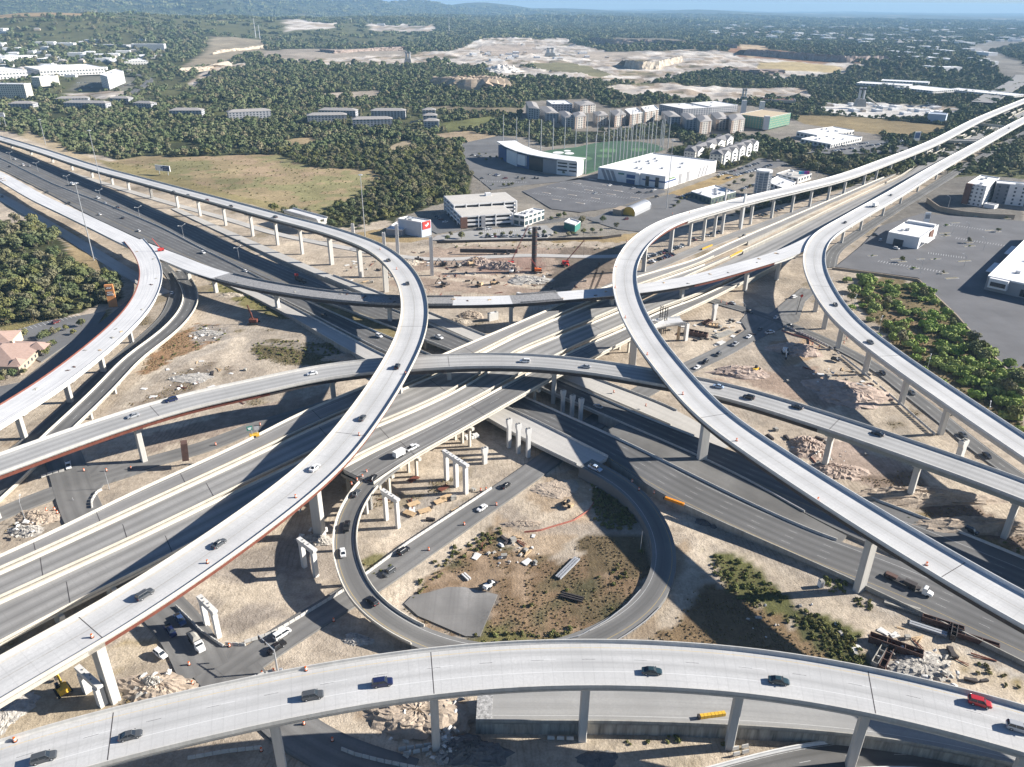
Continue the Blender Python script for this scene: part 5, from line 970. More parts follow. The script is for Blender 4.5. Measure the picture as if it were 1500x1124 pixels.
def garage():
    o, p = quad_front((676,334.5),(751,329), 27.0); h = hpx(676,334.5,317)
    r = empty('parking_garage', (o[0], o[1], 0), 0, 'open sided white concrete parking garage with a tan roof deck', 'garage')
    p = np.array(p); u = p[1] - p[0]; v = p[3] - p[0]; un, vn = u / np.linalg.norm(u), v / np.linalg.norm(v)
    back = [p[3] - un * 0.0, p[3] + u * 1.28, p[3] + u * 1.28 + vn * 34, p[3] + vn * 34]
    for fp, lev, hh in ((p, 3, h),(np.array(back), 4, h * 4 / 3)):
        fp = ccw([tuple(q) for q in fp]); mb = MB(); mb.prism(ccw(grow(fp, -2.5)), -0.3, hh - 0.8); mb.build('core', M['dark'], r)  # dark solid stands in for the shade between the parking decks
        for i in range(1, lev + 1):
            z = hh * i / lev; mb = MB(); mb.prism(fp, z - (1.5 if i < lev else 1.3), z - 0.05,0); mb.build('parking_deck', M['wall_white'], r)
        mb = MB(); mb.prism(ccw(grow(fp, -0.6)), hh - 0.06, hh + 0.03); mb.build('roof', M['roof_tan'], r)
        q = np.array(fp)
        for i in range(4):
            a, b = q[i], q[(i + 1) % 4]; n = max(1, int(np.linalg.norm(b - a) / 11))
            for k in range(n + 1 if i in (0,2) else n):
                c = a + (b - a) * min(0.985, max(0.015, k / n)); mb = MB(); mb.box((c[0], c[1], hh / 2 - 0.3),(0.9,0.9, hh), math.atan2(*un[::-1])); mb.build('column', M['wall_white'], r)
    mb = MB(); c = p[0] + u * 0.045 - vn * 0.3; mb.box((c[0], c[1], h * 0.45),(u @ un * 0.13,1.6, h * 0.9), math.atan2(*un[::-1])); mb.build('brick_panel', M['brick'], r)
    c = p[0] + u * 0.42 - vn * 0.25; mb = MB(); mb.box((c[0], c[1], h * 0.47),(3.5,1.2, h * 0.95), math.atan2(*un[::-1])); mb.build('stair_tower', M['wall_grey'], r)
    c = p[0] + u * 0.85 + v * 1.9; mb = MB(); mb.box((c[0], c[1], h * 4 / 3 + 1.2),(5,4,2.6), math.atan2(*un[::-1])); mb.build('stair_house', M['wall_white'], r)
garage()
B1('glass_office', 'low glass fronted building attached to the right end of the parking garage', 'office', (752,329),(768,332),(797,322), 318, winmat('glazed_front', (0.62,0.6,0.56),(0.06,0.09,0.10), 6,5.5,0.75,0.6), M['roof_white'], units=4)
r = B1('small_store', 'small pale blue store with a red sign panel near the parking garage', 'store', (584,341),(618,347.3),(632,343.5), 327, M['wall_paleblue'], M['roof_white'], units=3)
o_, p_ = quad_px((584,341),(618,347.3),(632,343.5)); u_ = np.array(p_[1]); un_ = u_ / np.linalg.norm(u_); hh = hpx(618,347.3,327); nn = np.array([un_[1], -un_[0]])
c_ = u_ * 0.5 + nn * 0.25; mb = MB(); mb.box((c_[0], c_[1], hh * 0.78),(np.linalg.norm(u_) * 0.8,0.4, hh * 0.55), math.atan2(*un_[::-1])); sg = mb.build('sign_panel', M['red'], r)
mb = MB()
def on(s, z): q = u_ * 0.5 + nn * 0.5 + un_ * s * np.linalg.norm(u_); return (q[0], q[1], hh * z)
mb.add([on(-.2,.82), on(-.05,.66), on(.05,.70), on(.02,.80)], [(0,1,2,3)]); mb.add([on(.0,.80), on(.06,.70), on(.22,.80), on(.16,.95), on(.06,.88)], [(0,1,2,3,4)])
mb.build('bird_emblem', M['white'], sg)
B2('shop_wing', 'low flat shop wing left of the store with the red sign', 'store', (566,343),(590,345), 22,336, M['wall_grey'], M['roof_white'], units=1)

def store():
    o, p = quad_px((875.5,262),(973.5,276.5),(1048,251.5)); h = hpx(973.5,276.5,260)
    r = block('big_store', 'large white box store with a blue band and slanting grey stripes', 'store', o, p, h, M['wall_white'], M['roof_white'], units=11, parapet=0.9)
    L_, R_ = np.array(p[3]), np.array(p[1]); ln, rn = L_ / np.linalg.norm(L_), R_ / np.linalg.norm(R_)
    if abs(np.cross(ln, rn)) < 1e-6: return
    on_l = -rn + ln * (rn @ ln); on_l /= np.linalg.norm(on_l); on_r = -ln + rn * (rn @ ln); on_r /= np.linalg.norm(on_r)
    def panel(base, d, out, s0, s1, z0, z1, name, mat, slant=0.0, th=0.25, parent=r):
        a, b = base + d * s0, base + d * s1; mb = MB(); sl_ = d * slant
        f = [(*(a + out * th), z0),(*(b + out * th), z0),(*(b + sl_ + out * th), z1),(*(a + sl_ + out * th), z1)]; g_ = [(*(a), z0),(*(b), z0),(*(b + sl_), z1),(*(a + sl_), z1)]
        mb.loft([g_, f]); return mb.build(name, mat, parent)
    Z = np.zeros(2); LL, RR = np.linalg.norm(L_), np.linalg.norm(R_)
    panel(Z, ln, on_l, 0.2, LL * 0.33, h * 0.48, h * 0.62, 'blue_band', M['wall_blue'], th=0.2); panel(Z, rn, on_r, 0.2, RR * 0.2, h * 0.48, h * 0.62, 'blue_band', M['wall_blue'], th=0.2)
    for s in (0.09,0.23): panel(Z, ln, on_l, LL * s, LL * (s + 0.05), 0.1, h * 0.88, 'dark_window', M['glass'], th=0.35)
    for s in (0.25,0.40): panel(Z, rn, on_r, RR * s, RR * (s + 0.05), 0.1, h * 0.9, 'dark_window', M['wall_grey'], th=0.3)
    panel(Z, ln, on_l, LL * 0.36, LL * 0.42,0, h * 1.06, 'entry_frame', M['wall_white'], th=2.4); e = panel(Z, ln, on_l, LL * 0.42, LL * 0.56,0.1, h * 0.8, 'entrance_glass', M['wall_blue'], th=0.6)
    panel(Z, ln, on_l, LL * 0.42, LL * 0.56, h * 0.42, h * 0.5, 'canopy', M['wall_white'], th=3.0)
    for k, s in enumerate((0.70,0.77,0.84)): panel(Z, ln, on_l, LL * s, LL * (s + 0.045), 0.1, h * 0.95, 'grey_stripe', M['wall_grey'], slant=LL * 0.07)
    for s in (0.62,0.69,0.76): panel(Z, rn, on_r, RR * s, RR * (s + 0.03), 0.1, h * 0.9, 'grey_stripe', M['wall_grey'], slant=RR * 0.04)
    panel(Z, ln, on_l, LL * 0.60, LL * 0.69, h * 0.70, h * 0.84, 'wall_sign', M['teal']); panel(Z, rn, on_r, RR * 0.06, RR * 0.17, h * 0.7, h * 0.82, 'wall_sign', M['turf2'])
store()

def golf():
    pts = [P(x, y)[:2] for x, y in ((730,231),(742,238),(757,244),(775,248.5),(795,252),(815,255),(832,257),(845,258.5))]
    o = pts[0].copy(); h = hpx(845,258.5,236); r = empty('golf_building', (o[0], o[1], 0), 0, 'curved white and blue golf venue with a bowed white roof beside the green range', 'building')
    T = np.gradient(np.array(pts), axis=0); T /= np.linalg.norm(T, axis=1)[:, None]; Nb = np.stack([-T[:, 1], T[:, 0]], 1); Nb = np.where((Nb @ np.array([0,1.0]))[:, None] > 0, Nb, -Nb)
    fr = np.array(pts) - o; bk = fr + Nb * 17
    mats = ['wall_blue', 'wall_white', 'wall_blue', 'glass', 'wall_grey', 'wall_white', 'wall_white']
    for i in range(7):
        q = ccw([tuple(fr[i]), tuple(fr[i + 1]), tuple(bk[i + 1]), tuple(bk[i])]); mb = MB(); mb.prism(q, -0.3, h * (0.93 if i % 2 else 0.9)); mb.build('wall', M[mats[i]], r)
    for i in (5,6):
        for z in (0.3,0.55,0.75):
            a, b = fr[i], fr[i + 1]; c = (a + b) / 2 - Nb[i] * 0.2; mb = MB(); mb.box((c[0], c[1], h * z),(np.linalg.norm(b - a) * 0.8,0.5,1.4), math.atan2(*(b - a)[::-1])); mb.build('window_band', M['glass'], r)
    rings = []
    for i in range(8):
        t = i / 7; z = h * (1.0 - 0.0 * t) + 2.8 * (1 - t) ** 2; a, b = fr[i] - Nb[i] * 2.2, bk[i] + Nb[i] * 4
        rings.append([(*a, z - 0.9),(*b, z - 0.9),(*b, z),(*a, z)])
    mb = MB(); mb.loft(rings); mb.build('roof', M['roof_white'], r)
    c = fr[3] * 0.5 + fr[2] * 0.5 - Nb[2] * 1.2; mb = MB(); mb.box((c[0], c[1], h * 0.55),(14,2.6, h * 0.7), math.atan2(*(fr[3] - fr[2])[::-1])); mb.build('white_frame', M['wall_white'], r)
    zx = lambda x: 680 + x * 0.29333
    zy = lambda y: 140 + y * 0.29333
    turf = [(355,288),(430,272),(560,258),(650,238),(760,226),(880,232),(960,245),(1000,268),(930,290),(800,320),(668,372),(610,392),(575,390),(560,345)]
    sheet('golf_range', 'dark green artificial turf golf range ringed by tall net poles', [(zx(x), zy(y)) for x, y in turf], M['turf'], 0.12, 'golf range', 0.6, 'structure')
    for k, (cx, cy, rx, ry, mt) in enumerate(((590,316,50,11, 'turf2'),(720,276,45,10, 'turf2'),(868,272,40,9, 'turf2'),(700,303,40,8, 'turf2'),(470,286,28,6, 'roof_white'),(525,290,24,6, 'roof_white'),(515,277,18,4, 'roof_white'))):
        mb = MB(); w = [tuple(P(zx(cx + rx * math.cos(t * 0.4488)), zy(cy + ry * math.sin(t * 0.4488)))[:2]) for t in range(14)]; mb.prism(ccw(w), -0.1,0.22)
        g_ = mb.build('target_green', M[mt]); tag(g_, 'white sand target patch on the golf turf' if mt == 'roof_white' else 'pale round target green on the golf turf', 'target', 'target patches on the golf range')
    poles = [(195,250),(260,265),(322,283),(382,280),(442,272),(500,268),(555,258),(610,243),(662,228),(720,215),(775,212),(832,216),(885,226),(935,238),(985,250),(1017,262)] + [(990,275),(975,281),(950,286),(930,290),(912,294),(890,298),(868,303),(850,307),(832,311),(810,316),(793,320),(775,325),(755,331),(738,337),(715,345),(690,354),(650,374),(605,392)]
    h = hpx(zx(322), zy(283), zy(122)); pr = None; b3 = []
    for x, y in poles:
        b = P(zx(x), zy(y)); b3.append(b); mb = MB(); mb.tube((0,0,-0.5),(0,0, h), 0.62,0.42,8)
        if pr is None: pr = mb.mesh('net_pole', M['galv'])
        q = bpy.data.objects.new('net_pole', pr); COL.objects.link(q); q.location = (b[0], b[1], 0)
        tag(q, 'tall pale steel net pole in the ring round the green golf range', 'pole', 'net poles round the golf range')
    m, N, L, b = nmat('netting', 0.9,0.1); b.inputs['Base Color'].default_value = (0.10,0.11,0.11,1); b.inputs['Alpha'].default_value = 0.07
    r = empty('golf_net', (0,0,0), 0, 'thin dark netting hung between the tall golf range poles', 'net')
    for i in range(len(b3) - 1):
        a, c = b3[i], b3[i + 1]; mb = MB(); mb.add([(a[0], a[1], 0.5),(c[0], c[1], 0.5),(c[0], c[1], h - 0.5),(a[0], a[1], h - 0.5)], [(0,1,2,3)]); mb.build('net_panel', m, r)
golf()

for k, (l, c, r_, yt, w, rf, lab) in enumerate((((770,166),(774,176),(790,178), 158, 'w_apt2', 'p', 'leftmost narrow end of the grey apartments behind the range'),((790,170),(800,180),(818,180), 166, 'w_apt2', 'p', 'second grey apartment block from the left behind the range'),((818,176),(826,185),(842,186), 172, 'w_apt2', 'p', 'third grey apartment block from the left behind the range'),((838,182),(842,189),(858,187), 172, 'w_apt', 'p', 'brown tower like end of the left apartments behind the range'),((800,158),(808,164),(838,164), 153, 'w_apt2', 'w', 'flat roofed block set back behind the left apartments'),((840,160),(850,166),(872,164), 155, 'w_apt', 'p', 'block with pinkish roof set back behind the left apartments'),
                                        ((868,178),(874,184),(890,183), 170, 'w_apt', 'p', 'brown apartment block left of the dense net poles'),((892,178),(900,186),(916,183), 170, 'w_apt', 'p', 'cream apartment block seen through the left net poles'),((914,176),(922,184),(940,181), 168, 'w_apt', 'w', 'cream apartment block seen through the middle net poles'),((938,172),(944,179),(964,175), 164, 'w_apt', 'w', 'white roofed block seen through the right net poles'),((968,176),(978,184),(996,184), 171, 'w_apt2', 'p', 'grey fronted block just right of the net poles'),((996,180),(1004,189),(1022,190), 175, 'w_apt2', 'p', 'grey fronted block second to the right of the net poles'),((1018,188),(1024,197),(1041,195), 179, 'w_apt', 'p', 'cream cornered block third to the right of the net poles'),
                                        ((1040,180),(1048,190),(1066,189), 175, 'w_apt', 'p', 'brown and cream block left of the green building site'),((1064,186),(1070,195),(1089,192), 177, 'w_apt', 'p', 'rightmost brown and cream block beside the green building site'),((965,163),(1000,170),(1040,168), 160, 'w_apt2', 'w', 'long low white roofed wing behind the right apartments'),((1010,160),(1040,166),(1080,163), 157, 'w_apt2', 'w', 'farthest white roofed wing behind the right apartments'))):
    B1('apartment_building', lab, 'apartments', l, c, r_, yt, M[w], M['roof_white'] if rf == 'w' else M['roof_pale'], units=2 if rf == 'w' else 0, hip=0 if rf == 'w' else 2.6, eave=1.0, group='apartments behind the golf range')
def gabled(lab, left, corner, right, ytop, ng):
    o, p = quad_px(left, corner, right); h = hpx(*corner, ytop); r = empty('gabled_building', (o[0], o[1], 0), 0, lab, 'lodging', 'gabled lodging blocks')
    p = np.array(p); u = p[1]; v = p[3]; un, vn = u / np.linalg.norm(u), v / np.linalg.norm(v); Lu, Lv = np.linalg.norm(u), np.linalg.norm(v)
    wall_ring(ccw([tuple(q) for q in p]), -0.4, h, 'wall', M['w_hotel'], r); rise = 4.2
    e = 0.8; A = [(-vn * -0 - un * e) , u + un * e]
    def q3(a, b, z): s = un * a + vn * b; return (s[0], s[1], z)
    mb = MB(); mb.add([q3(-e, -e, h), q3(Lu + e, -e, h), q3(Lu + e, Lv + e, h), q3(-e, Lv + e, h), q3(Lu * .02, Lv / 2, h + rise), q3(Lu * .98, Lv / 2, h + rise)], [(0,1,5,4),(1,2,5),(2,3,4,5),(3,0,4)]); mb.build('roof', M['roof_grey'], r)
    for k in range(ng):
        c = Lu * (k + 0.5) / ng; w = Lu / ng * 0.34
        for sgn, y0 in ((-1,0.0),(1, Lv)):
            d = 1.6; y1 = y0 + sgn * d
            mb = MB(); mb.add([q3(c - w, y1,-0.3), q3(c + w, y1,-0.3), q3(c + w, y1, h), q3(c, y1, h + 3.4), q3(c - w, y1, h), q3(c - w, y0,-0.3), q3(c + w, y0,-0.3), q3(c + w, y0, h), q3(c - w, y0, h)], [(0,1,2,3,4),(5,0,4,8),(1,6,7,2)]); mb.build('gable', M['wall_white'] if sgn < 0 else M['wall_beige'], r)
            mb = MB(); z2 = h + 3.9; y2 = y1 + sgn * 0.5; ym = Lv / 2
            mb.add([q3(c - w - .6, y2, h), q3(c, y2, z2), q3(c, ym, z2), q3(c - w - .6, ym, h), q3(c + w + .6, y2, h), q3(c + w + .6, ym, h)], [(0,1,2,3),(1,4,5,2)]); mb.build('gable_roof', M['roof_grey'], r)
            for z in (0.18,0.45,0.72):
                mb = MB(); s = un * c + vn * (y1 + sgn * 0.05); mb.box((s[0], s[1], h * z + 0.6),(w * 0.9,0.2,1.5), math.atan2(*un[::-1])); mb.build('window', M['glass'], r)
gabled('gabled lodging block with grey roof nearest the white box store', (1001,235),(1017,237.5),(1073,214), 223,4)
gabled('gabled lodging block with grey roof beside the parked cars', (1038,243),(1056,244),(1109,224), 227,5)
def tower():
    b = P(1115,285); h = hpx(1115,285,249); r = empty('glass_tower', (b[0], b[1], 0), 0, 'round glass tower with white cap and steel floors behind the right ramp', 'tower')
    R0 = 7.6; mb = MB(); mb.tube((0,0,-.3),(0,0, h - 1.5), R0 - 0.7, R0 - 0.7,10); mb.build('core', winmat('tower_glazing', (0.25,0.28,0.32),(0.06,0.08,0.10), 3,3,0.7,0.7), r)
    for i in range(1,10): mb = MB(); z = h * i / 10; mb.tube((0,0, z - 0.2),(0,0, z + 0.2), R0, R0,10); mb.build('floor_ring', M['galv'], r)
    for k in range(10): a = 2 * math.pi * k / 10; mb = MB(); mb.tube((R0 * math.cos(a), R0 * math.sin(a), -.3),(R0 * math.cos(a), R0 * math.sin(a), h - 1), 0.28,0.28,6); mb.build('column', M['wall_white'], r)
    mb = MB(); mb.tube((0,0, h - 1.6),(0,0, h), R0 + 0.3, R0 + 0.3,10); mb.build('cap', M['roof_white'], r)
tower()
B1('restaurant', 'flat white roofed restaurant with dark walls just behind the right hand ramp', 'restaurant', (1011,289),(1041,299),(1077,289), 291, winmat('dark_green_wall', (0.10,0.13,0.11), pu=6, pv=5, wu=0.5, wv=0.5), M['roof_white'], units=8)
B1('store', 'white roofed shop right behind the round glass tower', 'store', (1122,273),(1148,283),(1165,273), 277, M['w_shop'], M['roof_white'], units=2)
B1('store', 'low shop with a cyan and pink sign box behind the ramp', 'store', (1136,262),(1168,269),(1188,262), 262, M['w_shop'], M['roof_tan'], units=3)
b = P(1176,264); hs = hpx(1176,264,251); r = empty('shop_sign', (b[0], b[1], 0), 0, 'wide sign box with cyan, purple and pink panels above the shop', 'sign')
for i, (cc) in enumerate(((0.05,0.45,0.60),(0.10,0.30,0.55),(0.35,0.10,0.45),(0.60,0.08,0.28))):
    mb = MB(); mb.box((-4.2 + i * 2.8,0, hs - 1.6),(2.75,0.8,3.2)); mb.build('sign_panel', surf('sign_colour', cc, var=0.05), r)
for s in (-3,3): mb = MB(); mb.tube((s, 0.2,-0.5),(s, 0.2, hs - 3.2), 0.25,0.25,6); mb.build('post', M['galv'], r)
def quonset():
    a, b = P(921,316)[:2], P(957,299)[:2]; d = b - a; Ld = 34.0; ax = d / np.linalg.norm(d); pr = np.array([-ax[1], ax[0]]); w = 11.5
    r = empty('arched_shed', (a[0], a[1], 0), math.atan2(ax[1], ax[0]), 'arched metal roofed shed with yellow ends beside the ramp', 'shed')
    mb = MB(); n = 14; rg = []
    for x in (0, Ld): rg.append([(x, w / 2 * math.cos(math.pi * i / n), 2.4 + 5.2 * math.sin(math.pi * i / n)) for i in range(n + 1)] + [(x, -w / 2,-0.4),(x, w / 2,-0.4)])
    mb.loft(rg, cap=False); mb.build('roof', M['galv'], r)
    for x in (0.3, Ld - 0.3): mb = MB(); mb.add([(x, w / 2 * .97 * math.cos(math.pi * i / n), 2.4 + 5.0 * math.sin(math.pi * i / n)) for i in range(n + 1)] + [(x, -w / 2 * .97,-0.4),(x, w / 2 * .97,-0.4)], [tuple(range(n + 3))]); mb.build('end_wall', M['yellow'], r)
    mb = MB(); mb.box((3,9.5,2.2),(14,8,5)); mb.build('side_wing', M['wall_tan'], r)
quonset()
B1('small_store', 'small teal walled kiosk with a white roof among the trees', 'store', (826,335),(842,340),(850,334), 331, M['teal'], M['roof_white'])
r = B1('unfinished_building', 'half built block with green sheathing and a tan top deck', 'building site', (1080,184),(1122,190),(1156,182), 173, M['w_build'], surf('plywood_roof', (0.52,0.42,0.28)), units=0, parapet=0.3)
for x, y, yt in ((1088,168,158),(1114,171,160),(1121,190,170)):
    q = P(x, y) - np.array([*P(1122,190)[:2], 0]); mb = MB(); hh = hpx(x, y, yt) + (12 if y < 180 else 0); mb.box((q[0], q[1], hh / 2),(7,7, hh)); mb.build('stair_shaft', M['conc_white'], r)
B1('store', 'long white roofed store beyond the trees at the right, nearer half', 'store', (1172,210),(1216,218),(1262,207), 212, M['w_shop'], M['roof_white'], units=6)
B1('store', 'white roofed store beyond the trees at the right, farther half', 'store', (1166,200),(1196,206),(1250,198), 199, M['w_shop'], M['roof_white'], units=5)
for a, b_, d, yt, lab in (((1254,124.5),(1330,129), 60,122, 'long white roofed warehouse far off among the trees'),((1310,131),(1366,137), 90,128, 'nearest white roofed warehouse far off among the trees'),((1382,133),(1484,143), 60,131, 'pale long warehouse far off near the right edge'),((1290,120.5),(1360,124), 50,118.5, 'farthest thin white warehouse roof among the trees')):
    B2('warehouse', lab, 'warehouse', a, b_, d, yt, M['w_shop'], M['roof_white'], group='far warehouses')
B2('shed', 'blue grey metal shed beside the white gravel yard', 'shed', (1357,177),(1384,179), 26,167, M['wall_paleblue'], M['wall_paleblue'])
def plant_tower(lab, x, y, yt, w):
    b = P(x, y); h = hpx(x, y, yt); r = empty('plant_tower', (b[0], b[1], 0), 0, lab, 'quarry plant')
    mb = MB(); mb.box((0,0, h * 0.2),(w * 1.6, w * 1.6, h * 0.4), taper=0.75); mb.build('hopper', M['conc_dark'], r)
    for k in (-1,1): mb = MB(); mb.tube((k * w * .35,0, h * .35),(k * w * .35,0, h), w * .22, w * .22,8); mb.build('silo', M['galv'], r)
    mb = MB(); mb.box((0,0, h * 0.9),(w, w * .6, h * .08)); mb.build('walkway', M['darksteel_and_shade'], r)
    mb = MB(); mb.tube((w, 0, h * 0.5),(w * 3.5,8,1), 1.1,1.1,6); mb.build('conveyor', M['conc_dark'], r)
plant_tower('tall quarry plant tower with twin silos in the white yard', 1259,156,128,11)
plant_tower('slim plant tower by the pale gravel yard left of the warehouses', 1089,149,130,8)
plant_tower('crusher tower at the edge of the far quarry', 598,92,76,14)
plant_tower('dark crusher in the middle of the white quarry', 806,82,70,24)
B2('shed', 'low red brown roofed shed near the pale gravel yard', 'shed', (1112,149),(1165,151), 40,146, M['wall_beige'], M['brick'])
R1 = sheet('parking_lot', 'wide dark asphalt parking lot at the right with planted islands', [(1224,391),(1262,360),(1290,331),(1350,313),(1500,324),(1640,334),(1640,640),(1500,532),(1480,545),(1440,505),(1400,460),(1345,407),(1262,396)], R_lot, 0.4, 'parking lot', 1.0)
sheet('parking_lot', 'dark parking lot in front of the white box store', [(765,280),(868,255.5),(973,279),(975,281),(905,303),(850,311),(808,306)], R_lot, 0.08, 'parking lot')
sheet('parking_lot', 'grey parking lot left of the golf venue', [(672,211),(730,199),(760,205),(735,232),(800,256),(862,262),(770,271),(720,278),(688,252)], R_lot2,0.08, 'parking lot')
sheet('parking_lot', 'pale forecourt in front of the parking garage', [(630,352),(640,345),(690,338),(760,333),(800,330),(812,340),(800,349),(700,352)], road('forecourt', (0.36,0.35,0.33), [], wear=0, stain=0.2), 0.08, 'parking lot')
sheet('parking_lot', 'small shaded parking lot between the parking garage and the wood', [(640,318),(652,312),(676,336),(640,342),(628,336),(632,324)], R_lot2,0.08, 'parking lot')
sheet('parking_lot', 'parking lot beside the gabled lodging blocks', [(1048,252),(1080,248),(1110,232),(1140,233),(1155,240),(1120,250),(1075,256)], R_lot2,0.08, 'parking lot')
sheet('parking_lot', 'busy parking lot round the stores far right', [(1150,214),(1190,220),(1270,206),(1330,203),(1330,222),(1240,226),(1180,224)], R_lot2,0.08, 'parking lot')
sheet('parking_lot', 'paved lot round the arched shed and restaurants', [(862,322),(905,304),(985,284),(1010,292),(1040,304),(985,326),(940,340),(905,336)], R_lot2,0.07, 'parking lot')
sheet('parking_lot', 'parking lot with white bays beside the tiled roof house', [(-60,500),(0,492),(60,472),(118,462),(155,456),(140,480),(90,510),(60,530),(40,520),(0,510)], R_lot2,0.06, 'parking lot')
sheet('parking_lot', 'paved drive curving round the tiled roof house', [(-60,600),(0,566),(30,560),(80,520),(120,490),(150,470),(200,430),(210,440),(160,500),(100,560),(0,630),(-60,670)], R_lot2,0.05, 'parking lot')
def wall_run(name, lab, pts, h, t, mat, z0=-0.6, cat='wall'):
    q = resample(np.array([P(x, y, 0) for x, y in pts]), 3.0); p = Path(q, t / 2); o = sweep(p, [(1,0, h),(1,0, z0),(-1,0, z0),(-1,0, h)], name, mat); return tag(o, lab, cat)
wall_run('retaining_wall', 'tan block retaining wall dropping from the right parking lot to the shrubs', [(1219,394),(1262,399),(1345,411),(1400,463),(1440,508),(1480,549),(1560,615)], 1.1,0.8, M['wall_tan'], -3.5)
wall_run('retaining_wall', 'curved tan wall below the white striped hotel', [(1357,296),(1375,309),(1410,316),(1450,320),(1485,321)], 4.0,0.8, M['wall_tan'])
wall_run('boundary_wall', 'low pale wall behind the construction ground at the foot of the garage lot', [(640,356),(700,354.5),(800,352),(880,350),(910,346)], 1.6,0.4, M['darksteel_and_shade'])
r = B1('bank', 'small white bank with a recessed dark drive through in the right parking lot', 'bank', (1297.5,357),(1343,366),(1371,346), 350, M['wall_white'], M['roof_white'], units=3, parapet=0.9)
o_, p_ = quad_px((1297.5,357),(1343,366),(1371,346)); l_ = np.array(p_[3]); ln_ = l_ / np.linalg.norm(l_); r_ = np.array(p_[1]); rn_ = r_ / np.linalg.norm(r_); hb = hpx(1343,366,350)
ang_l = math.atan2(*ln_[::-1]); ang_r = math.atan2(*rn_[::-1])
c_ = l_ * 0.62 - rn_ * 0.3; mb = MB(); mb.box((c_[0], c_[1], hb * 0.33),(np.linalg.norm(l_) * .3,1.0, hb * .55), ang_l); mb.build('dark_opening', M['dark'], r)  # dark box on the wall, the opening's shade put into its colour
c_ = r_ * 0.62 - ln_ * 0.3; mb = MB(); mb.box((c_[0], c_[1], hb * 0.55),(np.linalg.norm(r_) * .2,1.2, hb * .9), ang_r); mb.build('brown_panel', M['brick'], r)
c_ = r_ * 0.35 - ln_ * 2.2; mb = MB(); mb.box((c_[0], c_[1], hb * 0.5),(np.linalg.norm(r_) * .4,4.5,0.5), ang_r); mb.build('canopy', M['wall_white'], r)
c_ = r_ * 0.88 + l_ * 0.5; mb = MB(); mb.box((c_[0], c_[1], hb + 0.9),(4, np.linalg.norm(l_) * .9,1.8), ang_r); mb.build('raised_parapet', M['wall_white'], r)
r = B1('hotel', 'white hotel block with a brown end tower at the right edge', 'hotel', (1409,298),(1437,303),(1456,289), 274, M['w_white'], M['roof_white'], units=3)
o_, p_ = quad_px((1409,298),(1437,303),(1456,289)); l_ = np.array(p_[3]); ln_ = l_ / np.linalg.norm(l_); r_ = np.array(p_[1]); rn_ = r_ / np.linalg.norm(r_); hh = hpx(1437,303,274)
c_ = l_ * 0.86 - rn_ * 0.5; mb = MB(); mb.box((c_[0], c_[1], hh * .53),(np.linalg.norm(l_) * .32,3.0, hh * 1.02), math.atan2(*ln_[::-1])); mb.build('brown_tower', M['brick'], r)
B2('hotel_wing', 'long hotel wing with grey and white panels running off the right edge', 'hotel', (1452,297),(1560,308), 16,269, M['w_stack'], M['roof_white'], units=4)
B2('hotel_court', 'low white forecourt canopy in front of the white hotel', 'canopy', (1440,303),(1456,306), 8,299, M['wall_white'], M['roof_white'])
r = B1('shopping_building', 'big white roofed store at the right edge casting a long shadow', 'store', (1512,352),(1441,425),(1560,452), 406, M['wall_grey'], M['roof_white'], units=8, parapet=1.0)
o_, p_ = quad_px((1512,352),(1441,425),(1560,452)); rr_ = np.array(p_[1]); rn_ = rr_ / np.linalg.norm(rr_); ll_ = np.array(p_[3]); ln_ = ll_ / np.linalg.norm(ll_); hh = hpx(1441,425,406)
for s, w, hz in ((0.16,0.24,1.15),):
    c_ = rr_ * s - ln_ * 1.5; mb = MB(); mb.box((c_[0], c_[1], hh * .72),(np.linalg.norm(rr_) * w, 3.4, hh * .7), math.atan2(*rn_[::-1])); mb.build('entry_frame', M['wall_white'], r)
    c_ = rr_ * s - ln_ * 3.4; mb = MB(); mb.box((c_[0], c_[1], hh * .68),(np.linalg.norm(rr_) * w * .8,0.4, hh * .3), math.atan2(*rn_[::-1])); mb.build('entry_window', M['glass'], r)
for s in (0.46,0.50,0.54): c_ = rr_ * s - ln_ * 0.2; mb = MB(); mb.box((c_[0], c_[1], hh * .4),(1.6,0.6, hh * .5), math.atan2(*rn_[::-1])); mb.build('window', M['glass'], r)
for s in (0.25,0.6): c_ = ll_ * s - rn_ * 3; mb = MB(); mb.box((c_[0], c_[1], hh * .55),(np.linalg.norm(ll_) * .16,6,0.5), math.atan2(*ln_[::-1])); mb.build('canopy', M['wall_white'], r)
for k, (x, y, a, b_) in enumerate(((1385,346,9,2),(1384,342,10,2),(1418,356,9,2),(1420,361,10,2),(1399,327,9,1.6),(1434,317,11,2),(1474,321,9,2),(1449,338,9,1.6),(1462,340,6,1.5),(1370,380,9,1.6),(1412,383,11,2),(1338,394,9,1.6),(1381,401,9,1.6),(1312,380,9,1.6),(1320,384,9,1.6),(1278,375,8,1.6),(1394,408,10,2.2),(1386,331,8,1.5),(1362,330,7,1.5),(1348,380,7,1.5))):
    c = P(x, y, 0.4); e = empty('planted_island', c, 0.22, 'narrow planted kerb island in the right hand parking lot', 'kerb island', 'islands in the right lot')
    mb = MB(); mb.box((0,0,0.08),(a, b_, 0.24)); mb.build('kerb', M['conc_white'], e); mb = MB(); mb.box((0,0,0.16),(a - .6, b_ - .6,0.2)); mb.build('soil', m_grass, e)
    if k % 3 != 1: q = plant(BUSH if k % 2 else OAK, P(x, y, 0.5), 0.32 + 0.12 * (k % 3), 'young_tree', 'young tree planted on a kerb island in the right hand parking lot', 'tree', 'young trees in the right lot', k)
 
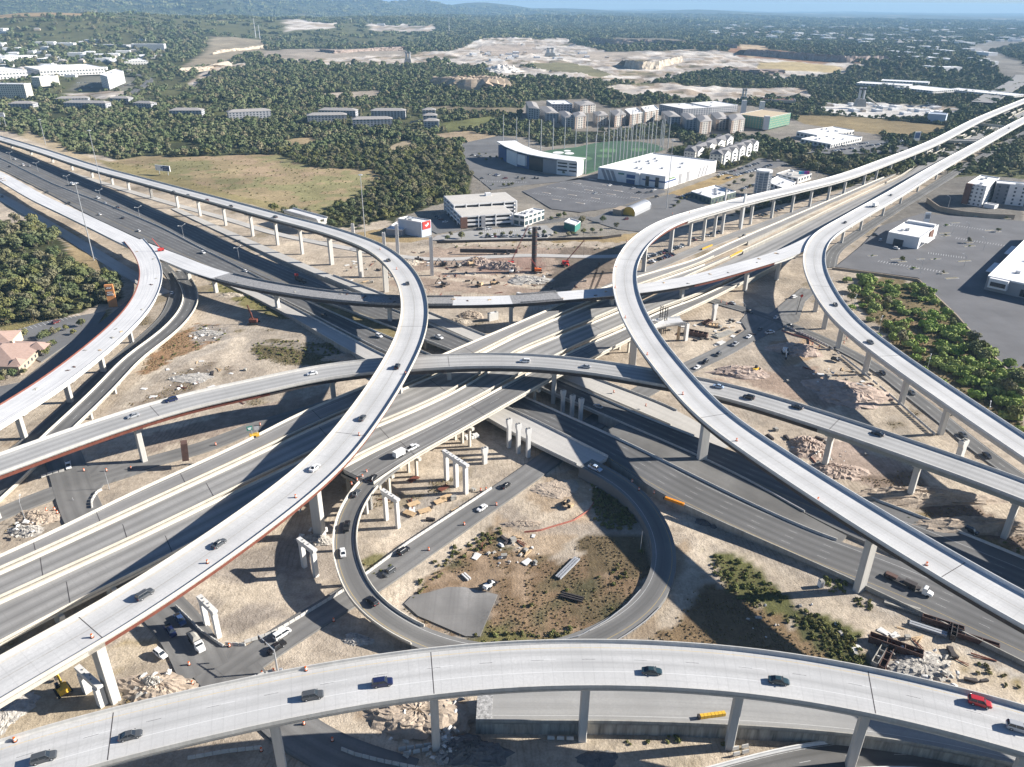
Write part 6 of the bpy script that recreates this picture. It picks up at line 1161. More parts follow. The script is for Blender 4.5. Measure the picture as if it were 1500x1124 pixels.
for k, (x, y) in enumerate(((800,283),(822,276),(845,269),(868,263),(815,293),(838,286),(862,279),(888,272),(905,280),(850,298),(872,291),(895,285),(930,290),(940,276))):
    c = P(x, y, 0.08); e = empty('planted_island', c, -.55, 'pale kerb island in the white store parking lot', 'kerb island', 'islands in the white store lot'); mb = MB(); mb.box((0,0,.08),(9,2,.24)); mb.build('kerb', M['conc_white'], e); mb = MB(); mb.box((0,0,.16),(8.2,1.3,.2)); mb.build('soil', M['wall_tan'], e)

def house():
    o, p = quad_px((-52,545),(30,548),(66,513)); h = 4.2
    r = block('tiled_house', 'low building with pink tiled hip roofs at the left edge', 'house', o, p, h, winmat('stone_wall', (0.46,0.38,0.29), pu=4, pv=4, wu=0.4, wv=0.4), M['roof_pink'], hip=4.6, eave=1.6)
    p = np.array(p); u, v = p[1], p[3]; c = u * 0.75 - v * 0.10
    mb = MB(); 
    for cc, w, d in ((u * 0.12 - v / np.linalg.norm(v) * -2 , 7,6),(u * 0.8,8,9)):
        q = [(-w / 2,-d / 2),(w / 2,-d / 2),(w / 2, d / 2),(-w / 2, d / 2)]; a = math.atan2(u[1], u[0]); R2 = np.array([[math.cos(a), -math.sin(a)], [math.sin(a), math.cos(a)]])
        q = [cc + R2 @ np.array(t) for t in q]; m0, m1 = (q[0] + q[3]) / 2,(q[1] + q[2]) / 2; z = h + 0.2
        mb = MB(); mb.add([(*t, z) for t in q] + [(*(cc), z + 2.8)], [(0,1,4),(1,2,4),(2,3,4),(3,0,4),(3,2,1,0)]); mb.build('porch_roof', M['roof_pink'], r)
    c = v * 0.4 + u * 0.7; mb = MB(); mb.box((c[0], c[1], h + 2.6),(1.6,1.6,4.0)); mb.build('chimney', M['wall_beige'], r)
    B2('tiled_house', 'second low building with a pale tiled roof behind the pink roofed house', 'house', (-60,520),(18,515), 16,506, M['wall_beige'], M['roof_pink'], hip=3.5)
house()
for a, b_, d, yt, w, rf, lab in (((-60,143.5),(40,144.5), 22,123, 'w_hotel', 'roof_white', 'tallest cream hotel slab at the left edge of the town'),((60.5,127),(88,124), 22,114, 'w_hotel', 'roof_white', 'small cream hotel right of the tallest hotel slab'),((103,74.5),(74,74.5), 30,63, 'w_white', 'roof_white', 'pale office block at the back left of the town'),((138,75),(187,76), 30,65.5, 'w_apt2', 'roof_white', 'grey office block at the back centre of the town'),((194,78),(242,78), 30,65, 'w_white', 'roof_white', 'white office block with dark bays at the back right of the town'),
                                 ((18,71),(60,72), 34,63, 'w_white', 'roof_white', 'pale office block behind the leftmost shops'),((-40,72),(16,74), 30,62, 'w_white', 'roof_white', 'pale office block at the far left edge')):
    B2('hotel_building', lab, 'hotel', a, b_, d, yt, M[w], M[rf], units=3, group='hotels and offices in the far town')
B1('hotel_building', 'white hotel tower beside the winding road', 'hotel', (150,127),(161,131),(184,121), 113, M['w_white'], M['roof_white'], units=2)
for a, b_, d, yt, lab in (((66,80),(112,80), 70,76, 'low shop row in front of the back left office block'),((166,97),(218,95.5), 160,91, 'broad white shop roof at the right of the town'),((200,88),(245,87), 90,83, 'white shop roof behind the broad shop roof'),((60,113),(155,108.5), 130,103, 'long white shopping mall roof in the middle of the town'),((-40,119),(42,114), 110,107, 'white mall roof at the left edge behind the tallest hotel'),((10,91),(56,88), 130,84, 'white shop roof in the left of the town'),((-30,82),(58,80), 110,75, 'row of white shop roofs at the far left of the town'),((85,93),(110,90), 60,87, 'small white shop roof between the malls')):
    B2('shop_building', lab, 'shops', a, b_, d, yt, M['w_shop'], M['roof_white'], units=2, group='white shop roofs in the far town')
for a, b_, d, yt, lab in (((95,160),(156,161), 18,150.5, 'grey roofed apartments in the trees below the town, longest block'),((83,152),(130,151), 18,145, 'grey roofed apartments behind the longest block below the town'),((15,162),(50,162), 18,152, 'grey roofed apartments at the left below the tall hotel'),((162,152),(189,152.5), 18,144, 'grey roofed apartments beside the winding road'),((196,158),(222,159), 16,151, 'small grey roofed apartments right of the winding road'),
                          ((249,171),(296,171), 18,162, 'grey apartment house in the trees, leftmost of the wood line'),((336,177),(398,174), 18,165, 'grey apartment house with white chimneys in the wood line'),((451,180),(508,179), 18,169.5, 'grey roofed apartment house, front left of the cluster beyond the field'),((467,170),(521,171), 18,161.5, 'grey roofed apartment house, back left of the cluster beyond the field'),((517,187),(575,186), 18,175.5, 'grey roofed apartment house, front right of the cluster beyond the field'),((544,174),(594,174), 18,162.5, 'grey roofed apartment house, back right of the cluster beyond the field'),
                          ((621,188),(643,188), 16,177.5, 'end of the cluster beyond the field, nearest small grey roof'),((620,178),(640,178), 16,169.5, 'end of the cluster beyond the field, middle small grey roof'),((619,169),(638,169), 16,161.5, 'end of the cluster beyond the field, farthest small grey roof')):
    B2('apartment_house', lab, 'apartments', a, b_, d, yt, M['w_apt2'], M['roof_pale'], hip=3.2, eave=1.2, group='grey roofed apartment houses')
for (a, b_, w, z, lab) in (((1374,212),(1442,214), 16,6.0, 'cross street bridge over the freeway between the two right ramps'),((1424,186),(1472,192), 8,6.0, 'slim far bridge over the freeway between the two right ramps')):
    A, B = P(*a, 0), P(*b_, 0); q = np.array([A + (B - A) * t for t in np.linspace(-0.1,1.1,12)]); q[:, 2] = z; p = Path(q, w / 2)
    r = empty('street_bridge', (0,0,0), 0, lab, 'bridge'); sweep(p, slab(), 'deck', R_g1, r); sweep(p, [(1,-.3,-.31),(1,-.3,-1.8),(-1,.3,-1.8),(-1,.3,-.31)], 'girder', M['conc_cream'], r)
    for s_ in (1,-1): sweep(p, barrier_prof(s_), 'barrier', M['conc_cream'], r)
    for t in (1,6,10): mb = MB(); c = q[t]; mb.box((c[0], c[1], (z - 1.8) / 2 - .3),(1.2, w * .8, z - 1.8 + .6), math.atan2(*(B - A)[:2][::-1])); mb.build('pier', M['conc_cream'], r)
def cliff(lab, pts, h, mat, back=60):
    q = resample(np.array([P(x, y, 0) for x, y in pts]), 9.0); n = len(q); rr = np.random.default_rng(n); h *= 0.62; mb = MB(); rows = []
    for k in range(5):
        t = k / 4; off = t * h * 0.6; z = -2 + (h + 2) * t
        rows.append([(a[0] + rr.normal(0,1.8), a[1] + off + rr.normal(0,2.5), z + rr.normal(0, h * .05)) for a in q])
    rows.append([(a[0], a[1] + back, h * 0.85) for a in q]); rows.append([(a[0], a[1] + back * 3,-2) for a in q])
    vs = [p for r in rows for p in r]; fs = [(r * n + i, r * n + i + 1,(r + 1) * n + i + 1,(r + 1) * n + i) for r in range(6) for i in range(n - 1)]
    mb.add(vs, fs); o = mb.build('quarry_cliff', mat); return tag(o, lab, 'quarry face', kind='structure')
M['chalk'] = surf('chalk_face', (0.43,0.37,0.29), var=0.35, scale=0.05, fine=5, streak=True)
M['chalk2'] = surf('shaded_rock_face', (0.28,0.22,0.185), var=0.35, scale=0.05, fine=5, streak=True)  # darkened copy of the chalk, with shade put into the colour
cliff('pale quarry face at the left of the far quarry, beside the wooded hill', [(312,83),(335,79),(360,77),(388,72)], 24, M['chalk'])
cliff('cream quarry face above the quarry road at left', [(262,107),(285,105),(305,103),(322,97)], 16, M['chalk'])
cliff('long ochre quarry face in the middle of the white quarry', [(915,100),(940,103),(965,102),(985,97),(1000,93)], 34, M['chalk'])
cliff('low broken quarry face left of the white quarry', [(468,78),(490,80),(510,79),(560,75),(590,74)], 20, M['chalk2'])
cliff('long reddish shaded quarry wall at the far right', [(1090,84),(1130,86),(1180,90),(1240,95),(1300,95)], 40, M['chalk2'])
cliff('dark shaded quarry bench behind the white quarry', [(866,63),(900,66),(960,67),(1000,70),(1080,75)], 38, M['chalk2'])
cliff('grey quarry bench at the right of the quarry floor', [(1058,105),(1080,107),(1110,108),(1150,108)], 14, M['chalk2'])
def mound(lab, pts, hgt, mat, flat=0.5, cat='dirt pile', name='dirt_pile', group=None, seed=0, rough=0.2, z=-0.5, n=44):
    """heap over an oval given by pixel centre and radii in metres"""
    x, y, rx, ry = pts; c = P(x, y, 0); rr = np.random.default_rng(int(x * 3 + y + seed)); ph = rr.random(6) * 6.28; rings = []
    mb = MB(); K = 12
    for k in range(K + 1):
        t = k / K; s = max(1 - t, 0.015); ring = []
        for i in range(n):
            a = 2 * math.pi * i / n; w = 1 + 0.14 * math.sin(2 * a + ph[0]) + 0.10 * math.sin(3 * a + ph[1]) + 0.06 * math.sin(5 * a + ph[2]) + rr.normal(0, rough * .35)
            zz = hgt * min(1.0,(1 - s) / max(1 - flat, .2)) ** 0.85
            ring.append((rx * w * s * math.cos(a), ry * w * s * math.sin(a), z + zz + (rr.normal(0, rough * hgt * .4) if 0 < k else 0)))
        rings.append(ring)
    mb.loft(rings); o = mb.build(name, mat); o.location = (c[0], c[1], 0); return tag(o, lab, cat, group)
mound('flat topped pale spoil heap in the woods before the quarry', (692,130,95,45), 22, surf('spoil', (0.42,0.33,0.24), var=0.3, scale=0.06, fine=5, streak=True), flat=0.75)
mound('white chalk heap in the quarry right of the spoil heap', (735,105,60,40), 16, surf('chalk_heap', (0.64,0.60,0.54), var=0.12, scale=0.05), flat=0.3)
# ------------------------------------------------------------------ vehicles
PAINT = {}
def paint(name, c, rough=0.35):
    m, N, L, b = nmat(name + '_car_paint', rough, 0.5); b.inputs['Base Color'].default_value = (*c, 1); b.inputs['Coat Weight'].default_value = 0.4; b.inputs['Coat Roughness'].default_value = 0.1
    PAINT[name] = m
for n_, c_ in (('black', (0.012,0.012,0.014)),('grey', (0.07,0.075,0.08)),('silver', (0.36,0.37,0.38)),('white', (0.74,0.74,0.73)),('red', (0.42,0.015,0.02)),('navy', (0.013,0.02,0.07)),('teal', (0.02,0.045,0.055)),('blue', (0.045,0.085,0.19)),('paleblue', (0.35,0.45,0.58)),('maroon', (0.12,0.02,0.02)),('yellow', (0.70,0.42,0.05))): paint(n_, c_)
def hull(mb, st, mi=0):
    """st: (x, half width bottom, half width top, z bottom, z top)"""
    rg = []
    for x, wb, wt, z0, z1 in st:
        zm = z0 + (z1 - z0) * 0.62; wm = max(wb, wt)
        rg.append([(x, -wb, z0),(x, wb, z0),(x, wm, zm),(x, wt, z1),(x, -wt, z1),(x, -wm, zm)])
    mb.loft(rg, mi); return mb
KIND = {   # body stations, cabin (x of windscreen base, roof front, roof rear, rear glass base, half width base, half width roof, z belt, z roof), wheel x, length half
 'sedan': ([(-2.35,.72,.66,.38,.78),(-2.2,.86,.78,.26,.92),(-1.2,.91,.82,.2,.96),(0,.92,.84,.2,.94),(1.1,.91,.82,.2,.92),(2.0,.84,.74,.24,.78),(2.35,.68,.6,.36,.62)], (1.05,.35,-.85,-1.75,.80,.60,.93,1.44),(1.4,-1.4), 2.35,.33),
 'suv': ([(-2.35,.80,.76,.45,1.0),(-2.25,.92,.86,.34,1.1),(-1.0,.96,.9,.28,1.1),(.6,.96,.9,.28,1.08),(1.3,.95,.88,.28,1.05),(2.15,.9,.8,.32,.96),(2.4,.76,.7,.45,.8)], (1.2,.55,-1.95,-2.28,.87,.70,1.08,1.74),(1.45,-1.42), 2.4,.37),
 'pickup': ([(-2.85,.88,.88,.5,1.06),(-2.8,.97,.94,.42,1.1),(-.6,.98,.94,.36,1.1),(.8,.98,.92,.36,1.1),(1.7,.97,.9,.36,1.1),(2.6,.93,.84,.4,1.04),(2.85,.82,.78,.5,.85)], (1.45,.85,-.75,-1.0,.88,.72,1.09,1.86),(1.85,-1.75), 2.85,.40),
 'van': ([(-2.6,.9,.88,.4,1.15),(-2.55,.98,.92,.32,1.2),(0,.99,.93,.3,1.2),(1.7,.98,.92,.3,1.15),(2.5,.9,.8,.34,1.0),(2.7,.78,.72,.45,.85)], (2.0,1.3,-2.45,-2.58,.90,.80,1.18,2.0),(1.7,-1.6), 2.7,.36)}
PROTO = {}
def car_proto(kind):
    st, (xw, xf, xr, xg, wb, wt, zb, zr), wx, hl, wr = KIND[kind]; P_ = []
    mb = MB(); hull(mb, st)
    mb.loft([[(xr - .06,-wt - .02, zr - .02),(xr - .06, wt + .02, zr - .02),(xr, wt * .94, zr + .05),(xr, -wt * .94, zr + .05)], [(xf + .06,-wt - .02, zr - .02),(xf + .06, wt + .02, zr - .02),(xf, wt * .94, zr + .05),(xf, -wt * .94, zr + .05)]])
    for s in (1,-1):
        for a, b in (((xw, wb * s, zb),(xf, wt * s, zr)),((xg, wb * s, zb),(xr, wt * s, zr)),(((xw + xg) / 2 - .1, wb * s, zb),((xf + xr) / 2 - .1, wt * s, zr))): mb.tube(a, b, .055,.055,4)
    if kind == 'pickup':
        mb.box((-1.95,0,1.16),(1.72,1.86,.1))
    P_.append(('body', mb.mesh('body', [PAINT['grey']])))
    mb = MB(); mb.loft([[(xg, -wb, zb - .05),(xw, -wb, zb - .05),(xw, wb, zb - .05),(xg, wb, zb - .05)], [(xr, -wt, zr - .01),(xf, -wt, zr - .01),(xf, wt, zr - .01),(xr, wt, zr - .01)]]); P_.append(('window', mb.mesh('window', [M['glass']])))
    if kind == 'pickup': mb = MB(); mb.box((-1.95,0,1.19),(1.58,1.6,.08)); P_.append(('cargo_bed', mb.mesh('cargo_bed', [M['black']])))
    wm = MB(); wm.tube((0,-.12,0),(0,.12,0), wr, wr, 12); wm.tube((0,-.13,0),(0,.13,0), wr * .55, wr * .55,8,1); wmesh = wm.mesh('wheel', [M['black'], M['galv']])
    hm = MB(); hm.box((0,0,0),(.14,.36,.16)); hmesh = hm.mesh('headlight', [M['lampglass']]); tm = MB(); tm.box((0,0,0),(.12,.3,.2)); tmesh = tm.mesh('taillight', [M['taillens']])
    mm = MB(); mm.box((0,0,0),(.18,.22,.16)); mmesh = mm.mesh('mirror', [M['black']])
    loc = []
    for x in wx:
        for s in (1,-1): loc.append(('wheel', wmesh, (x, s * (st[2][1] - .1), wr)))
    for s in (1,-1): loc.append(('headlight', hmesh, (hl - .14, s * .56,(st[-2][3] + st[-2][4]) / 2 + .06))); loc.append(('taillight', tmesh, (-hl + .08, s * .66, st[1][4] - .22))); loc.append(('mirror', mmesh, (xw - .15, s * (wb + .16), zb + .05)))
    return P_, loc
def head(px, py, z, hx, hy):
    a, b = P(px, py, z), P(px + hx, py + hy, z); return math.atan2(b[1] - a[1], b[0] - a[0])
def car(kind, px, py, z, hx, hy, col, label, cat=None, group=None, name=None):
    if kind not in PROTO: PROTO[kind] = car_proto(kind)
    parts, loc = PROTO[kind]; p = P(px, py, z + 0.6)
    r = empty(name or {'sedan': 'sedan_car', 'suv': 'suv_car', 'pickup': 'pickup_truck', 'van': 'passenger_van'}[kind], (p[0], p[1], z + 0.03), head(px, py, z, hx, hy), label, cat or {'pickup': 'pickup', 'van': 'van'}.get(kind, 'car'), group)
    for n_, me_ in parts:
        o = bpy.data.objects.new(n_, me_); COL.objects.link(o); o.parent = r
        if n_ == 'body': o.material_slots[0].link = 'OBJECT'; o.material_slots[0].material = PAINT[col]
    for n_, me_, l_ in loc: o = bpy.data.objects.new(n_, me_); COL.objects.link(o); o.parent = r; o.location = l_
    return r
def zat(path, px, py, guess):
    """deck height under a pixel"""
    z = guess
    for _ in range(4): z = path.C[path.near(P(px, py, z)[:2]), 2]
    return z
def on(path, rows, rev=False, guess=None):
    for kind, px, py, col, label, fwd in rows:
        z = zat(path, px, py, 24 if guess is None else guess); i = path.near(P(px, py, z)[:2]); t = path.T[i] * (1 if fwd else -1)
        r = car(kind, px, py, z, 1,0, col, label); r.rotation_euler[2] = math.atan2(t[1], t[0])
on(pN, [('suv', 64,1110, 'grey', 'dark suv nearest the bottom left corner on the near ramp', 1),('sedan', 191,1077, 'grey', 'grey sedan second from the left on the near ramp', 1),('suv', 458,1019, 'grey', 'charcoal suv on the near ramp left of the blue suv', 1),('suv', 560,1000, 'navy', 'dark blue suv on the near ramp', 1),
        ('sedan', 955,983, 'teal', 'dark teal car on the near ramp above the loop road end', 1),('sedan', 1141,997, 'teal', 'dark car on the near ramp beside the scrap beams', 1),('suv', 1435,1029, 'red', 'bright red suv on the near ramp', 1),('suv', 1492,1066, 'silver', 'silver suv on the near ramp at the right edge', 1)])
on(pA, [('suv', 212,871, 'grey', 'dark suv nearest the bottom of the tall red girder ramp', 1),('sedan', 321,796, 'grey', 'charcoal sedan on the tall red girder ramp below the white sedan', 1),('sedan', 461,685, 'white', 'white sedan on the tall red girder ramp', 1),('sedan', 531,612, 'grey', 'dark car on the tall red girder ramp above the white sedan', 1),('suv', 582,537, 'black', 'black suv where the tall red girder ramp crosses the grey ramp', 1),('sedan', 597,415, 'grey', 'grey car on the inside of the left ramp bend', 1),('sedan', 569,381, 'grey', 'grey car at the top of the left ramp bend', 1),
        ('suv', 403,318, 'grey', 'grey suv on the far left ramp near the white stub ramp', 1),('sedan', 338,302, 'black', 'black car on the far left ramp, nearest of three dark cars', 1),('sedan', 303,293, 'maroon', 'dark red car on the far left ramp between dark cars', 1),('sedan', 275,286, 'grey', 'grey car on the far left ramp right of the billboard', 1),('sedan', 254,281, 'black', 'black car on the far left ramp just right of the billboard', 1)])
on(pD, [('sedan', 195,609, 'silver', 'silver car low on the long grey ramp at the left', 0),('suv', 251,586, 'navy', 'dark blue suv on the long grey ramp at the left', 0),('sedan', 457,547, 'white', 'white sedan on the long grey ramp just left of the red girder ramp', 0),('suv', 769,529, 'white', 'white suv on the middle of the long grey ramp', 0),('sedan', 858,537, 'silver', 'silver car in the shadow on the long grey ramp', 0),('sedan', 1052,566, 'paleblue', 'pale blue car on the long grey ramp right of the bright ramp', 0),('suv', 1097,582, 'black', 'black suv on the long grey ramp, left of two dark cars', 0),('sedan', 1168,596, 'black', 'black sedan on the long grey ramp above a joint', 0),('sedan', 1286,635, 'black', 'black car farthest right on the long grey ramp', 0)], guess=19)
on(pC, [('sedan', 1224,446, 'grey', 'grey car entering the bend of the lower right ramp', 0),('sedan', 1275,501, 'grey', 'grey car on the lower right ramp beside the shrubs', 0),('sedan', 1305,286, 'grey', 'dark car high on the right ramp beyond the box truck', 0),('sedan', 1238,326, 'black', 'dark car on the right ramp near the merge', 0),('sedan', 1478,188, 'black', 'tiny dark car far up the right ramp', 0)], guess=17)
on(pL, [('sedan', 546,700, 'black', 'black car first in line down the loop ramp', 0),('sedan', 522,722, 'grey', 'dark grey car second in line down the loop ramp', 0),('pickup', 508,771, 'black', 'black pickup on the loop ramp', 0),('sedan', 502,809, 'white', 'white sedan on the left of the loop ramp', 0),('suv', 545,881, 'black', 'black suv at the bottom left of the loop ramp', 0)], guess=8)
on(pG4, [('pickup', 604,656, 'white', 'white pickup towing a boxy white trailer away from the loop', 1)], guess=10.5)
def trailer():
    z = 10.6; i = pG4.near(P(587,668, z)[:2]); a = math.atan2(pG4.T[i, 1], pG4.T[i, 0]); i2 = pG4.near(P(604,656, z)[:2]); q = P(604,656, z + 0.6); d = np.array([math.cos(a), math.sin(a)]); c = q[:2] - d * 6.8
    r = empty('cargo_trailer', (c[0], c[1], zat(pG4,590,666,10.5) + 0.05), a, 'boxy white cargo trailer towed by the white pickup', 'trailer')
    mb = MB(); mb.box((0,0,1.55),(4.6,2.1,2.1)); mb.build('body', M['white'], r)
    mb = MB(); mb.loft([[(2.3,-.08,.5),(2.3,.08,.5),(2.3,.08,.65),(2.3,-.08,.65)], [(3.9,-.05,.5),(3.9,.05,.5),(3.9,.05,.62),(3.9,-.05,.62)]]); mb.build('tow_bar', M['darksteel_and_shade'], r)
    for x in (-.5,.5):
        for s in (1,-1): mb = MB(); mb.tube((x, s * 1.0,.35),(x, s * 1.2,.35), .35,.35,10); mb.build('wheel', M['black'], r)
trailer()
G0 = 0.12
for row in (('van', 413,929, G0,20,-13, 'white', 'white van on the service road left of the loop'),('pickup', 405,949, G0,-20,14, 'black', 'low dark pickup beside the white van at the traffic light'),('suv', 591,807, G0,20,-14, 'black', 'black suv on the service road inside the loop, upper of two'),('suv', 570,838, G0,-20,14, 'grey', 'dark suv on the service road inside the loop, lower of two'),('sedan', 706,744, G0,-20,14, 'white', 'white sedan on the service road in the loop'),('sedan', 741,711, G0,20,-14, 'black', 'black sedan at the shadow edge on the service road in the loop'),
            ('sedan', 1021,538, G0,-20,13, 'white', 'white car lowest on the service road beyond the grey ramp'),('suv', 1033,530, G0,-20,13, 'black', 'black suv just behind the lowest white car on the service road'),('suv', 1052,519, G0,-20,13, 'grey', 'grey suv between the black suv and the pickup on the service road'),('pickup', 1077,504, G0,-20,14, 'silver', 'silver pickup on the service road by the precast pipes'),('sedan', 1097,493, G0,-20,14, 'white', 'white car in shade on the service road'),('sedan', 1113,482, G0,-20,15, 'grey', 'grey car in the shadow near the right hand junction'),('pickup', 1128,487,0.05,24,-4, 'white', 'white pickup parked on the dirt by the right hand junction'),
            ('sedan', 1073,444,0.15,20,8, 'silver', 'silver car on the frontage road in the strip of sun'),('sedan', 1098,456,0.15,20,8, 'black', 'dark car in shade on the frontage road by the junction'),('sedan', 1137,465,0.15,20,-14, 'white', 'white car turning at the right hand junction'),('sedan', 1158,477,0.15,20,8, 'black', 'black car on the frontage road past the junction'),('suv', 1163,435,0.05,20,-6, 'white', 'white suv parked on dirt above the right hand junction'),('sedan', 1293,546,0.15,14,14, 'black', 'black car on the frontage road beside the third pier'),('sedan', 1336,575,0.15,14,14, 'grey', 'grey car under the edge of the right ramp on the frontage road'),('sedan', 1411,637,0.15,14,12, 'grey', 'grey car on the frontage road before the forked bent'),('sedan', 1446,667,0.15,14,12, 'black', 'dark car lowest on the frontage road at the right'),('suv', 1224,527,0.05,18,6, 'black', 'dark suv parked on dirt beside the rubble at the right'),('suv', 1260,566,0.05,18,3, 'silver', 'silver suv parked by the rubble heap at the right'),
            ('pickup', 100,682, G0,2,14, 'white', 'white pickup in shade at the left junction'),('suv', 235,958,0.05,13,10, 'white', 'white soft top jeep on the yellow dirt'),('pickup', 264,908, G0,10,14, 'blue', 'blue pickup by the barrier at the lower left junction'),('pickup', 250,925, G0,10,14, 'navy', 'dark blue pickup next to the dump truck'),
            ('pickup', 872,686,4.6,20,9, 'paleblue', 'pale blue pickup at the loop merge'),('sedan', 876,595,4.6,-20,-9, 'silver', 'silver car on the far carriageway under the grey ramp'),('pickup', 643,494,4.6,20,9, 'white', 'white pickup on the far carriageway in the ramp shadow'),('suv', 555,492,4.4,20,9, 'white', 'white suv on the near carriageway in shadow'),('sedan', 360,397,0.3,20,9, 'white', 'white car beside the ramp under construction'),('pickup', 297,370,0.3,20,9, 'white', 'white pickup with the crane on the left freeway'),('sedan', 203,338,0.3,-20,-9, 'white', 'white car on the left freeway below the median lights'),('sedan', 180,319,0.3,-20,-9, 'grey', 'grey car on the left freeway centre'),('sedan', 146,314,0.3,-20,-9, 'white', 'small white car on the left freeway'),('pickup', 143,290,0.3,-20,-9, 'white', 'white pickup on the left freeway by the median barrier'),('sedan', 154,297,0.3,-20,-9, 'silver', 'silver car on the left freeway by the median barrier'),('suv', 172,304,0.3,-20,-9, 'black', 'black suv in the ramp shadow on the left freeway'),('sedan', 69,281,0.3,20,10, 'grey', 'grey car far left on the near side of the median'),('sedan', 14,244,0.3,20,10, 'black', 'black car at the left edge of the freeway'),('sedan', 22,233,0.3,-20,-10, 'white', 'white car at the far left of the freeway'),('van', 34,242,0.3,-20,-10, 'white', 'white van at the far left of the freeway'),('sedan', 43,243,0.3,-20,-10, 'silver', 'silver car at the far left beside the white van'),('sedan', 101,297,0.3,20,10, 'black', 'black car alone on the near lanes at the far left'),('sedan', 3,288,0.2,20,10, 'black', 'black car on the pale frontage road at the left edge'),
            ('suv', 1290,352,0.5,10,-8, 'white', 'white suv parked left of the small white bank'),('suv', 1313,364,0.5,12,3, 'white', 'white car at the drive through of the small bank'),('sedan', 252,429,0.2,5,-14, 'white', 'white car on the shaded road under the unfinished ramp'),('suv', 82,472,0.15,14,-6, 'maroon', 'dark red suv parked by the house at the left'),('sedan', 745,483,0.2,16,-6, 'silver', 'silver car in shade under the unfinished ramp'),('sedan', 1090,345,0.3,18,-7, 'black', 'black car on the frontage beside the orange barrels'),('sedan', 1297,268,0.4,18,-7, 'black', 'black car on the right freeway between the two ramps'),('sedan', 1304,264,0.4,-18,7, 'white', 'white car on the right freeway between the two ramps'),('sedan', 1354,234,0.4,18,-8, 'silver', 'silver car far up the right freeway'),('sedan', 475,461,2.8,20,9, 'black', 'black car with a light load on the near carriageway'),('suv', 1423,778,0.5,20,9, 'black', 'black suv in the ramp shadow at the right'),('pickup', 1130,260,0.3,-20,6, 'white', 'white pickup by the round glass tower')):
    car(*row)
def truck(name, px, py, z, hx, hy, label, cat, cabcol, build):
    p = P(px, py, z + 1); r = empty(name, (p[0], p[1], z + .03), head(px, py, z, hx, hy), label, cat)
    mb = MB(); hull(mb, [(1.2,1.15,1.1,.7,2.6),(1.4,1.2,1.1,.6,2.75),(2.3,1.2,1.05,.6,2.8),(2.6,1.15,1.0,.6,1.75),(3.9,1.0,.85,.6,1.55),(4.1,.9,.7,.7,1.3)]); mb.build('cab', cabcol, r)
    mb = MB(); mb.box((2.46,0,2.25),(.3,1.9,.7), 0,0,1,0,-.25); mb.build('windscreen', M['glass'], r)
    build(r); return r
def wheels(r, xs, w=1.15, rad=.5):
    for x in xs:
        for s in (1,-1): mb = MB(); mb.tube((x, s * (w - .3), rad),(x, s * w, rad), rad, rad, 12); mb.build('wheel', M['black'], r)
def dump(mat, load):
    def f(r):
        mb = MB(); mb.box((-.9,0,.85),(5.6,.9,.3)); mb.build('frame', M['darksteel_and_shade'], r)
        mb = MB(); mb.loft([[(-3.9,-1.1,1.1),(.9,-1.1,1.1),(.9,1.1,1.1),(-3.9,1.1,1.1)], [(-4.1,-1.25,2.5),(1.0,-1.25,2.5),(1.0,1.25,2.5),(-4.1,1.25,2.5)]]); mb.build('dump_body', mat, r)
        mb = MB(); mb.loft([[(-3.9,-1.1,2.51),(.8,-1.1,2.51),(.8,1.1,2.51),(-3.9,1.1,2.51)], [(-2.8,-.4,3.0),(-.3,-.4,3.1),(-.3,.4,3.1),(-2.8,.4,3.0)]]); mb.build('load', load, r); wheels(r, (3.0,-1.6,-2.9))
    return f
def flat(L_, cargo):
    def f(r):
        mb = MB(); mb.box((-L_ / 2 + .4,0,1.15),(L_, 2.3,.25)); mb.build('flat_bed', M['darksteel_and_shade'], r); wheels(r, (3.0,-1.2,-2.4,-L_ + 1.8,-L_ + 3.0))
        if cargo: cargo(r, L_)
    return f
truck('dump_truck', 288,942, G0,10,14, 'white cabbed truck carrying dark scrap at the lower left junction', 'truck', M['white'], dump(M['darksteel_and_shade'], M['conc_dark']))
truck('dump_truck', 106,270,.3,-20,-9, 'big white truck beside the median on the left freeway', 'truck', M['white'], dump(M['white'], M['conc_white']))
def box_cargo(r, L_): mb = MB(); mb.box((-L_ / 2 + .4,0,2.6),(L_ - .3,2.4,2.6)); mb.build('cargo_box', M['red'], r)
truck('semi_truck', 443,412,1.6,20,10, 'dark semi truck with a red load near the rebar deck', 'truck', M['darksteel_and_shade'], flat(9, lambda r, L_: [MB().box((-L_ / 2 + .4,0,2.0),(L_ - 1,2.2,1.4)).build('cargo', M['darksteel_and_shade'], r), MB().box((-L_ + 1.6,0,3.0),(1.6,2.0,2.4)).build('red_crate', M['red'], r)]))
truck('flatbed_truck', 1346,863,.3,20,9, 'white cabbed flatbed truck loaded with steel on the near carriageway', 'truck', M['white'], flat(11, lambda r, L_: [MB().box((-2.6,0,1.75),(3.6,1.9,1.0)).build('cargo', M['darksteel_and_shade'], r), MB().box((-8.4,0,1.6),(3.4,1.7,.6)).build('cargo', M['rust_dull'], r)]))
truck('box_truck', 1283,301,15.0,18,-9, 'white box truck on the right ramp at the merge', 'truck', M['white'], flat(6, lambda r, L_: MB().box((-L_ / 2 + .4,0,2.5),(L_, 2.4,2.5)).build('cargo_box', M['white'], r)))
truck('beam_truck', 739,371,.1,20,0, 'long low truck carrying a dark girder behind the construction pit', 'truck', M['darksteel_and_shade'], flat(9, None))
mb = MB(); b = P(716,372); mb.box((0,0,2.2),(42,1.4,2.6)); o = mb.build('steel_girder', M['darksteel_and_shade']); o.location = (b[0], b[1], 0); tag(o, 'long dark girder lying behind the construction pit', 'girder')
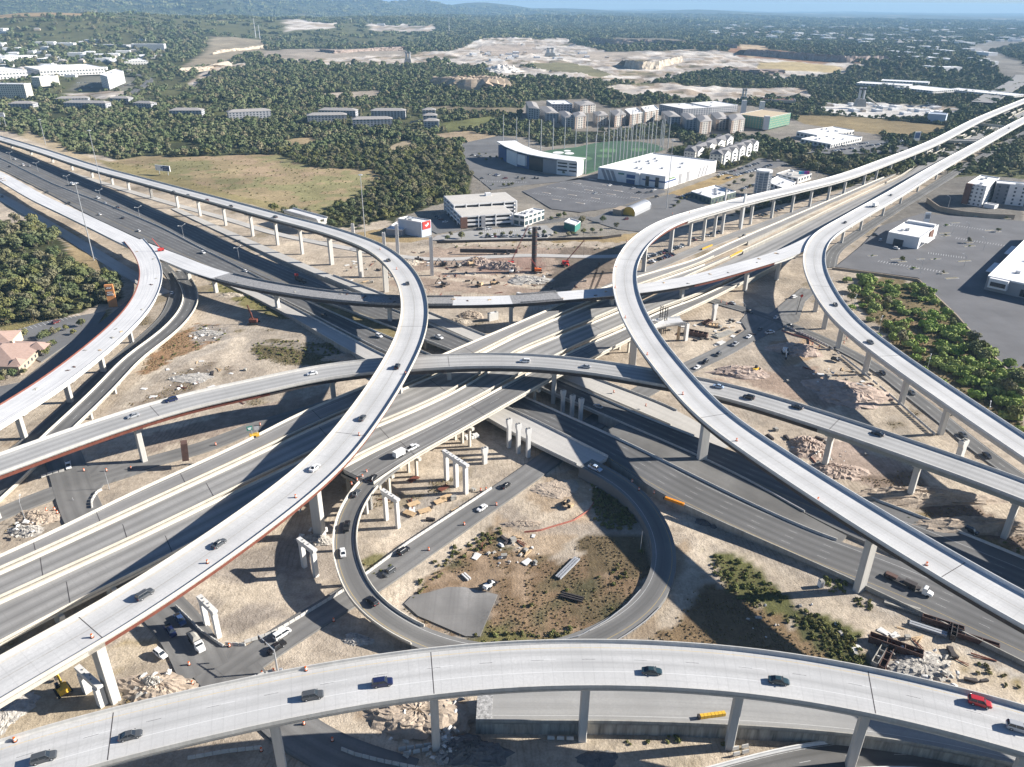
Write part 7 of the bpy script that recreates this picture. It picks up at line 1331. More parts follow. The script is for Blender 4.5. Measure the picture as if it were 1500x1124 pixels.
def parked(kind):
    st, (xw, xf, xr, xg, wb, wt, zb, zr), wx, hl, wr = KIND[kind]; mb = MB(); hull(mb, st, 0)
    mb.loft([[(xg, -wb, zb - .05),(xw, -wb, zb - .05),(xw, wb, zb - .05),(xg, wb, zb - .05)], [(xr, -wt, zr - .02),(xf, -wt, zr - .02),(xf, wt, zr - .02),(xr, wt, zr - .02)]], 1)
    mb.box(((xf + xr) / 2,0, zr + .01),(abs(xf - xr), wt * 2.04,.07), 0,0)
    for x in wx:
        for s in (1,-1): mb.tube((x, s * (st[2][1] - .2), wr),(x, s * st[2][1], wr), wr, wr, 8,2)
    return mb.mesh('parked_car', [PAINT['grey'], M['glass'], M['black']])
PK = [parked('sedan'), parked('suv'), parked('pickup')]
cols = ['black', 'grey', 'silver', 'white', 'white', 'navy', 'maroon', 'grey', 'black', 'silver']
def park(x, y, z, ang, k, label, group):
    p = P(x, y, z); o = bpy.data.objects.new('parked_car', PK[k % 3]); COL.objects.link(o); o.location = (p[0], p[1], z + .03); o.rotation_euler = (0,0, ang + (math.pi if k % 2 else 0)); o.material_slots[0].link = 'OBJECT'; o.material_slots[0].material = PAINT[cols[(k * 7 + int(x)) % 10]]; tag(o, label, 'car', group)
def row(a, b, n, ang, z, label, group, fill=0.8, seed=1):
    r = random.Random(seed)
    for i in range(n):
        if r.random() < fill: t = i / max(1, n - 1); park(a[0] + (b[0] - a[0]) * t, a[1] + (b[1] - a[1]) * t, z, ang + r.uniform(-.04,.04), r.randrange(30), label, group)
for a, b_, n, f, z, lab, g_ in (((708,347.5),(800,346.5), 22,.75,.1, 'car in the row of parked cars behind the hedge trees before the garage', 'cars before the garage'),((700,337),(722,335.5), 7,.6,.1, 'car parked close against the front of the parking garage', 'cars against the garage'),((757,338),(790,336), 6,.4,.1, 'car parked by the glass fronted office', 'cars by the glass office'),((640,318),(652,326), 5,.7,.1, 'car in the shaded lot left of the parking garage', 'cars left of the garage'),
                               ((718,256),(730,258), 4,.8,.1, 'car parked in the front row left of the golf venue', 'cars at the golf venue'),((754,261),(788,262), 8,.5,.1, 'car parked before the golf venue', 'cars before the golf venue'),((692,228),(704,230), 4,.8,.1, 'car parked at the far left of the golf venue lot', 'cars at the golf lot edge'),((1052,258),(1110,240), 16,.85,.1, 'car in the long row beside the gabled lodging', 'cars along the lodging'),((1065,262),(1128,243), 16,.8,.1, 'car in the outer row across from the gabled lodging', 'cars across from the lodging'),((985,232),(997,228), 5,.9,.1, 'car parked between the white store and the gabled lodging', 'cars behind the white store'),((1016,283),(1050,275), 14,.85,.1, 'car in the row above the flat white restaurant', 'cars above the restaurant'),((995,290),(1012,284), 8,.8,.1, 'car in the row left of the flat white restaurant', 'cars left of the restaurant'),((1088,277),(1104,272), 8,.8,.1, 'car parked left of the round glass tower', 'cars by the glass tower'),
                               ((1180,222),(1270,210), 26,.85,.1, 'car in the front row of the busy far lot at the right', 'cars in the busy far lot, front row'),((1220,222),(1325,207), 26,.8,.1, 'car in the middle row of the busy far lot at the right', 'cars in the busy far lot, middle row'),((1150,217),(1172,215), 8,.6,.1, 'car at the left end of the busy far lot', 'cars in the busy far lot, left end'),((948,378),(1000,361), 16,.9,.15, 'car parked tightly beneath the first piers of the bright right ramp', 'cars below the right ramp'),((955,384),(985,374), 9,.9,.15, 'car in the lower row beneath the first piers of the right ramp', 'cars below the right ramp, lower row'),((1016,352),(1060,338), 12,.7,.15, 'car parked along the frontage between the ramp piers', 'cars between the ramp piers'),((1115,317),(1150,305), 8,.5,.15, 'car parked on the frontage farther up the ramp piers', 'cars farther up the piers'),
                               ((115,126),(140,129), 10,.8,.1, 'car in the lot left of the white hotel tower', 'cars by the hotel tower'),((110,122),(148,122), 14,.8,.1, 'car in the back row left of the white hotel tower', 'cars behind the hotel tower'),((180,127),(198,122), 8,.8,.1, 'car in the lot right of the white hotel tower', 'cars right of the hotel tower'),((598,182),(616,176), 8,.7,.1, 'car between the grey roofed apartment houses', 'cars at the grey apartments'),((1282,345),(1300,339), 5,.7,.5, 'car parked left of the bank by the frontage road', 'cars left of the bank'),((1440,422),(1470,392), 4,.5,.5, 'car in the shade beside the big right hand store', 'cars in the store shade')):
    A, B = P(*a), P(*b_); ang = math.atan2(B[1] - A[1], B[0] - A[0]) + math.pi / 2; row(a, b_, n, ang, z, lab, g_, f, n + int(a[0]))
for x, y, k, lab in ((893,272,3, 'lone car in the lot before the white box store, left of the sign'),(927,277,5, 'lone car near the front corner of the white box store'),(936,283,2, 'single car in the middle of the white store lot'),(948,283,9, 'car in the small cluster near the white store, left'),(954,282,12, 'car in the small cluster near the white store, centre'),(958,279,15, 'car in the small cluster near the white store, right'),(872,284,21, 'white car alone at the left of the white store lot'),(962,289,4, 'car at the lower edge of the white store lot'),(706,262,6, 'lone car low in the golf venue lot'),(740,262,8, 'dark lone car in the golf venue lot'),(917,322,7, 'car parked near the arched shed, left'),(914,312,16, 'white car right by the arched shed')):
    park(x, y, .1,0.5, k, lab, None)
def bays(lab, a, b_, n, ln, z, out=1):
    A, B = P(*a, z), P(*b_, z); d = (B - A)[:2]; Ld = np.linalg.norm(d); d /= Ld; pr = np.array([-d[1], d[0]]) * out; mb = MB(); ang = math.atan2(d[1], d[0])
    for i in range(n + 1): c = A[:2] + d * Ld * i / n + pr * ln / 2; mb.add([(*(c + pr * s * ln / 2 + d * t), z) for s, t in ((-1,-.08),(1,-.08),(1,.08),(-1,.08))], [(0,1,2,3) if out > 0 else (3,2,1,0)])
    o = mb.build('bay_markings', M['white']); tag(o, lab, 'marking', kind='structure')
for i, (a, b_, n, ln, z) in enumerate((((0,494),(118,463), 18,5.2,.09),((1286,384),(1380,400), 22,5,.42),((1360,372),(1412,379), 14,5,.42),((1400,350),(1470,361), 18,5,.42),((1390,330),(1450,339), 16,5,.42),((780,284),(900,300), 30,5,.1),((800,275),(930,293), 32,5,.1),((820,268),(940,286), 30,5,.1),((700,266),(770,268), 20,5,.1),((705,340),(800,338), 30,5,.1))):
    bays('faded white bay stripes on the asphalt lot, set %s' % ('by the house', 'above the shrub wall', 'in the right lot centre', 'in the right lot far side', 'right of the bank', 'near the garage street', 'in the white store lot', 'close to the white store', 'in the golf lot', 'before the garage')[i], a, b_, n, ln, z)
# ------------------------------------------------------------------ street furniture, construction things
def barrel_mesh():
    mb = MB(); mb.tube((0,0,0),(0,0,.07), .48,.48,10,2); zs = [.07,.3,.48,.66,.84,1.05]; rs = [.33,.31,.30,.28,.27,.24]
    for i in range(5): mb.tube((0,0, zs[i]),(0,0, zs[i + 1]), rs[i], rs[i + 1], 10, i % 2)
    mb.box((0,0,1.11),(.22,.08,.12), 0,0); return mb.mesh('traffic_barrel', [M['orange'], M['white'], M['black']])
BRL = barrel_mesh()
def barrels(pts, z, lab, grp, path=None, sc=1.05):
    for x, y in pts:
        zz = zat(path, x, y, z) if path is not None else z; p = P(x, y, zz); o = bpy.data.objects.new('traffic_barrel', BRL); COL.objects.link(o); o.location = (p[0], p[1], zz + .02); o.scale = (sc, sc, sc); tag(o, lab, 'traffic barrel', grp)
barrels([(135,934),(304,825),(433,729),(526,638),(594,548),(557,366),(581,395)], 24.5, 'orange traffic barrel on the deck of the tall red girder ramp', 'barrels on the red girder ramp', pA)
barrels([(918,354),(910,371),(902,391),(901,422),(916,466),(948,520),(1000,578),(1079,646),(1198,733),(1357,828),(985,314),(1010,312),(1050,298),(1084,289),(1120,282)], 24.5, 'orange traffic barrel along the left edge of the bright right ramp', 'barrels on the bright right ramp', pB)
barrels([(537,692),(531,699),(523,704),(515,710)], 9.6, 'orange barrel in the row where the exit lanes narrow into the loop', 'barrels at the loop entry', pL)
barrels([(899,575),(946,595)], 4.5, 'orange barrel on the closed pale concrete roadway', 'barrels on the closed roadway')
barrels([(926,706),(936,718),(958,723)], 3.8, 'orange barrel at the tip of the loop merge', 'barrels at the loop merge')
barrels([(277,974),(282,1002),(384,987),(401,984),(336,947)], .1, 'orange barrel at the edge of the lower left junction', 'barrels at the lower left junction')
barrels([(445,1061),(487,1085),(383,1100)], .1, 'orange barrel on the pale ground beyond the near ramp', 'barrels below the near ramp')
barrels([(489,910),(680,769),(628,806),(704,719),(712,718),(727,740)], .1, 'orange barrel beside the service road in the loop', 'barrels by the loop service road')
barrels([(123,690),(156,690),(192,687),(316,652),(68,748),(80,747),(84,752),(381,623)], .1, 'orange barrel round the left junction and service road', 'barrels at the left junction')
barrels([(22,1086),(448,982)], 25, 'orange barrel at the back shoulder of the near ramp', 'barrels on the near ramp', pN)
barrels([(1200,509),(1190,505),(1240,497),(1236,503),(1056,443),(1064,446)], .15, 'orange barrel beside the right hand frontage road', 'barrels by the right frontage')
BWH = MB(); BWH.loft([[(-.9,-.3,0),(.9,-.3,0),(.9,.3,0),(-.9,.3,0)], [(-.9,-.22,.35),(.9,-.22,.35),(.9,.22,.35),(-.9,.22,.35)], [(-.85,-.12,.95),(.85,-.12,.95),(.85,.12,.95),(-.85,.12,.95)]]); BWH = BWH.mesh('barrier_block', [M['concrete']])
def blocks(pts, lab, grp, z=.05, sp=1.84, skip=0.0, mesh=None, name='barrier_block', sc=1.0):
    q = resample(np.array([P(x, y, z) for x, y in pts]), sp * sc); r = random.Random(len(q))
    for a, b in zip(q[:-1], q[1:]):
        if r.random() < skip: continue
        o = bpy.data.objects.new(name, mesh or BWH); COL.objects.link(o); o.location = ((a + b) / 2).tolist(); o.rotation_euler = (0,0, math.atan2(b[1] - a[1], b[0] - a[0])); o.scale = (sc, sc, sc); tag(o, lab, 'barrier', grp)
blocks([(258,889),(275,905),(295,926),(328,948)], 'white barrier block along the edge of the lower left junction road', 'barrier blocks at the lower left junction')
blocks([(330,944),(360,946)], 'white barrier block closing the corner by the lower left junction', 'barrier blocks at the junction corner')
blocks([(358,942),(395,930),(412,921),(500,868),(541,838)], 'pale low barrier block along the service road below the loop', 'barrier blocks on the service road')
blocks([(541,838),(599,795),(693,734),(720,716)], 'pale low barrier block along the service road inside the loop', 'barrier blocks inside the loop', .1)
blocks([(330,1008),(400,984)], 'white barrier block under the traffic light mast by the near ramp', 'barrier blocks by the traffic light', .05)
blocks([(275,1112),(330,1102),(384,1096)], 'white barrier block on the dirt beyond the near ramp at left', 'barrier blocks below the near ramp')
blocks([(500,1098),(520,1106),(560,1116),(620,1128)], 'pale barrier block along the bottom road beyond the near ramp', 'barrier blocks along the bottom road')
blocks([(583,1099),(632,1092)], 'white barrier block stacked by the near pier, upper row', 'barrier blocks by the near pier'); blocks([(590,1106),(630,1098)], 'white barrier block stacked by the near pier, lower row', 'lower barrier blocks by the near pier')
blocks([(800,1082),(842,1083)], 'white barrier block lying on dirt below the wall', 'barrier blocks below the wall')
blocks([(1070,1099),(1098,1093)], 'white barrier block by the right near pier, upper row', 'barrier blocks by the right near pier'); blocks([(1072,1107),(1098,1101)], 'white barrier block by the right near pier, lower row', 'lower barrier blocks by the right near pier')
blocks([(60,700),(75,694),(95,690)], 'pale barrier block at the left junction corner', 'barrier blocks at the left junction')
blocks([(135,745),(134,735),(142,722),(150,718)], 'pale kerb block round the curved corner at the left junction', 'kerb blocks at the left junction')
blocks([(1150,478),(1192,497),(1220,512),(1262,545),(1310,585),(1370,638)], 'pale barrier block along the frontage road by the right piers', 'barrier blocks on the right frontage', .1,2.0,0.1)
blocks([(860,720),(905,700),(948,745),(975,800)], 'small post block along the inner edge of the loop road', 'edge posts of the loop road', .5,6.0,0.3, None, 'edge_post', .5)
def rail(lab, pts, z=.3):
    q = resample(np.array([P(x, y, z) for x, y in pts]), 2.0); p = Path(q, .1); r = empty('guard_rail', (0,0,0), 0, lab, 'guard rail')
    sweep(p, [(0,.06,.75),(0,.06,.42),(0,-.06,.42),(0,-.06,.75)], 'rail', M['galv'], r)
    for i in range(0, len(q), 2): mb = MB(); mb.box((q[i][0], q[i][1], q[i][2]),(.16,.16,1.0)); mb.build('post', M['conc_white'], r)
rail('steel guard rail on the outside of the loop bend', [(902,941),(920,930),(945,912),(968,890)])
rail('steel guard rail on the inside at the bottom of the loop', [(745,946),(800,945),(850,933),(890,910),(918,888),(938,866)])
def cushion(lab, a, b_, z):
    A, B = P(*a, z), P(*b_, z); d = (B - A)[:2]; Ld = np.linalg.norm(d); r = empty('crash_cushion', A, math.atan2(d[1], d[0]), lab, 'crash cushion')
    n = 7
    for i in range(n): mb = MB(); mb.box((Ld * (i + .5) / n, 0,.5),(Ld / n * .9,.95,1.0)); mb.build('segment', M['yellow'] if 'yellow' in lab else surf('safety_orange', (0.72,0.27,0.02), var=.1), r)
    mb = MB(); mb.box((-.3,0,.5),(.5,1.1,1.0)); mb.build('nose', M['darksteel_and_shade'], r)
cushion('orange crash cushion at the head of the shoulder barrier', (974,731),(1002,741), 3.3)
cushion('yellow crash cushion on the pale road below the near ramp', (1025,1052),(1062,1047), 3.65)
cushion('yellow crash cushion on the right freeway shoulder', (1069,377),(1087,368), 3.6); cushion('yellow crash cushion at the frontage nose by the ramp piers', (1028,366),(1043,360), .2)
for lab, pts, z in (('long dark concrete barrier along the shoulder of the near carriageway', [(1002,742),(1080,778),(1140,804),(1240,848),(1352,901),(1448,947),(1560,1003)], None),):
    q = resample(np.array([P(x, y, np.interp(x, [a for a, _ in zH], [b for _, b in zH])) for x, y in pts]), 4.0); o = sweep(Path(smooth(q, 6), .3), [(1,0,-.6),(-1,0,-.6),(-1,.12,1.0),(1,-.12,1.0)][::-1], 'concrete_barrier', M['conc_dark']); tag(o, lab, 'barrier')
def bent(lab, caps, bases, w=1.3, cat='pier', capd=1.5, mat=None):
    """cap end pixels at the top, then the base pixels of its columns"""
    B = [P(x, y, 0)[:2] for x, y in bases]; c = np.mean(B, 0); bx_, by_ = np.mean([b[0] for b in bases]), np.mean([b[1] for b in bases]); h = hpx(bx_, by_, np.mean([q[1] for q in caps])); d = B[-1] - B[0]; Ld = np.linalg.norm(d); d = d / Ld; ang = math.atan2(d[1], d[0]); mat = mat or M['conc_white']
    r = empty('unfinished_pier', (c[0], c[1], 0), ang, lab, cat); mb = MB(); mb.loft([[(-Ld / 2 - w * .5,-capd / 2, h - 1.7),(Ld / 2 + w * .5,-capd / 2, h - 1.7),(Ld / 2 + w * .5, capd / 2, h - 1.7),(-Ld / 2 - w * .5, capd / 2, h - 1.7)], [(-Ld / 2 - w, -capd / 2, h - .8),(Ld / 2 + w, -capd / 2, h - .8),(Ld / 2 + w, capd / 2, h - .8),(-Ld / 2 - w, capd / 2, h - .8)], [(-Ld / 2 - w, -capd / 2, h),(Ld / 2 + w, -capd / 2, h),(Ld / 2 + w, capd / 2, h),(-Ld / 2 - w, capd / 2, h)]]); mb.build('cap', mat, r)
    for b in B: s = float((b - c) @ d); mb = MB(); mb.box((s, 0,(h - 1.7) / 2 - .3),(w, w, h - 1.7 + .6)); mb.build('column', mat, r)
    for k in range(int(Ld / 1.6)): mb = MB(); mb.box((-Ld / 2 + .8 + 1.6 * k, (-1) ** k * .3, h + .15),(.35,.35,.3)); mb.build('bearing_seat', M['conc_dark'], r)
bent('three column pier frame standing free on the dirt beside the exit deck', [(647,657),(688,683)], [(654,702),(669,711),(682,721)], 1.5)
bent('two column pier frame standing inside the loop bend', [(557,712),(587,736)], [(566,759.5),(583,771)], 1.3)
bent('two column pier frame between the red girder ramp and the loop', [(434,783),(465,810)], [(446,829),(463,842)], 1.4)
bent('two column pier frame behind the barrier at the lower left junction', [(288,868),(318,899)], [(303,914),(320,931)], 1.4)
bent('pale pier frame partly hidden beneath the lower left ramp', [(120,975),(138,1005)], [(128,1010),(150,1030)], 2.0)
def post(name, lab, base, ytop, w, t, cat='pier', group=None, head_=True, mat=None, ang=.55):
    b = P(*base); h = hpx(*base, ytop); r = empty(name, (b[0], b[1], 0), ang, lab, cat, group); mat = mat or M['conc_white']
    mb = MB(); rg = []
    for z, k in ((-.5,1),(h - 3.0,1),(h - 1.6,1.55 if head_ else 1),(h, 1.55 if head_ else 1)): rg.append([(-w / 2 * k, -t / 2, z),(w / 2 * k, -t / 2, z),(w / 2 * k, t / 2, z),(-w / 2 * k, t / 2, z)])
    mb.loft(rg); mb.build('column', mat, r)
    for s in (-1,1): mb = MB(); mb.box((s * w * .35,0, h + .2),(.4, t * .7,.4)); mb.build('bearing_seat', M['conc_dark'], r)
for x, y, t_, l_ in ((745.5,654,614, 'left'),(759,662,621, 'middle'),(773.5,668,628, 'right')): post('unfinished_pier', '%s of three pale flared columns in front of the pale bridge deck' % l_, (x, y), t_, 1.5,1.4, group='three flared columns, front')
for x, y, t_, l_ in ((824,602,572, 'left'),(837.5,608.5,579, 'middle'),(850,614.5,584, 'right')): post('unfinished_pier', '%s of three flared columns between the two freeway carriageways' % l_, (x, y), t_, 1.5,1.4, group='three flared columns, back')
post('unfinished_pier', 'short flared column stub alone on the dirt beneath the exit deck', (710,677.5), 656,1.7,1.6)
for x, y, t_, l_ in ((563,364,341, 'left'),(583,374,329, 'middle'),(633,403,347, 'right'),(518,352,328, 'far left')): post('unfinished_pier', 'tall bare square column by the construction pit, %s of four' % l_, (x, y), t_, 2.3,2.0, group='bare columns at the pit', head_=False, ang=.1)
post('unfinished_pier', 'short hammerhead column in the yard under the unfinished ramp', (1045,468), 446,2.0,1.8); post('unfinished_pier', 'pale column in the yard beside the precast boxes', (1004,498), 474,1.9,1.7, head_=False); post('unfinished_pier', 'thin rusty column beside the pale column in the yard', (993,498), 478,1.2,1.2, head_=False, mat=M['wood'])
post('unfinished_pier', 'tall white column top poking up beside the far right ramp', (1085,335), 284,1.8,1.6, head_=False); post('unfinished_pier', 'slim white column behind the far right ramp near the restaurant', (1060,310), 278,1.3,1.3, head_=False)
post('unfinished_pier', 'white wedge shaped pier cap standing by the pit under the unfinished ramp', (722,468), 458,6,2.4, head_=False)
post('unfinished_pier', 'forked pale bent beside the right ramp near the frontage road', (1405,670), 645,2.6,2.2)
pS = px_path([(948,478,7.5),(972,472,7.6),(1000,470,7.8)], 9.0,3.0,4); overpass('ramp_stub', 'short stub of new ramp deck ending in the yard behind the bright ramp', pS, R_raw, M['conc_white'], [(0,9e9, M['conc_white'], M['conc_white'])], pbase([(974,496),(960,490)], 1.5,1.4), gdepth=1.5)
pS2 = px_path([(422,307,10),(440,312,10.2),(458,317,10.5),(472,321,10.8)], 10.0,3.0,4); overpass('ramp_stub', 'short white stub of new ramp deck behind the far left ramp', pS2, R_raw, M['conc_white'], [(0,9e9, M['conc_white'], M['conc_white'])], pbase([(470,345),(440,336)], 2.6,1.8), gdepth=2.2)
def casing():
    b = P(782,397); h = hpx(782,397,333); r = empty('steel_casing', (b[0], b[1], 0), 0, 'tall dark round rebar cage standing at the drilling rig', 'column form'); mb = MB(); mb.tube((0,0,-.5),(0,0, h), 1.75,1.75,14); mb.build('tube', M['darksteel_and_shade'], r)
    for k in range(9): mb = MB(); z = h * (k + 1) / 10; mb.tube((0,0, z - .12),(0,0, z + .12), 1.86,1.86,14); mb.build('hoop', M['rust'], r)
casing()
def tracks(r, L_=4.2, w=3.0):
    for s in (1,-1):
        mb = MB(); rg = []
        for y in (s * w / 2 - .3, s * w / 2 + .3): rg.append([(L_ / 2 * math.cos(a) if abs(math.cos(a)) < .5 else (L_ / 2 - .4) * np.sign(math.cos(a)) + .4 * math.cos(a), y, .45 + .45 * math.sin(a)) for a in [2 * math.pi * i / 12 for i in range(12)]])
        mb.loft(rg); mb.build('track', M['black'], r)
def excavator(lab, x, y, rz, col='yellow', reach=1.0, sc=1.0, z=0.0):
    b = P(x, y, z); r = empty('excavator', (b[0], b[1], z), rz, lab, 'excavator'); r.scale = (sc, sc, sc); tracks(r)
    mb = MB(); mb.box((-.6,0,1.55),(3.6,2.7,1.0), 0,0,.94); mb.box((-1.7,0,2.3),(1.4,2.5,.7), 0,0,.85); mb.build('body', M[col], r); mb = MB(); mb.box((.5,.85,2.5),(1.5,1.0,1.2), 0,0,.85); mb.build('cab', M['glass'], r)
    a, b_, c = Vector((.9,-.3,1.8)), Vector((3.6 * reach, -.3,4.6)), Vector((5.6 * reach, -.3,3.4))
    mb = MB(); mb.tube(a, b_, .34,.26,4); bo = mb.build('boom', M[col], r); mb = MB(); mb.tube(b_, (6.2 * reach, -.3,1.3), .26,.18,4); mb.build('stick', M[col], bo); mb = MB(); mb.loft([[(5.7 * reach, -.8,.3),(5.7 * reach, .2,.3),(6.6 * reach, .2,.2),(6.6 * reach, -.8,.2)], [(5.9 * reach, -.8,1.3),(5.9 * reach, .2,1.3),(6.5 * reach, .2,1.4),(6.5 * reach, -.8,1.4)]]); mb.build('bucket', M['darksteel_and_shade'], bo); return r
excavator('dark excavator at the left of the construction pit', 650,389,2.9, 'darksteel_and_shade'); excavator('excavator with raised arm by the dirt heap in the pit', 671,391,2.4, 'conc_dark', 1.1); excavator('tan excavator reaching across the pit edge', 690,388,.6, 'wood', 1.1); excavator('excavator digging at the lower left of the pit', 650,419,2.7, 'darksteel_and_shade'); excavator('excavator at the lower centre of the pit', 702,419,2.6, 'wood')
excavator('yellow excavator half hidden under the lower left ramp', 93,1013,2.4, 'yellow', .85); excavator('pale excavator in the shadow on the right hand rubble', 1150,518,-1.8, 'white', 1.3); excavator('excavator near the left drilling yard under the unfinished ramp', 370,472,2.0, 'rust', 1.0)
def loader(lab, x, y, rz, col='yellow', z=0.0, sc=1.0):
    b = P(x, y, z); r = empty('wheel_loader', (b[0], b[1], z), rz, lab, 'loader'); r.scale = (sc,) * 3; mb = MB(); mb.box((-1.2,0,1.5),(3.2,2.1,1.2), 0,0,.9); mb.box((1.3,0,1.1),(1.6,1.3,.9)); mb.build('body', M[col], r); mb = MB(); mb.box((-.1,0,2.6),(1.3,1.4,1.3), 0,0,.85); mb.build('cab', M['glass'], r)
    mb = MB(); mb.tube((1.2,.6,1.5),(3.0,.6,.7), .18,.14,5); mb.tube((1.2,-.6,1.5),(3.0,-.6,.7), .18,.14,5); mb.build('arm', M[col], r); mb = MB(); mb.loft([[(2.8,-1.3,.2),(2.8,1.3,.2),(4.0,1.3,.2),(4.0,-1.3,.2)], [(2.7,-1.3,1.3),(2.7,1.3,1.3),(3.1,1.3,1.2),(3.1,-1.3,1.2)]]); mb.build('bucket', M['darksteel_and_shade'], r); wheels(r, (1.5,-1.7), 1.35,.8)
loader('yellow wheel loader in the shadow on the right hand dirt', 1107,544,.9); loader('tan loader driving in the middle of the construction pit', 724,416,.5, 'wood'); loader('dozer at the upper edge of the construction pit', 613,382,.2, 'darksteel_and_shade'); loader('white water truck shaped loader by the drilling rig', 750,399,1.2, 'white'); loader('small loader beside the casing rig on the right', 828,390,2.8, 'red', 0,.9)
loader('tan work machine lying in the shaded dirt of the loop', 832,741,2.3, 'wood', 0,.8); loader('small white machine on the asphalt fan in the loop', 717,860,.9, 'white', 0,.85)
def lattice(mb, a, b, w, n, r=.07):
    a, b = Vector(a), Vector(b); d = (b - a).normalized(); u = d.cross(Vector((0,0,1))); u = u.normalized() if u.length > .01 else Vector((1,0,0)); v = d.cross(u).normalized()
    C = [u * w / 2 + v * w / 2, u * w / 2 - v * w / 2,-u * w / 2 - v * w / 2,-u * w / 2 + v * w / 2]
    for c in C: mb.tube(a + c, b + c, r * 1.4, r * 1.4,4)
    for i in range(n):
        p, q = a + (b - a) * i / n, a + (b - a) * (i + 1) / n
        for k in range(4): mb.tube(p + C[k], q + C[(k + 1) % 4], r, r, 3)
M['boom_red'] = surf('faded_red_lattice', (0.30,0.07,0.055), var=.25)
def crane(lab, x, y, tx, ty, col, w=.9):
    b = P(x, y); r = empty('crawler_crane', (b[0], b[1], 0), 0, lab, 'crane'); tracks(r, 6,4.5); mb = MB(); mb.box((0,0,1.9),(4.5,3,1.8)); mb.build('body', M[col], r); mb = MB(); mb.box((1.5,1.4,2.3),(1.5,1.2,1.5)); mb.build('cab', M['glass'], r)
    h = hpx(x, y, ty) ; z = h; d = P(tx, ty, z)[:2] - b[:2]; d = d if np.linalg.norm(d) < 60 else d / np.linalg.norm(d) * 20
    mb = MB(); lattice(mb, (0,0,2),(d[0], d[1], z), w * .7,16,.06); mb.build('boom', M['boom_red' if col in ('red', 'orange') else col], r); mb = MB(); mb.tube((d[0], d[1], z),(d[0], d[1], z * .35), .06,.06,4); mb.build('hoist_line', M['darksteel_and_shade'], r)
crane('crane with a red lattice boom beside the dark casing', 748,389,774,330, 'red'); crane('small crane with a slender boom at the right of the pit', 828,388,856,352, 'red', .7); crane('rust coloured crawler crane in the shadow under the unfinished ramp', 372,474,362,447, 'rust', .8)
crane('orange drilling rig at the foot of the dark casing', 788,399,778,380, 'orange', .8)
for lab, x, y, t_ in (('thin leaning lattice boom standing left of the bright ramp bend', 862,430,386),('second thin boom beside the leaning boom', 868,432,398)):
    b = P(x, y); h = hpx(x, y, t_); r = empty('boom_mast', (b[0], b[1], 0), 0, lab, 'boom'); mb = MB(); lattice(mb, (0,0,-.3),(6,2, h), .8,14,.08); mb.build('mast', M['darksteel_and_shade'], r)
for lab, x, y, t_ in (('left lattice shoring tower by the ramp stub', 966,487,448),('right lattice shoring tower by the ramp stub', 973,488,450),('thin shoring tower left of the bright ramp', 905,476,460)):
    b = P(x, y); h = hpx(x, y, t_); r = empty('shoring_tower', (b[0], b[1], 0), 0, lab, 'scaffold'); mb = MB(); lattice(mb, (0,0,-.3),(0,0, h), 1.3,9,.08); mb.build('mast', M['darksteel_and_shade'], r)
b = P(236,368,10.5); r = empty('boom_lift', (b[0], b[1], 10.7), .5, 'red boom lift on the white deck where the unfinished ramps split', 'lift'); mb = MB(); mb.box((0,0,1.0),(4,2.4,1.4)); mb.build('body', M['red'], r); mb = MB(); mb.tube((0,0,1.6),(-4,1,9), .25,.18,5); mb.build('boom', M['red'], r); wheels(r, (1.2,-1.2), 1.2,.5)
def mast(lab, base, ytop, arms=0, group=None, name='light_mast', rad=.42, cat='light mast', rz=0.4, z=0.0):
    b = P(*base, z); h = hpx(*base, ytop) - z; r = empty(name, (b[0], b[1], z), rz, lab, cat, group); mb = MB(); mb.tube((0,0,-.4),(0,0, h), rad, rad * .45,8); mb.build('pole', M['galv'], r)
    if arms == 0:
        mb = MB(); mb.tube((0,0, h - .3),(0,0, h + .1), 1.5,1.5,10); hd = mb.build('lamp_ring', M['galv'], r)
        for k in range(6): mb = MB(); mb.box((1.7 * math.cos(k * 1.047), 1.7 * math.sin(k * 1.047), h - .3),(.6,.5,.3)); mb.build('lamp', M['lampglass'], hd)
    for s in ((1,-1) if arms == 2 else ((1,) if arms == 1 else ())):
        mb = MB(); mb.tube((0,0, h - .3),(0, s * 2.8, h + .7), .1,.08,5); am = mb.build('arm', M['galv'], r); mb = MB(); mb.box((0, s * 3.1, h + .72),(.4,1.0,.18)); mb.build('lamp', M['lampglass'], am)
for base, t_, lab in (((137.5,381), 268, 'very tall light mast beside the left grove'),((149.5,276), 191, 'very tall light mast in front of the far left ramp'),((67,212), 175, 'very tall light mast at the wood edge far left'),((535,349), 256, 'very tall light mast behind the left ramp bend'),((976,306), 205, 'tall thin light mast in front of the white box store')): mast(lab, base, t_)
for base, t_, l_ in (((16.5,235), 224, 'first'),((56,252), 239, 'second'),((101,273), 258, 'third'),((148,293), 279, 'fourth'),((205.5,321), 304, 'fifth'),((269.5,350), 331, 'sixth'),((350.5,381), 363, 'seventh')): mast('double armed median street lamp, %s from the left edge' % l_, base, t_, 2, 'median lamps on the left freeway', 'street_lamp', .16, 'street lamp', -.45)
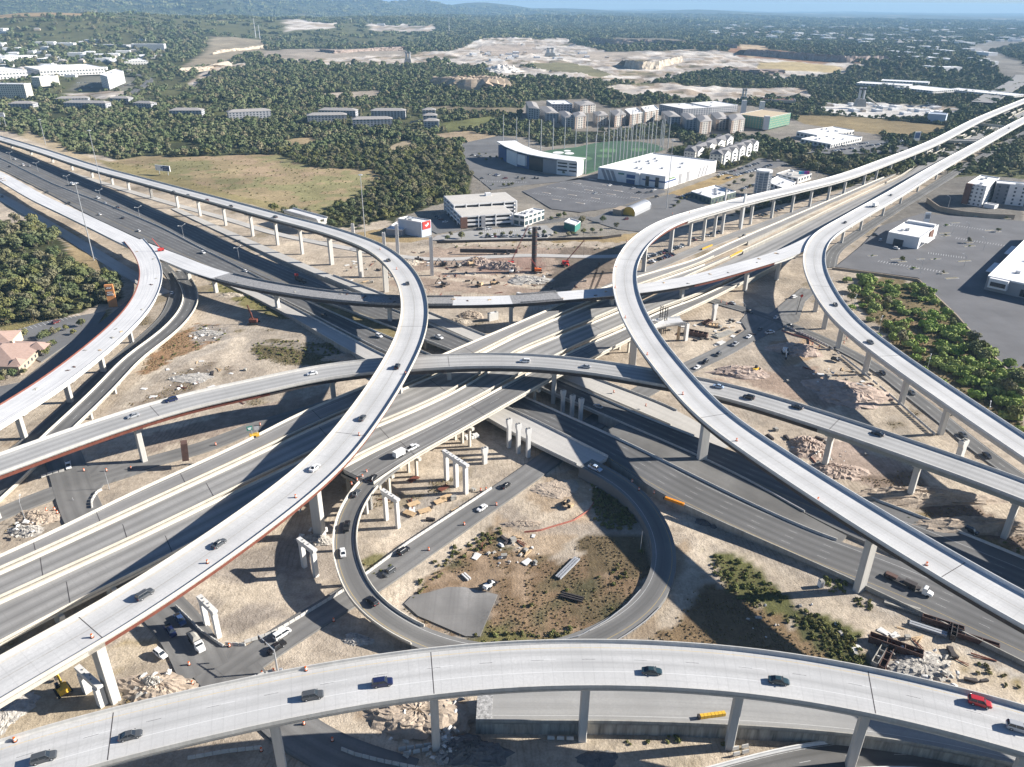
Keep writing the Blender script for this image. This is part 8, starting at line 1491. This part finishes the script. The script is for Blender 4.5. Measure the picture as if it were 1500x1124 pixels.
for base, t_, lab in (((1234,247), 235, 'slim lamp pole behind the far right ramp, lower'),((1196,262), 240, 'slim lamp pole by the trees behind the ramp'),((1303,222), 212, 'white column like pole at the far right ramp'),((1318,217), 209, 'second white pole at the far right ramp'),((1388,307), 289, 'lamp pole beside the curved wall of the hotel'),((1416,345), 328, 'lamp pole in the middle of the right lot'),((1395,343), 330, 'lamp pole in the upper middle of the right lot'),((1440,368), 350, 'lamp pole on the big island of the right lot'),((1412,391), 375, 'lamp pole in the lower right lot'),((1348,401), 383, 'lamp pole by the shrub wall corner'),((882,300), 284, 'lamp pole in the white store lot'),((855,290), 276, 'lamp pole at the left of the white store lot'),((912,288), 274, 'lamp pole near the cluster of cars')): mast(lab, base, t_, 1, None, 'lamp_pole', .14, 'lamp pole')
for base, t_, lab in (((160,716), 690, 'dark pole at the curved corner of the left junction'),((38,765), 735, 'dark pole with a street light by the left junction'),((107,733), 729, 'short sign post at the left junction'),((938,806), 778, 'slim white pole beside the loop road'),((1090,464), 447, 'lamp pole by the right hand junction'),((1165,462), 437, 'dark pole by the sign at the right hand junction'),((94,441), 414, 'pale pole left of the orange sign')): mast(lab, base, t_, 1 if 'light' in lab or 'lamp' in lab else 3, None, 'pole', .15, 'pole')
for k, (base, t_) in enumerate((((1230,455), 437),((1250,452), 436),((1286,490), 467),((1358,541), 524),((1447,605), 594),((1214,430), 411))): mast('dark utility pole with crossarm among the shrubs, %s along' % ('first', 'second', 'third', 'fourth', 'fifth', 'nearest the bend')[k], base, t_, 2, 'utility poles by the shrubs', 'utility_pole', .17, 'utility pole', 2.6)
def traffic_mast():
    b = P(407,985); r = empty('traffic_signal', (b[0], b[1], 0), 0, 'traffic light mast with a long arm over the lower left junction', 'traffic light'); h = hpx(407,985,952); mb = MB(); mb.tube((0,0,-.3),(0,0, h), .3,.22,8); mb.build('pole', M['galv'], r)
    e = P(378,932, h)[:2] - b[:2]; mb = MB(); mb.tube((0,0, h - .3),(e[0], e[1], h + .5), .2,.12,6); mb.build('arm', M['galv'], r)
    for t in (.55,.95): mb = MB(); mb.box((e[0] * t, e[1] * t, h - .3),(.4,.4,1.3)); hd = mb.build('signal_head', M['darksteel_and_shade'], r)
    mb = MB(); mb.box((1.2,-.6,1.0),(.9,.6,2.0)); mb.build('control_box', M['galv'], r)
traffic_mast()
def orange_sign():
    b = P(166,448); h = hpx(166,448,417); r = empty('pylon_sign', (b[0], b[1], 0), .28, 'tall orange pylon sign with white lettering panels by the white ramp', 'sign'); mo = surf('sign_orange', (0.62,0.27,0.10), var=.1, scale=.5)
    w = 4.6; mb = MB(); mb.box((0,0, h / 2 - .3),(w, 1.6, h + .6)); mb.build('slab', mo, r)
    def pn(z, hh, ww, mat, n='panel'): mb = MB(); mb.box((0,-.85, h * z),(ww, .16, hh)); return mb.build(n, mat, r)
    pn(.86,1.6,3.4, M['brick']); pn(.66,1.1,3.4, M['brick']); pn(.545,1.1,3.4, M['white'])
    for k, x in enumerate((-1.1,-.4,.3,1.0)): mb = MB(); mb.box((x, -.96, h * .86 + (.1 if k % 2 else -.1)),(.42,.12,.7)); mb.build('letter', M['white'], r)
    for x in np.linspace(-1.3,1.3,8): mb = MB(); mb.box((x, -.96, h * .545),(.2,.12,.45)); mb.build('letter', M['darksteel_and_shade'], r)
    for x in np.linspace(-1.2,1.2,6): mb = MB(); mb.box((x, -.96, h * .66),(.26,.12,.45)); mb.build('letter', M['white'], r)
orange_sign()
def billboard(lab, base, ytop, w, hh, pics, name='billboard', rz=-.35):
    b = P(*base); h = hpx(*base, ytop); r = empty(name, (b[0], b[1], 0), rz, lab, 'billboard')
    for s in (-.3,.3): mb = MB(); mb.tube((s * w, .3,-.4),(s * w, .3, h - hh), .35,.35,8); mb.build('post', M['galv'], r)
    mb = MB(); mb.box((0,0, h - hh / 2),(w, .8, hh)); fr = mb.build('panel', M['white'], r)
    for x, z, a, b_, mt in pics: mb = MB(); mb.box((x * w, -.45, h - hh / 2 + z * hh),(a * w, .12, b_ * hh)); mb.build('poster', mt, fr)
billboard('billboard with a white left half and blue right half on the brown field', (240,256), 242.5,19,5.6, [(.25,0,.46,.9, M['wall_blue']),(.24,.15,.3,.18, M['white']),(.26,-.18,.34,.12, M['white']),(-.06,.1,.1,.35, M['wall_blue'])])
billboard('plain white billboard at the left edge before the woods', (6,190), 165,14,5.5, [(.1,.1,.5,.15, M['wall_grey'])], rz=-.2)
billboard('tall dark sign board standing by the bank in the right lot', (1356,328), 311,5,12, [(0,.2,.8,.3, M['wall_grey'])], name='dark_sign', rz=.1); bpy.data.objects['dark_sign'].children[2].data.materials[0] = M['darksteel_and_shade']
billboard('dark blue sign board standing over the busy far lot', (1342,207), 193,9,12, [(0,.1,.8,.6, M['wall_blue'])], name='lot_sign', rz=.2)
def board():
    z = 10.8; b = P(373,640, z); r = empty('message_board', (b[0], b[1], z), .5, 'yellow message board trailer with a green sign on the uppermost freeway deck', 'message board'); mb = MB(); mb.box((0,0,.8),(3.6,1.8,1.0)); mb.build('trailer', M['yellow'], r); wheels(r, (0,), 1.1,.45)
    for x in (-.8,1.2): mb = MB(); mb.tube((x, 0,1.2),(x, 0,3.6), .14,.14,6); mb.build('post', M['galv'], r)
    mb = MB(); mb.box((-1.4,0,4.2),(2.2,.3,1.8)); s = mb.build('green_sign', M['teal'], r); mb = MB(); mb.box((-1.4,-.2,4.4),(1.4,.1,.3)); mb.box((-1.4,-.2,3.9),(1.0,.1,.3)); mb.build('lettering', M['white'], s); mb = MB(); mb.box((1.2,0,3.6),(1.8,.3,1.4)); mb.build('arrow_panel', M['galv'], r)
board()
b = P(1175,437); 
def work_sign():
    b = P(1166,461); h = hpx(1166,461,434); r = empty('work_sign', (b[0], b[1], 0), .3, 'red diamond work sign on a tall leaning arm by the right hand junction', 'sign'); e = P(1175,434, h)[:2] - b[:2]; mb = MB(); mb.tube((0,0,-.3),(e[0], e[1], h), .22,.14,6); mb.build('arm', M['darksteel_and_shade'], r); mb = MB(); mb.box((e[0], e[1] - .1, h),(1.7,.15,1.7), 0,0,1,0,.785); mb.build('diamond', M['red'], r)
work_sign()
def steel_box(lab, px, py, size, rz, mat, z=0.0, cat='steel form', n=3, tilt=0.0):
    b = P(px, py); r = empty('steel_form', (b[0], b[1], z), rz, lab, cat); L_, w, h = size; t = .18; r.rotation_euler[1] = tilt
    for y in (-w / 2, w / 2): mb = MB(); mb.box((0, y, h / 2),(L_, t, h)); mb.build('side_plate', mat, r)
    mb = MB(); mb.box((0,0, t),(L_, w, t)); mb.build('bottom_plate', mat, r)
    for k in range(n + 1): mb = MB(); mb.box((-L_ / 2 + L_ * k / n, 0, h / 2),(t, w, h * .9)); mb.build('stiffener', mat, r)
steel_box('rust brown steel box standing on end beside the uppermost deck', 280,682,(7.5,3.2,2.4), .4, M['rust_dull'], 7.0, n=1, tilt=-1.5)
steel_box('long rust brown box form among the scrap, upper one', 1311,950,(14,2.2,2.4), -.52, M['rust_dull'], -.3); steel_box('pale leaning box form at the left of the scrap', 1288,962,(9,1.6,1.6), .85, M['conc_dark'], -.2); steel_box('rust brown box form left among the scrap, lower one', 1298,966,(10,1.6,1.6), .9, M['rust_dull'], -.2)
steel_box('row of rust brown precast boxes in the yard', 1019,491,(13,3.4,2.6), -.5, M['rust_dull'], -.3, n=5); steel_box('brown form pile beside the precast boxes', 1036,473,(7,3,1.2), .8, M['rust_dull']); steel_box('pale form panels piled in the yard', 1047,477,(6,4,.7), -.3, M['wood'])
steel_box('rust brown walkway form against the near carriageway barrier', 1380,917,(11,1.6,2.0), -.5, M['rust_dull'], -.2); steel_box('upright rusty frame between the two walkway forms', 1396,930,(5.5,1.4,2.2), 1.0, M['darksteel_and_shade'], -.1); steel_box('long rusty form along the barrier at the right edge', 1425,938,(13,1.4,1.6), -.5, M['rust_dull'], -.2)
def beams(lab, px, py, L_, n, rz, mat, w=.7, h=.8, gap=1.0, cat='beams', z=-.2):
    b = P(px, py); r = empty('stacked_beams', (b[0], b[1], z), rz, lab, cat)
    for k in range(n):
        mb = MB(); y = (k - (n - 1) / 2) * gap
        for q in ((L_, w, .15,0.08),(L_, .16, h, h / 2),(L_, w, .15, h)): mb.box((0, y, q[3]), q[:3])
        mb.build('beam', mat, r)
beams('three pale steel beams lying beside the near carriageway barrier', 1321,889,10,3,-.5, M['conc_dark']); beams('pair of grey beams lying below the three pale beams', 1359,922,10,2,-.5, M['galv']); beams('long pale beams on dark ground in the loop dirt', 832,832,12,3,.95, M['galv'], .5,.5,.8); beams('pile of narrow beams in the right hand yard', 1060,490,14,5,.65, M['conc_dark'], .6,.6,.9); beams('stack of white beams at the edge of the right hand yard', 1056,503,5,3,.65, M['conc_white'], .7,.8)
beams('grey steel frame lying on the brown grass in the loop', 838,875,7,3,-.35, M['darksteel_and_shade'], .4,.5,.9); beams('two bundled poles on the dirt in the loop', 683,845,3.5,2,-.9, M['conc_white'], .5,.5,.9)
for k, (px, py, rz, lab) in enumerate(((606,738,.6, 'yellow timber form beside the two column frame'),(654,728,.6, 'pair of yellow timber forms on the dirt, upper'),(645,734,.6, 'yellow timber form panel on the dirt, lower'),(600,752,-.5, 'flat orange timber panel by the two column frame'),(622,748,.5, 'open timber rack on the dirt beside the service road'),(650,715,.9, 'rusty tray frame under the three column frame'),(606,702,.9, 'rusty timber cradle under the exit deck'))):
    b = P(px, py); r = empty('timber_form', (b[0], b[1], -.3), rz, lab, 'timber form')
    for i in range(5): mb = MB(); mb.box((0,-1 + .5 * i, .45),(4.6,.3,.25)); mb.build('board', M['wood'] if k < 5 else M['rust'], r)
    for x in (-1.8,0,1.8): mb = MB(); mb.box((x, 0,.25),(.25,2.6,.25)); mb.build('bearer', M['wood'], r)
for px, py, lab, s in ((687,641, 'white bundle on the dirt under the exit deck, left', 1.0),(695,640, 'white bundle on the dirt under the exit deck, right', 1.0)): b = P(px, py); r = empty('white_bundle', (b[0], b[1], -.3), .5, lab, 'bundle'); [MB().box((-1.2 + 1.2 * i, 0,.7),(1.0,2.4,1.3)).build('bag', M['white'], r) for i in range(3)]
b = P(1202,858); r = empty('portable_toilet', (b[0], b[1], -.3), .2, 'white portable toilet on the shoulder dirt at the right', 'toilet'); mb = MB(); mb.box((0,0,1.2),(1.5,1.5,2.4)); mb.build('cabin', M['white'], r); mb = MB(); mb.box((0,0,2.5),(1.6,1.6,.3), 0,0,.7); mb.build('roof', M['conc_dark'], r); mb = MB(); mb.box((0,-.78,1.1),(.8,.06,1.9)); mb.build('door', M['wall_grey'], r)
M['rubble'] = surf('broken_concrete', (0.40,0.375,0.335), var=.45, scale=.9, fine=3, bump=1.0); M['dirt'] = surf('heaped_dirt', (0.40,0.325,0.25), var=.3, scale=.3, fine=5, bump=1.0); M['dirt_red'] = surf('reddish_dirt', (0.415,0.325,0.265), var=.35, scale=.35, fine=5, bump=1.0); M['gravel'] = surf('dark_gravel', (0.15,0.145,0.14), var=.3, scale=.6, fine=5, bump=1.0); M['chalkdirt'] = surf('chalky_dirt', (0.46,0.40,0.32), var=.3, scale=.4, fine=5, bump=1.0)
for lab, q, h, mt, fl in (('reddish dirt heap in the right hand yard with orange netting', (1165,512,13,9), 2.6, 'dirt_red', .5),('wide rubble heap below the right ramp piers', (1240,575,20,14), 3.0, 'dirt_red', .45),('grey rubble bank on the dirt right of the service road', (1085,545,16,7), 2.4, 'dirt_red', .4),('dirt heap under the grey ramp with red netting', (1185,655,9,8), 3.0, 'dirt_red', .4),('second dirt heap under the grey ramp', (1225,690,11,7), 2.6, 'dirt_red', .4),('dark dirt bank at the lower right below the grey ramp', (1345,728,26,7), 3.2, 'dirt', .4),('long dark dirt bank at the right edge', (1440,772,26,6), 3.0, 'dirt', .4),
                          ('white rubble heap on the dirt by the left junction', (38,776,6,3.5), 1.3, 'rubble', .3),('brown dirt heap with branches by the left junction', (55,757,8,5), 1.6, 'dirt', .4),('brushy rubble heap beside the near ramp at lower left', (232,1008,12,6), 2.0, 'dirt', .35),('white rubble on the brushy heap at lower left', (224,1004,4.5,3), 2.8, 'rubble', .3),('rubble beneath the lower left ramp edge', (5,1045,6,8), 1.2, 'rubble', .4),('white rubble heap in the shadow near the red girder ramp pier', (462,790,6,3.2), 1.6, 'rubble', .3),('broken rock bank beyond the near ramp', (610,1046,13,8), 2.0, 'dirt', .6),('pale rubble beside the near pier', (655,1094,4,5), 1.2, 'rubble', .4),('grey gravel heap beyond the near ramp', (690,1100,8,5), 3.0, 'gravel', .15),('low gravel patch on the dirt below the wall', (878,1112,4.5,3.5), .5, 'gravel', .6),('tyre dark heap by the shoulder barrier', (1034,764,4,2), 1.2, 'gravel', .3),('small dark heap by the shoulder barrier', (1048,769,2,1.4), .9, 'gravel', .3),
                          ('scrap heap among the rusty box forms', (1350,975,10,5), 1.4, 'rubble', .5),('pale rubble at the foot of the loop columns', (524,936,4.5,2.6), 1.2, 'rubble', .3),('dirt bank left of the dirt road, dark with grass', (520,524,18,5), 2.2, 'dirt', .4),('white rubble strip on the dirt near the unfinished ramp', (305,487,9,4), .9, 'rubble', .5),('rubble scatter left of the dirt road', (280,553,12,5), .8, 'rubble', .5),('tan timber coloured heap under the unfinished ramp', (337,432,10,3.5), 1.4, 'chalkdirt', .4),('dirt ridge at the left edge of the pit', (700,385,12,7), 4.0, 'dirt_red', .3),('reddish bank in the centre of the pit', (735,392,13,6), 4.5, 'dirt_red', .4),('rubble field at the right of the pit', (775,410,16,8), 1.8, 'rubble', .5),('pale dirt heap at the left of the pit', (600,385,10,6), 2.0, 'chalkdirt', .4),('white rubble under the left ramp bend', (530,425,9,6), 2.0, 'rubble', .4),('dirt heap below the unfinished ramp near the pier', (690,462,9,5), 2.6, 'dirt', .35),('tan dirt heap right of the small heap under the unfinished ramp', (672,470,7,4), 1.6, 'chalkdirt', .4),('shaded dirt bank in the loop with dark soil', (765,766,7,2), 1.0, 'dirt', .4),('pile of dark soil in the loop shadow', (815,715,10,6), .8, 'dirt', .6),('rubble heap between the columns below the grey ramp', (130,642,10,5), 1.6, 'dirt', .5)):
    mound(lab, q, h, M[mt], fl)
ST = []
for k in range(4):
    r_ = np.random.default_rng(k); mb = MB(); mb.box((0,0,.3),(1.0,.8,.6), 0,0,.6,.3 * r_.random(), .3 * r_.random()); v = [tuple(np.array(q) * (1 + r_.normal(0,.16,3))) for q in mb.v]; mb.v = v; ST.append(mb.mesh('concrete_chunk', [M['conc_white'] if k % 2 else M['rubble']]))
for lab, grp, c, rad, n in (('broken concrete chunk on the white rubble heap at lower left', 'chunks at lower left', (226,1003), 5.5,26),('broken concrete chunk at the left junction heap', 'chunks at the left junction', (40,775), 6,20),('broken concrete chunk on the rubble by the right ramp piers', 'chunks by the right piers', (1225,560), 15,34),('broken concrete chunk scattered near the unfinished ramp', 'chunks near the unfinished ramp', (305,488), 10,26),('scattered slab on the brown grass in the loop', 'slabs in the loop', (750,812), 9,16),('chunk of concrete among the scrap forms', 'chunks among the scrap', (1345,972), 12,30),('pale chunk on the rock bank beyond the near ramp', 'chunks on the rock bank', (610,1058), 13,34),('chunk of rubble at the right of the pit', 'chunks in the pit', (775,408), 15,26),('pale chunk beside the near pier', 'chunks by the near pier', (655,1094), 5,20),('chunk scattered left of the dirt road', 'chunks by the dirt road', (278,552), 13,20),('chunk in the dark earth under the grey ramp', 'chunks under the grey ramp', (1205,668), 12,20),('chunk in the shadow beside the red girder pier', 'chunks by the red girder pier', (462,790), 6,14),('chunk of debris on the dirt slope by the green weeds', 'debris by the weeds', (1160,915), 14,16)):
    b = P(*c); r_ = np.random.default_rng(int(c[0]))
    for k in range(n):
        a, d = r_.random() * 6.28, rad * math.sqrt(r_.random()); o = bpy.data.objects.new('concrete_chunk', ST[k % 4]); COL.objects.link(o); s = .5 + 1.3 * r_.random() ** 2; o.location = (b[0] + d * math.cos(a), b[1] + d * math.sin(a),(-.35 if 'loop' in grp or 'road' in grp or 'debris' in grp or 'unfinished' in grp else .4 + 1.2 * (1 - d / rad))); o.rotation_euler = (r_.normal(0,.3), r_.normal(0,.3), r_.random() * 6.28); o.scale = (s * 1.3, s, s * .6); tag(o, lab, 'debris', grp)
DB = []
for k, (sz, mt) in enumerate((((3.2,.35,.2), 'wood'),((4.5,.22,.22), 'rust'),((2.4,1.4,.15), 'conc_white'),((3.0,.8,.7), 'darksteel_and_shade'),((1.4,1.1,.9), 'conc_dark'))): mb = MB(); mb.box((0,0, sz[2] / 2), sz); mb.box((.4,.5, sz[2] * .4),(sz[0] * .7, sz[1] * .6, sz[2] * .7), .25); DB.append(mb.mesh('scrap_piece', [M[mt]]))
for lab, grp, c, rad, n in (('loose plank or bar on the ground at the left of the pit', 'litter at the left of the pit', (620,388), 34,34),('loose plank or bar on the ground in the middle of the pit', 'litter in the middle of the pit', (715,408), 44,46),('loose plank or bar in the right hand yard', 'litter in the yard', (1048,486), 20,34),('loose plank or bar among the scrap by the near ramp', 'litter among the scrap', (1350,972), 15,34),('loose timber on the dirt inside the loop bend', 'litter inside the loop bend', (640,728), 15,18),('loose plank on the brown grass in the loop', 'litter on the loop grass', (745,808), 11,14),('loose bar on the dirt left of the red girder ramp', 'litter by the left dirt road', (300,560), 26,20),('loose bar by the heaps under the grey ramp', 'litter under the grey ramp', (1190,645), 20,20),('loose bar on the rubble by the right piers', 'litter by the right piers', (1215,555), 18,22),('loose bar on the ground below the left ramp bend', 'litter below the left bend', (505,405), 30,24)):
    b = P(*c); r_ = np.random.default_rng(int(c[1]))
    for k in range(n): a, d = r_.random() * 6.28, rad * math.sqrt(r_.random()); o = bpy.data.objects.new('scrap_piece', DB[r_.integers(5)]); COL.objects.link(o); s = .7 + .8 * r_.random(); o.location = (b[0] + d * math.cos(a) * 1.5, b[1] + d * math.sin(a), -.3); o.rotation_euler = (0,0, r_.random() * 6.28); o.scale = (s, s, s); tag(o, lab, 'debris', grp)
M['net'] = surf('faded_red_mesh', (0.42,0.16,0.12), var=.4, scale=1.5)
for lab, pts in (('red safety netting across the shaded dirt of the loop', [(768,779),(790,777),(806,772),(840,762),(862,748),(872,733)]),('orange safety netting on the right hand dirt heap', [(1145,484),(1165,491),(1185,496),(1186,508)]),('red netting round the dirt heap under the grey ramp', [(1176,660),(1190,672),(1200,684),(1222,686)])):
    q = resample(np.array([P(x, y, 0) for x, y in pts]), 1.5); o = sweep(Path(q, .05), [(1,0,.25),(1,0,-.5),(-1,0,-.5),(-1,0,.25)], 'safety_net', M['net']); tag(o, lab, 'safety net')
r_ = np.random.default_rng(5)
for path, a, b_, n, lab, grp in ((pF, 0.04,.95,30, 'small dark stack of form gear on the white unfinished ramp at left', 'gear on the left unfinished ramp'),(pE, .2,.36,34, 'small dark stack of form gear on the white deck by the split', 'gear by the ramp split'),(pE, .66,.93,30, 'small dark pile of bar on the unfinished ramp right of the tall ramp', 'gear on the right unfinished ramp')):
    for k in range(n):
        i = int(len(path.C) * (a + (b_ - a) * r_.random())); i = min(i, len(path.C) - 1); c = path.C[i]; off = r_.uniform(-.75,.75) * path.H[i]; mb = MB(); L_ = .8 + 1.7 * r_.random()
        mb.box((0,0,.15),(L_, .3 + .5 * r_.random(), .3)); mb.box((.3,.5,.1),(L_ * .6,.2,.2), .7); mb.box((-.4,-.6,.08),(.9,.7,.16), .2); o = mb.build('form_gear', [M['rust_dull'], M['conc_dark'], M['wood']][k % 3]); o.location = (c[0] + path.Nn[i, 0] * off, c[1] + path.Nn[i, 1] * off, c[2] + .01); o.rotation_euler = (0,0, r_.random() * 6.28); tag(o, lab, 'gear', grp)
for px, py, t_ in ((375,58,24),(381,59,36),(415,45,33),(460,42,28),(658,48,10),(540,42,28),(545,43,32),(788,46,36)):
    b = P(px, py); h = min(90, hpx(px, py, t_)); r = empty('pylon', (b[0], b[1], 0), .3, 'thin lattice pylon far off on the wooded hills', 'pylon', 'far pylons'); mb = MB(); mb.tube((0,0,-5),(0,0, h), 2.2,.9,4); mb.box((0,0, h * .8),(16,.8,.8)); mb.box((0,0, h * .92),(11,.8,.8)); mb.build('tower', M['galv'], r)
FH = []
for k in range(4):
    mb = MB(); w, d, h = ((11,9,4),(14,9,4.5),(26,16,6),(40,22,7))[k]; mb.box((0,0, h / 2),(w, d, h), 0,0)
    if k < 2: mb.add([(-w / 2 - .5,-d / 2 - .5, h),(w / 2 + .5,-d / 2 - .5, h),(w / 2 + .5, d / 2 + .5, h),(-w / 2 - .5, d / 2 + .5, h),(-w * .3,0, h + 2.6),(w * .3,0, h + 2.6)], [(0,1,5,4),(1,2,5),(2,3,4,5),(3,0,4),(3,2,1,0)], 1)
    else: mb.box((0,0, h + .2),(w - .6, d - .6,.4), 0,1); mb.box((w * .2,0, h + 1),(3,2,1.4), 0,2)
    FH.append(mb.mesh('far_house', [M['wall_white'] if k != 1 else M['wall_beige'], M['roof_pale'] if k < 2 else M['roof_white'], M['galv']]))
def sprinkle(lab, grp, poly, n, kinds, s0=1.0, seed=0):
    r = random.Random(seed); q = np.array(poly); c = 0
    while c < n:
        x, y = r.uniform(q[:, 0].min(), q[:, 0].max()), r.uniform(q[:, 1].min(), q[:, 1].max())
        if not inpoly(np.array([x]), np.array([y]), poly)[0]: continue
        b = P(x, y); zz = float(gz(np.array([b[0]]), np.array([b[1]]))[0]); o = bpy.data.objects.new('far_house', FH[r.choice(kinds)]); COL.objects.link(o); o.location = (b[0], b[1], zz); o.rotation_euler = (0,0, r.choice((0.2,1.77)) + r.uniform(-.15,.15)); s = s0 * r.uniform(.8,1.5); o.scale = (s, s, s * .9); tag(o, lab, 'building', grp); c += 1
sprinkle('small pale building among the trees of the far town at upper left', 'small buildings of the far town', [(0,68),(235,68),(240,95),(180,110),(120,112),(0,108)], 46,(1,2,3,2), 1.2,1)
sprinkle('tiny pale house in the suburbs towards the horizon at the right', 'far suburb houses', [(1020,36),(1500,34),(1500,62),(1330,66),(1200,62),(1050,52)], 260,(0,1,2), 1.8,2)
sprinkle('small white building by the far curving freeway at upper right', 'buildings by the far freeway', [(1290,70),(1430,66),(1460,95),(1390,112),(1300,88)], 26,(2,3,2), 1.5,3)
sprinkle('small shed or plant building in the white yard at the right', 'yard buildings', [(1200,150),(1400,148),(1405,160),(1340,168),(1220,162)], 22,(2,2,1), .7,4)
sprinkle('small plant building on the quarry floor', 'quarry buildings', [(680,78),(820,74),(900,80),(880,90),(720,92)], 22,(2,1,2), .9,5)
sprinkle('tiny white house on the wooded hills at far left', 'hill houses', [(0,26),(260,30),(600,40),(640,46),(200,46),(0,44)], 24,(0,1,2), 1.6,6)
# ------------------------------------------------------------------ air
zlo = float(GZ.min()) - 8; zhi = max(262.0, float(GZ.max()) + 6)
mb = MB(); mb.box((0,15100,(zlo + zhi) / 2),(52000,31400, zhi - zlo)); m = bpy.data.materials.new('haze'); m.use_nodes = True
N, L = m.node_tree.nodes, m.node_tree.links; N.remove(N['Principled BSDF']); v = N.new('ShaderNodeVolumePrincipled')
v.inputs['Color'].default_value = (0.42,0.70,1.0,1); v.inputs['Density'].default_value = 5.5e-5; v.inputs['Anisotropy'].default_value = 0.0
L.new(v.outputs[0], N['Material Output'].inputs['Volume'])
o = mb.build('haze', m); tag(o, 'thin blue haze lying over the far hills', 'haze', kind='stuff')
